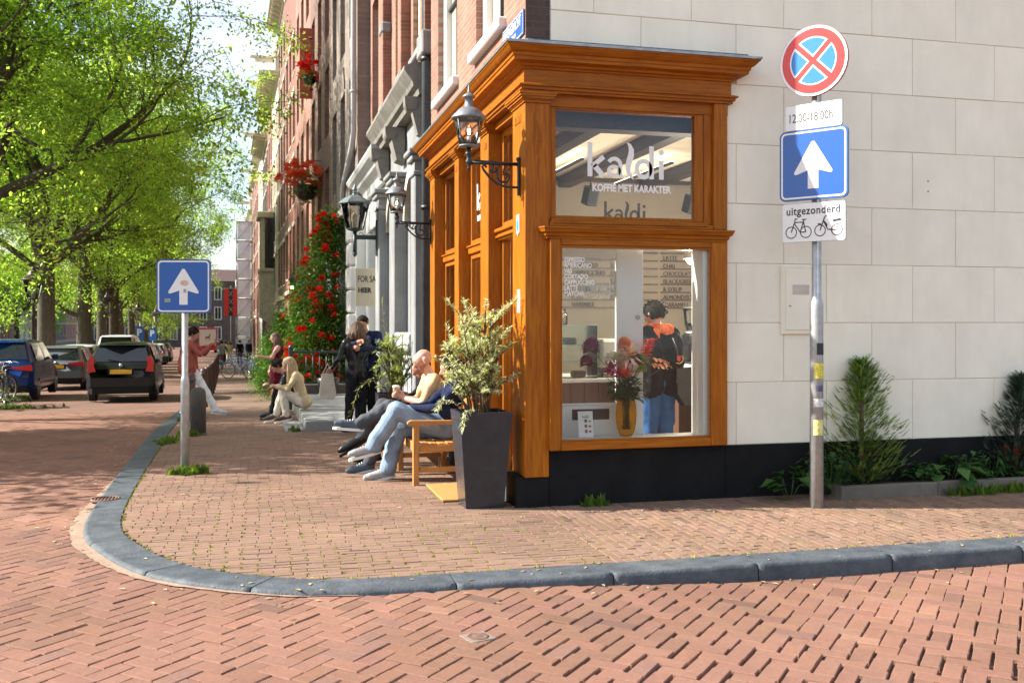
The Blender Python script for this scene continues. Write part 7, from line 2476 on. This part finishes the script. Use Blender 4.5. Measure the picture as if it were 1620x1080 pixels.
    ml = [cols['top'], cols.get('sleeve', cols['top']), cols.get('forearm', cols.get('sleeve', cols['top'])), cols['trousers'], cols.get('thigh', cols['trousers']), cols.get('shin', cols['trousers']), sk, cols['shoe'],
          mat('lips', (.42, .14, .11), .5), cols.get('beard', sk), cols.get('scarf', cols['top']), cols.get('collar', cols['top'])]
    bm.materials.clear()
    for m_ in ml: bm.materials.append(m_)
    bm.polygons.foreach_set('material_index', who.astype(np.int32))
    bm.polygons.foreach_set('use_smooth', np.ones(n, dtype=bool))
    # cloth folds: gentle relief on the clothed vertices only
    nv = len(bm.vertices); co = np.empty(nv * 3); bm.vertices.foreach_get('co', co); co = co.reshape(-1, 3)
    no = np.empty(nv * 3); bm.vertices.foreach_get('normal', no); no = no.reshape(-1, 3)
    cl = np.zeros(nv); 
    lv = np.empty(len(bm.loops), dtype=np.int32); bm.loops.foreach_get('vertex_index', lv)
    tot = np.empty(n, dtype=np.int32); bm.polygons.foreach_get('loop_total', tot)
    isc = np.isin(who, [0, 1, 3, 4, 5, 10, 11]) | ((who == 2) & (cols.get('forearm', 0) is not sk))
    cl[lv] = np.repeat(isc.astype(float), tot)
    rs = np.random.RandomState(len(label)); f_ = np.zeros(nv)
    for _ in range(6):
        kv = rs.normal(0, 1, 3); kv *= rs.uniform(22, 60) / np.linalg.norm(kv)
        f_ += np.sin(co @ kv + 1.5 * np.sin(co @ np.roll(kv, 1) * .5) + rs.uniform(0, 6))
    co += no * (cl * f_ * .0027 + cl * .004)[:, None]
    bm.vertices.foreach_set('co', co.ravel()); bm.update()
    bm.name = 'body'
    link(bm, 'body', t)
    # eyes
    for s_ in (-1, 1):
        e = head + fw2 * .083 + up * .008 + rt_ * s_ * .032
        P('eye', mat('eye_white', (.45, .42, .40), .3), lambda b: b.ell(e, (.012, .012, .011), 8, 6), t)
        P('iris', mat('iris', (.03, .02, .015), .2), lambda b: b.ell(e + fw2 * .009, (.0055, .0055, .0055), 8, 6), t)
    if hair:
        hmat, style = hair
        rg = random.Random(5)
        def _hair(b):
            R = Matrix((rt_, fw2, up)).transposed()
            def cap_(c0, r, zmin, nz, fmax):
                nu, nv_ = 26, 12; vs = []; fs = []
                for i in range(nv_ + 1):
                    for kk in range(nu):
                        a = 2 * pi * kk / nu
                        fr = max(0, sin(a))                      # towards the face
                        th = (pi * .5 + zmin) * (i / nv_) * (1 - fr * fmax)
                        q = Vector((sin(th) * cos(a) * r[0], sin(th) * sin(a) * r[1], cos(th) * r[2])) * (1 + rg.uniform(-.035, .045))
                        vs.append(tuple(Vector(c0) + R @ q))
                for i in range(nv_):
                    for kk in range(nu):
                        k2 = (kk + 1) % nu
                        fs.append((i * nu + kk, (i + 1) * nu + kk, (i + 1) * nu + k2, i * nu + k2))
                b.add(vs, fs, True)
            if style == 'crop':
                cap_(head + up * .028 - fw2 * .012, (.098, .112, .095), .62, 8, .50)
            elif style == 'full':
                cap_(head + up * .032 - fw2 * .016, (.106, .122, .108), .80, 8, .52)
                for _ in range(170):
                    a = rg.uniform(0, 2 * pi); th = rg.uniform(0, 2.1); 
                    if sin(a) > .15 and th > .85: continue
                    q = head + up * .032 - fw2 * .016 + R @ Vector((sin(th) * cos(a) * .104, sin(th) * sin(a) * .118, cos(th) * .105))
                    b.tube([q, q + (q - head).normalized() * .012 + Vector((rg.gauss(0, .015), rg.gauss(0, .015), -.004))], [.011, .003], 5)
            else:                                                # long hair down the back
                L = style
                cap_(head + up * .030 - fw2 * .014, (.101, .116, .100), .4, 8, .40)
                for _ in range(64):
                    a = rg.uniform(pi * .93, pi * 2.07)
                    q = head + R @ Vector((.095 * cos(a), .108 * sin(a) - .01, rg.uniform(-.02, .04)))
                    dn = Vector((0, 0, -1))
                    o = R @ Vector((.10 * cos(a), .12 * sin(a) - .02, 0))
                    p1 = q + dn * L * .35 + o * .25; p2 = q + dn * L * .75 + o * .35 + Vector((rg.gauss(0, .012), rg.gauss(0, .012), 0)); p3 = q + dn * L * rg.uniform(.85, 1.1) + o * .25
                    b.tube([q, p1, p2, p3], [.018, .019, .015, .004], 6)
        P('hair', hmat, _hair, t)
    if fingers and cols.get('sole', M_WHITE) is M_WHITE:
        for S in 'LR':
            an, toe = V['an' + S], V['toe' + S]; f = (toe - an).normalized(); sd = f.cross(Vector((0, 0, 1))).normalized(); u_ = sd.cross(f)
            for q in range(4):
                ce = an.lerp(toe, .22 + .13 * q) + u_ * (.052 - .006 * q) - Vector((0, 0, .003))
                P('lace', M_WHITE, lambda b: b.tube([ce - sd * .028 - u_ * .010, ce + u_ * .004, ce + sd * .028 - u_ * .010], .0045, 5), t)
    if sole:
        for S in 'LR':
            an, toe = V['an' + S], V['toe' + S]
            f = (toe - an).normalized(); dn = Vector((0, 0, -1)); dn = (dn - f * dn.dot(f)).normalized()
            if dn.length < .1: continue
            sd = f.cross(dn)
            def _sole(b):
                base = an - f * .085 + dn * .052; L = (toe - an).length + .12
                pts = []
                for i in range(18):
                    a = 2 * pi * i / 18; u = (1 - cos(a)) / 2
                    pts.append((u * L, sin(a) * (.040 + .012 * u)))
                lo = [base + f * u + sd * v + dn * .018 for u, v in pts]; hi = [base + f * u + sd * v - dn * .010 for u, v in pts]
                nn = 18
                b.add([tuple(q) for q in lo + hi], [tuple(range(nn)), tuple(reversed(range(nn, 2 * nn)))] + [(i, nn + i, nn + (i + 1) % nn, (i + 1) % nn) for i in range(nn)], False)
            P('sole', cols.get('sole', M_WHITE), _sole, t)
    return t


def stand(H=1.75, **ov):
    s_ = H / 1.75
    J = dict(hipL=(-.085, 0, .92), hipR=(.085, 0, .92), knL=(-.10, .02, .49), knR=(.10, .02, .49), anL=(-.10, -.02, .085), anR=(.10, -.02, .085), toeL=(-.11, .15, .045), toeR=(.11, .15, .045),
             shL=(-.185, -.01, 1.42), shR=(.185, -.01, 1.42), neck=(0, 0, 1.48), head=(0, .02, 1.63), elL=(-.23, -.03, 1.13), elR=(.23, -.03, 1.13), wrL=(-.22, .06, .90), wrR=(.22, .06, .90))
    J = {k: tuple(x * s_ for x in v) for k, v in J.items()}
    J.update(ov)
    return J


NAVY = cloth('navy', (.016, .022, .055)); BLACK = cloth('black', (.012, .012, .014)); JEANS = cloth('light_denim', (.22, .30, .40), .6, 12); DENIM = cloth('blue_denim', (.03, .09, .22), .6, 12)
GREYT = cloth('grey_trousers', (.075, .08, .09)); BEIGE = cloth('beige_shirt', (.52, .40, .24)); TAN = cloth('sand_tee', (.62, .42, .22)); CREAMT = cloth('cream_trousers', (.62, .56, .46))
RUST = cloth('dusty_red', (.30, .085, .065)); WHITET = cloth('white_trousers', (.72, .73, .74)); BURG = cloth('burgundy', (.11, .010, .022)); LEATH = mat('black_leather', (.012, .012, .013), .32, .2, 8, bump=.6, bscale=22, coat=.1, spec=.25)
SSHOE = cloth('slate_sneaker', (.09, .115, .14), .5, 40); GSHOE = cloth('grey_sneaker', (.36, .37, .38), .5, 40); WSHOE = cloth('white_sneaker', (.62, .62, .62), .5, 40); BSHOE = mat('brown_shoe', (.10, .05, .03), .5, .2, 10); KSHOE = mat('black_boot', (.012, .012, .012), .35, .2, 10)
HDARK = mat('dark_hair', (.018, .011, .008), .75, .4, 60, bump=.7, bscale=120, spec=.15); HBROWN = mat('brown_hair', (.10, .055, .028), .7, .35, 60, stretch=(6, 6, 1), bump=.6, bscale=50); HBLOND = mat('blond_hair', (.36, .24, .12), .5, .35, 60, stretch=(6, 6, 1), bump=.6, bscale=50)
STUB = mat('reddish_beard', (.30, .13, .075), .8, .2, 60)

# --- on the benches (facing the street) -------------------------------------------
FB = pi / 2
person('seated person in light blue jeans and navy jacket on the bench end behind the shrub', (-.30, 1.86, hgt(1.86)), FB,
       dict(hipL=(-.085, 0, .51), hipR=(.085, 0, .51), knL=(-.06, .52, .71), anL=(.02, .76, .33), toeL=(.02, .97, .28), knR=(.12, .47, .52), anR=(.10, .60, .07), toeR=(.10, .81, .025),
            lw=1.22, shL=(-.19, -.10, .95), shR=(.19, -.10, .95), neck=(0, -.08, 1.01), head=(0, -.05, 1.125), face=(0, 1, -.4), elL=(-.23, .14, .74), elR=(.23, .14, .74), wrL=(-.08, .38, .735), wrR=(.09, .37, .72), handL=(.02, .46, .72), handR=(-.02, .45, .70), curlL=.7, curlR=.7, cuff=.082),
       dict(top=NAVY, trousers=JEANS, skin=SKIN, shoe=GSHOE), (HDARK, 'full'), .0075,
       extra=[((-.1, -.08, .98), (.1, -.08, .98), .06, .06, 'top'), ((-.2, .05, .70), (-.2, -.05, .62), .07, .06, 'top'), ((.2, .05, .70), (.2, -.05, .62), .07, .06, 'top')])
person('bald bearded man in a sand coloured tee shirt holding a paper cup on the bench', (-.30, 2.40, hgt(2.4)), FB,
       dict(hipL=(-.09, 0, .51), hipR=(.09, 0, .51), knL=(-.03, .52, .71), anL=(.0, .86, .53), toeL=(.0, 1.07, .55), knR=(.12, .46, .53), anR=(.12, .74, .07), toeR=(.12, .94, .025),
            shL=(-.20, .06, 1.00), shR=(.20, .06, 1.00), neck=(0, .09, 1.06), head=(0, .15, 1.195), face=(0, 1, -.28), elL=(-.25, .20, .76), elR=(.25, .18, .75), wrL=(-.06, .36, .80), wrR=(.10, .36, .79), handL=(.0, .45, .86), handR=(.03, .45, .84), palmL=(0, 0, -1), palmR=(0, 0, -1), curlL=.9, curlR=-.9),
       dict(top=TAN, forearm=SKIN, trousers=GREYT, skin=SKIN, shoe=SSHOE, beard=STUB), None, .0075, beard=True, build=1.03)
person('person in dark trousers and black boots at the far end of the benches', (-.30, 3.15, hgt(3.15)), FB,
       dict(hipL=(-.085, 0, .51), hipR=(.085, 0, .51), knL=(-.05, .50, .68), anL=(.0, .76, .30), toeL=(.0, .98, .17), knR=(.12, .47, .53), anR=(.12, .58, .09), toeR=(.12, .80, .045),
            shL=(-.18, -.04, .92), shR=(.18, -.04, .92), neck=(0, 0, .98), head=(0, .05, 1.09), elL=(-.22, .1, .76), elR=(.22, .1, .76), wrL=(-.1, .33, .68), wrR=(.1, .33, .68)),
       dict(top=BLACK, trousers=GREYT, skin=SKIN2, shoe=KSHOE, sole=KSHOE), (HDARK, 'crop'), .010, False)
t = thing('paper_cup', 'pale paper coffee cup held by the bald man', 'cup', (-.745, 2.37, hgt(2.4) + .815))
P('cup', mat('paper_cup', (.62, .42, .28), .7, .06), lambda b: b.lathe([(.028, 0), (.037, .10), (.038, .102)], 18), t)
P('lid', M_WHITE, lambda b: b.lathe([(.040, .10), (.040, .112), (.034, .122), (0, .122)], 18), t)

# --- the hugging couple -------------------------------------------------------------
person('man in navy coat hugging the woman in black, standing behind her', (-.52, 7.72, hgt(7.7)), radians(165),
       stand(1.86, head=(.03, .08, 1.70), neck=(0, .03, 1.575), face=(.25, 1, -.35), elL=(-.30, .32, 1.30), wrL=(-.02, .55, 1.31), handL=(.08, .56, 1.33), elR=(.30, .32, 1.30), wrR=(.06, .56, 1.40), handR=(-.04, .57, 1.42), palmL=(0, 0, 1), palmR=(0, 0, 1)),
       dict(top=NAVY, trousers=BLACK, skin=SKIN2, shoe=KSHOE, sole=KSHOE), (HDARK, 'crop'), .010, True, build=1.1, extra=[((-.12, -.02, .85), (-.10, -.02, 1.1), .12, .12, 'top'), ((.12, -.02, .85), (.10, -.02, 1.1), .12, .12, 'top')])
person('woman in black leather jacket and black trousers hugging the man, seen from behind', (-.70, 7.34, hgt(7.3)), radians(8),
       stand(1.70, head=(.03, .05, 1.585), face=(.5, 1, 0), elL=(-.28, -.02, 1.13), wrL=(-.34, .14, 1.0), handL=(-.38, .2, .96), elR=(.27, .22, 1.2), wrR=(.15, .40, 1.25), anL=(-.13, 0, .085), toeL=(-.20, .14, .045)),
       dict(top=LEATH, trousers=BLACK, skin=SKIN, shoe=BSHOE, sole=KSHOE), (HBROWN, .22), .010, True, build=.95)
t = thing('tote_bag', 'cream cloth tote bag hanging from the hugging woman\'s hand', 'bag', (-1.13, 7.5, hgt(7.4) + .50))
P('bag', cloth('canvas_bag', (.52, .46, .37)), lambda b: b.prism([(-.09, .40), (.08, .41), (.13, .10), (.09, .0), (-.07, .0), (-.13, .07)], -.05, .05, 'xz'), t)
P('handle', cloth('canvas_bag', (.52, .46, .37)), lambda b: b.tube([(-.07, 0, .41), (.0, 0, .56), (.07, 0, .41)], .012, 6), t)

# --- on the stoep and by the hedge -----------------------------------------------------
person('blond woman in beige shirt and cream trousers sitting on the stoep edge', (-1.42, 9.7, hgt(9.7) + .03), FB,
       dict(hipL=(-.09, -.02, .32), hipR=(.09, -.02, .32), knL=(-.10, .34, .52), anL=(-.08, .28, .09), toeL=(-.08, .47, .045), knR=(.10, .36, .50), anR=(.10, .46, .09), toeR=(.10, .65, .045),
            shL=(-.18, .12, .82), shR=(.18, .12, .82), neck=(0, .17, .88), head=(0, .24, 1.0), face=(0, 1, -.6), elL=(-.22, .26, .58), elR=(.22, .26, .58), wrL=(-.08, .46, .62), wrR=(.08, .46, .62), curlL=.6, curlR=.6),
       dict(top=BEIGE, trousers=CREAMT, skin=SKIN, shoe=BSHOE), (HBLOND, .42), .010, True, build=.98, extra=[((-.1, -.05, .35), (.1, -.05, .35), .11, .11, 'top')])
person('dark haired person in black leather jacket bending over a phone on the stoep', (-1.46, 10.45, hgt(10.4) + .03), FB,
       dict(hipL=(-.09, 0, .32), hipR=(.09, 0, .32), knL=(-.11, .36, .52), anL=(-.10, .36, .09), toeL=(-.10, .56, .045), knR=(.11, .38, .52), anR=(.11, .48, .09), toeR=(.11, .68, .045),
            shL=(-.19, .22, .80), shR=(.19, .22, .80), neck=(0, .29, .86), head=(0, .37, .96), face=(0, 1, -.8), elL=(-.23, .34, .56), elR=(.23, .34, .56), wrL=(-.06, .52, .62), wrR=(.06, .52, .62)),
       dict(top=LEATH, trousers=BLACK, skin=SKIN, shoe=KSHOE, sole=KSHOE), (HDARK, 'full'), .011, True)
wd = person('long haired woman in a burgundy dress standing by the hedge, arm reaching out', (-1.80, 14.6, hgt(14.6)), FB + .15,
       stand(1.68, elL=(-.26, .16, 1.12), wrL=(-.26, .40, 1.16), elR=(.22, .0, 1.08), wrR=(.20, .10, .86), face=(.2, 1, -.1), toeL=(-.1, .13, .04), toeR=(.1, .13, .04), anL=(-.07, -.02, .085), anR=(.09, .04, .085)),
       dict(top=BURG, sleeve=SKIN, forearm=SKIN, trousers=BURG, thigh=BURG, shin=SKIN, skin=SKIN, shoe=BSHOE), (HBROWN, .40), .010, True, build=.86,
       extra=[((-.07, 0, .88), (-.08, .01, .60), .12, .125, 'thigh'), ((.07, 0, .88), (.08, .01, .60), .12, .125, 'thigh'), ((0, 0, .88), (0, .02, .60), .12, .12, 'thigh')])

# --- the man with the camera ---------------------------------------------------------
person('person in dusty red jacket and white trousers striding and holding up a phone', (-3.50, 12.6, hgt(12.6)), radians(-95),
       stand(1.76, knL=(-.09, .26, .50), anL=(-.09, .48, .075), toeL=(-.09, .68, .04), knR=(.09, -.02, .48), anR=(.09, -.10, .10), toeR=(.09, .08, .04), elL=(-.24, .24, 1.22), wrL=(-.12, .42, 1.42), elR=(.24, .22, 1.22), wrR=(.12, .42, 1.42), curlL=.7, curlR=.7, cuff=.075, head=(0, .05, 1.62)),
       dict(top=RUST, trousers=WHITET, skin=SKIN2, shoe=WSHOE), (HDARK, 'full'), .011, True, build=1.08,
       extra=[((-.12, -.03, .95), (-.13, -.03, 1.3), .16, .13, 'top'), ((.12, -.03, .95), (.13, -.03, 1.3), .16, .13, 'top'), ((0, -.1, .95), (0, -.08, 1.3), .16, .12, 'top')])
t = thing('phone', 'dark phone held up by the striding person in red', 'phone', (-3.02, 12.55, hgt(12.6) + 1.44), radians(-100))
P('body', M_IRON, lambda b: b.box(-.075, -.005, 0, .075, .005, .08, .004), t)

# --- inside the shop --------------------------------------------------------------------
person('customer with orange scarf, black jacket and jeans seen from behind in the shop', (1.66, .98, .10), radians(12),
       stand(1.67, head=(-.02, .03, 1.545), face=(-.4, 1, 0), elR=(.27, .02, 1.07), wrR=(.10, .24, 1.05), elL=(-.26, .02, 1.07), wrL=(-.08, .24, 1.05)),
       dict(top=BLACK, trousers=DENIM, skin=SKIN, shoe=KSHOE, sole=KSHOE, scarf=mat('orange_scarf', (.50, .045, .015), .85, .3, 26, col2=(.85, .26, .10), bump=.7, bscale=20, spec=.1), collar=BLACK), (HDARK, 'full'), .009, True, build=1.22,
       extra=[((-.11, -.03, .86), (-.12, -.03, 1.25), .135, .13, 'top'), ((.11, -.03, .86), (.12, -.03, 1.25), .135, .13, 'top'),
              ((-.09, .0, 1.40), (.07, -.07, 1.405), .058, .06, 'scarf'), ((.08, .02, 1.405), (-.07, .08, 1.40), .058, .055, 'scarf'), ((-.07, -.07, 1.37), (-.09, -.11, 1.27), .045, .035, 'scarf'), ((-.2, 0, 1.22), (-.2, 0, .88), .085, .09, 'top'), ((.2, 0, 1.22), (.2, 0, .88), .085, .09, 'top')])
t = thing('shoulder_bag', 'black shoulder bag hanging at the right side of the shop customer', 'bag', (1.93, .86, .76))
P('pouch', mat('black_nylon', (.014, .014, .016), .5, .2, 10, bump=.5, bscale=14), lambda b: b.prism([(-.15, .36), (.12, .38), (.17, .12), (.10, .02), (-.06, .0), (-.14, .12)], -.07, .07, 'xz'), t)
P('flap', mat('black_nylon', (.014, .014, .016), .5), lambda b: b.prism([(-.155, .37), (.125, .39), (.14, .24), (-.16, .22)], -.08, -.071, 'xz'), t)
P('strap', mat('black_nylon', (.014, .014, .016), .5), lambda b: b.tube([(-.1, .0, .36), (-.14, -.03, .55), (-.18, .0, .66)], .018, 6), t)
t = thing('jacket_badge', 'gold and red crest badge on the back of the black jacket', 'badge', (1.80, .79, 1.22))
P('shield', mat('badge_red', (.45, .03, .03), .6), lambda b: b.prism([(-.02, .03), (.02, .03), (.018, -.01), (0, -.03), (-.018, -.01)], -.004, .004, 'xz'), t)
P('wreath', mat('badge_gold', (.5, .3, .06), .5), lambda b: (b.tube([(.045 * cos(a), 0, .045 * sin(a)) for a in [-2.2 + .27 * k for k in range(12)]], .006, 5)), t)
person('second customer in a rust coloured jumper half hidden by the window frame', (2.78, 1.25, .10), radians(30), stand(1.70), dict(top=cloth('rust_jumper', (.36, .10, .05)), trousers=BLACK, skin=SKIN, shoe=KSHOE), (HBROWN, .3), .014, False)

# --- far up the street -----------------------------------------------------------------
for (x, y, r, H_, tp, tr, sh_, hr, lab) in ((-4.25, 63.0, 180, 1.72, cloth('cream_coat', (.6, .5, .34)), CREAMT, WSHOE, (HBROWN, .2), 'person in cream jacket and pale trousers far up the pavement'),
                                      (-3.55, 63.6, 10, 1.78, BLACK, DENIM, KSHOE, (HDARK, 'crop'), 'person in dark jacket and blue jeans beside the one in cream'),
                                      (-3.0, 70.0, 200, 1.75, NAVY, GREYT, KSHOE, (HDARK, 'crop'), 'person in navy walking by the house fronts far up the street'),
                                      (-5.0, 75.0, 170, 1.7, BEIGE, GREYT, KSHOE, (HBROWN, .2), 'distant walker in beige near the kerb beyond the moped')):
    person(lab, (x, y, hgt(y)), radians(r), stand(H_, knL=(-.1, .1, .49), anR=(.1, -.15, .1)), dict(top=tp, trousers=tr, skin=SKIN, shoe=sh_), hr, .022, False, sole=False)
person('moped rider in grey seen from behind up the street', (-4.36, 52.4, hgt(52)), 0,
       dict(hipL=(-.1, 0, .88), hipR=(.1, 0, .88), knL=(-.14, .38, .80), knR=(.14, .38, .80), anL=(-.14, .42, .42), anR=(.14, .42, .42), toeL=(-.14, .6, .40), toeR=(.14, .6, .40), shL=(-.2, .05, 1.36), shR=(.2, .05, 1.36), neck=(0, .07, 1.42), head=(0, .1, 1.56), elL=(-.3, .3, 1.15), elR=(.3, .3, 1.15), wrL=(-.3, .6, 1.06), wrR=(.3, .6, 1.06)),
       dict(top=cloth('grey_hoodie', (.25, .24, .23)), trousers=GREYT, skin=SKIN, shoe=KSHOE), (HDARK, 'crop'), .022, False, sole=False)
# ================================================================== TREES
M_BARK = mat('elm_bark', (.055, .042, .030), .95, .35, 3.0, stretch=(5, 5, 1.0), bump=.9, bscale=9, col2=(.125, .10, .068))
M_LEAF = mat_leaf('elm_leaf', (.12, .24, .035), (.47, .60, .115), .66, .45)
M_LEAF2 = mat_leaf('elm_leaf_pale', (.13, .23, .04), (.47, .57, .13), .64, .45)


def grow(seed, trunk_h, trunk_r, height, radius, lean=(0, 0), n_main=6, fork=True, low=None):
    """Branch skeleton: returns tubes [(points, radii)] and twig ends."""
    rg = random.Random(seed)
    tubes = []; tips = []

    def branch(p, d, L, r, lvl):
        n = 5 if lvl < 2 else 4
        pts = [p.copy()]; rad = [r]
        q = p.copy(); dd = d.normalized()
        for i in range(n):
            up = .10 if lvl < 2 else (-.02 if lvl == 2 else -.10)
            dd = (dd + Vector((rg.gauss(0, .16), rg.gauss(0, .16), rg.gauss(0, .12) + up))).normalized()
            q = q + dd * L / n
            pts.append(q.copy()); rad.append(r * (1 - .62 * (i + 1) / n))
        tubes.append((pts, rad, lvl))
        if lvl >= 3:
            tips.append((q.copy(), dd.copy())); tips.append((pts[2].copy(), dd.copy())); tips.append((pts[3].copy(), dd.copy()))
            return
        nb = {0: 5, 1: 6, 2: 4}[lvl]
        for k in range(nb):
            t = .3 + .7 * (k + rg.random()) / nb
            i = min(n - 1, int(t * n)); f = t * n - i
            s_ = pts[i].lerp(pts[i + 1], min(1, f))
            ax = Vector((rg.gauss(0, 1), rg.gauss(0, 1), rg.gauss(0, .55))).normalized()
            nd = (dd * .75 + ax * .95).normalized()
            branch(s_, nd, L * rg.uniform(.45, .7), rad[i] * .55, lvl + 1)
        tips.append((q.copy(), dd.copy()))

    base = Vector((0, 0, 0))
    top = Vector((lean[0] * trunk_h, lean[1] * trunk_h, trunk_h))
    tubes.append(([base - Vector((0, 0, .4)), base + Vector((0, 0, .25)), base.lerp(top, .25), base.lerp(top, .6), top], [trunk_r * 1.55, trunk_r * 1.15, trunk_r, trunk_r * .95, trunk_r * .9], -1))
    for k in range(n_main):
        a = 2 * pi * (k + rg.uniform(-.3, .3)) / n_main
        el = rg.uniform(.55, 1.2)
        d = Vector((cos(a) * cos(el), sin(a) * cos(el), sin(el)))
        Lb = radius * .62 + (height - trunk_h - radius) * .5 * sin(el)
        branch(top - Vector((0, 0, rg.uniform(0, trunk_h * .18))), d, Lb, trunk_r * rg.uniform(.34, .48), 0)
    # leader
    branch(top, Vector((rg.gauss(0, .1), rg.gauss(0, .1), 1)), (height - trunk_h) * .62, trunk_r * .8, 0)
    for (z, a, L) in (low or []):
        branch(Vector((0, 0, z)), Vector((cos(a), sin(a), .25)), L, trunk_r * .35, 1)
    return tubes, tips


def tree_mesh(seed, leaf_n, leaf_size, mat_l, **kw):
    tubes, tips = grow(seed, **kw)
    bt = MB()
    for (pts, rad, lvl) in tubes:
        n = {-1: 14, 0: 9, 1: 7, 2: 5, 3: 4}[lvl]
        bt.tube(pts, [max(.008, r) for r in rad], n, caps=False)
    me_t = bpy.data.meshes.new('trunk'); me_t.from_pydata(bt.v, [], bt.f); me_t.materials.append(M_BARK)
    me_t.polygons.foreach_set('use_smooth', [True] * len(bt.f)); me_t.update()
    rs = np.random.RandomState(seed)
    P0 = np.array([tuple(t[0]) for t in tips]); D0 = np.array([tuple(t[1]) for t in tips])
    idx = rs.randint(0, len(P0), leaf_n)
    tone = np.clip(rs.normal(.45, .25, len(P0)), 0, 1)
    c = P0[idx] + D0[idx] * rs.normal(0, .32, (leaf_n, 1)) + rs.normal(0, 1, (leaf_n, 3)) * np.array([.25, .25, .17])
    c[:, 2] -= np.abs(rs.normal(0, .15, leaf_n))
    # leaf: a diamond, mostly facing up but drooping at random
    a = rs.uniform(0, 2 * pi, leaf_n); tilt = rs.normal(-.45, .5, leaf_n)
    d = np.stack([np.cos(a) * np.cos(tilt), np.sin(a) * np.cos(tilt), np.sin(tilt)], 1)
    s_ = np.stack([-np.sin(a), np.cos(a), rs.normal(0, .45, leaf_n)], 1)
    s_ /= np.linalg.norm(s_, axis=1)[:, None]
    L = leaf_size * rs.uniform(.65, 1.35, (leaf_n, 1)); W = L * rs.uniform(.5, .72, (leaf_n, 1))
    v = np.empty((leaf_n, 4, 3))
    v[:, 0] = c; v[:, 1] = c + d * L * .45 + s_ * W * .5; v[:, 2] = c + d * L; v[:, 3] = c + d * L * .45 - s_ * W * .5
    me = bpy.data.meshes.new('crown')
    nv = leaf_n * 4
    me.vertices.add(nv); me.loops.add(nv); me.polygons.add(leaf_n)
    me.vertices.foreach_set('co', v.reshape(-1))
    me.loops.foreach_set('vertex_index', np.arange(nv))
    me.polygons.foreach_set('loop_start', np.arange(0, nv, 4))
    me.polygons.foreach_set('loop_total', np.full(leaf_n, 4))
    me.materials.append(mat_l)
    me.update(); me.validate()
    tn = np.clip(tone[idx] + rs.normal(0, .2, leaf_n), 0, 1)
    set_tint(me, np.repeat(tn, 4))
    return me_t, me


TM = [None] * 3 + [tree_mesh(21, 15000, .16, M_LEAF2, trunk_h=4.6, trunk_r=.24, height=15, radius=6.5, n_main=5), tree_mesh(5, 32000, .18, M_LEAF, trunk_h=1.5, trunk_r=.11, height=7.6, radius=4.2, n_main=7)]
TM[:3] = [tree_mesh(3, 120000, .135, M_LEAF, trunk_h=6.0, trunk_r=.42, height=21, radius=7.6, n_main=7),
      tree_mesh(8, 102000, .135, M_LEAF, trunk_h=6.2, trunk_r=.38, height=20, radius=7.4, lean=(.03, .02), n_main=5, low=[(3.0, 2.2, 4.0)]),
      tree_mesh(17, 94000, .145, M_LEAF2, trunk_h=5.6, trunk_r=.36, height=19, radius=7.4, lean=(-.02, .03), n_main=6)]


def tree(i, x, y, rz, s, label, group='elm trees along the canal'):
    t = thing('elm_tree', label, 'tree', (x, y, hgt(y) - .03), rz, group)
    t.scale = (s, s, s)
    a, c = TM[i]
    share_data(a, 'trunk', t, (0, 0, 0)); share_data(c, 'crown', t, (0, 0, 0))
    return t


tree(3, -10.6, 13.6, 2.2, .62, 'young light elm nearest the corner whose crown shades the pavement')
tree(4, -10.4, 8.1, 0.4, 1.0, 'small bushy tree beside the bridge end whose shadow bands the road')
tree(0, -10.6, 24.6, 3.3, 1.0, 'elm whose bright crown fills the top left corner')
tree(0, -10.9, 37.0, 4.3, .86, 'thick trunked elm behind the parked blue car')
tree(1, -11.4, 49.0, .6, 1.0, 'elm with a forked low limb behind the grey car')
tree(2, -11.6, 57.0, 3.0, 1.0, 'elm just right of the forked one, trunk lit by sun')
tree(0, -11.9, 64.0, 5.2, .92, 'leaning elm behind the parking signs')
tree(2, -13.0, 76.0, 1.9, .85, 'elm beyond the white van')
tree(1, -13.6, 88.0, 4.0, .8, 'elm further along the row behind the blue arrow sign')
tree(2, -14.4, 101.0, .3, .8, 'elm near the far end of the row of parked cars')
tree(0, -15.4, 116.0, 2.8, .78, 'last but one elm of the near row')
tree(2, -16.2, 134.0, 5.0, .8, 'last elm of the near row')
# opposite bank
fl = ['nearest elm on the far quay', 'second elm on the far quay', 'elm on the far quay behind the street lantern', 'elm on the far quay behind the thick trunk', 'elm on the far quay behind the forked elm', 'elm on the far quay behind the white van', 'elm far up the opposite quay', 'farthest elm on the opposite quay']
for k, lab in enumerate(fl):
    y = 84 + k * 19
    tree((k * 2 + 1) % 3, -37.6 + bendx(y), y, k * 1.7, .9 + .04 * (k % 3), lab, 'elm trees on the far quay')
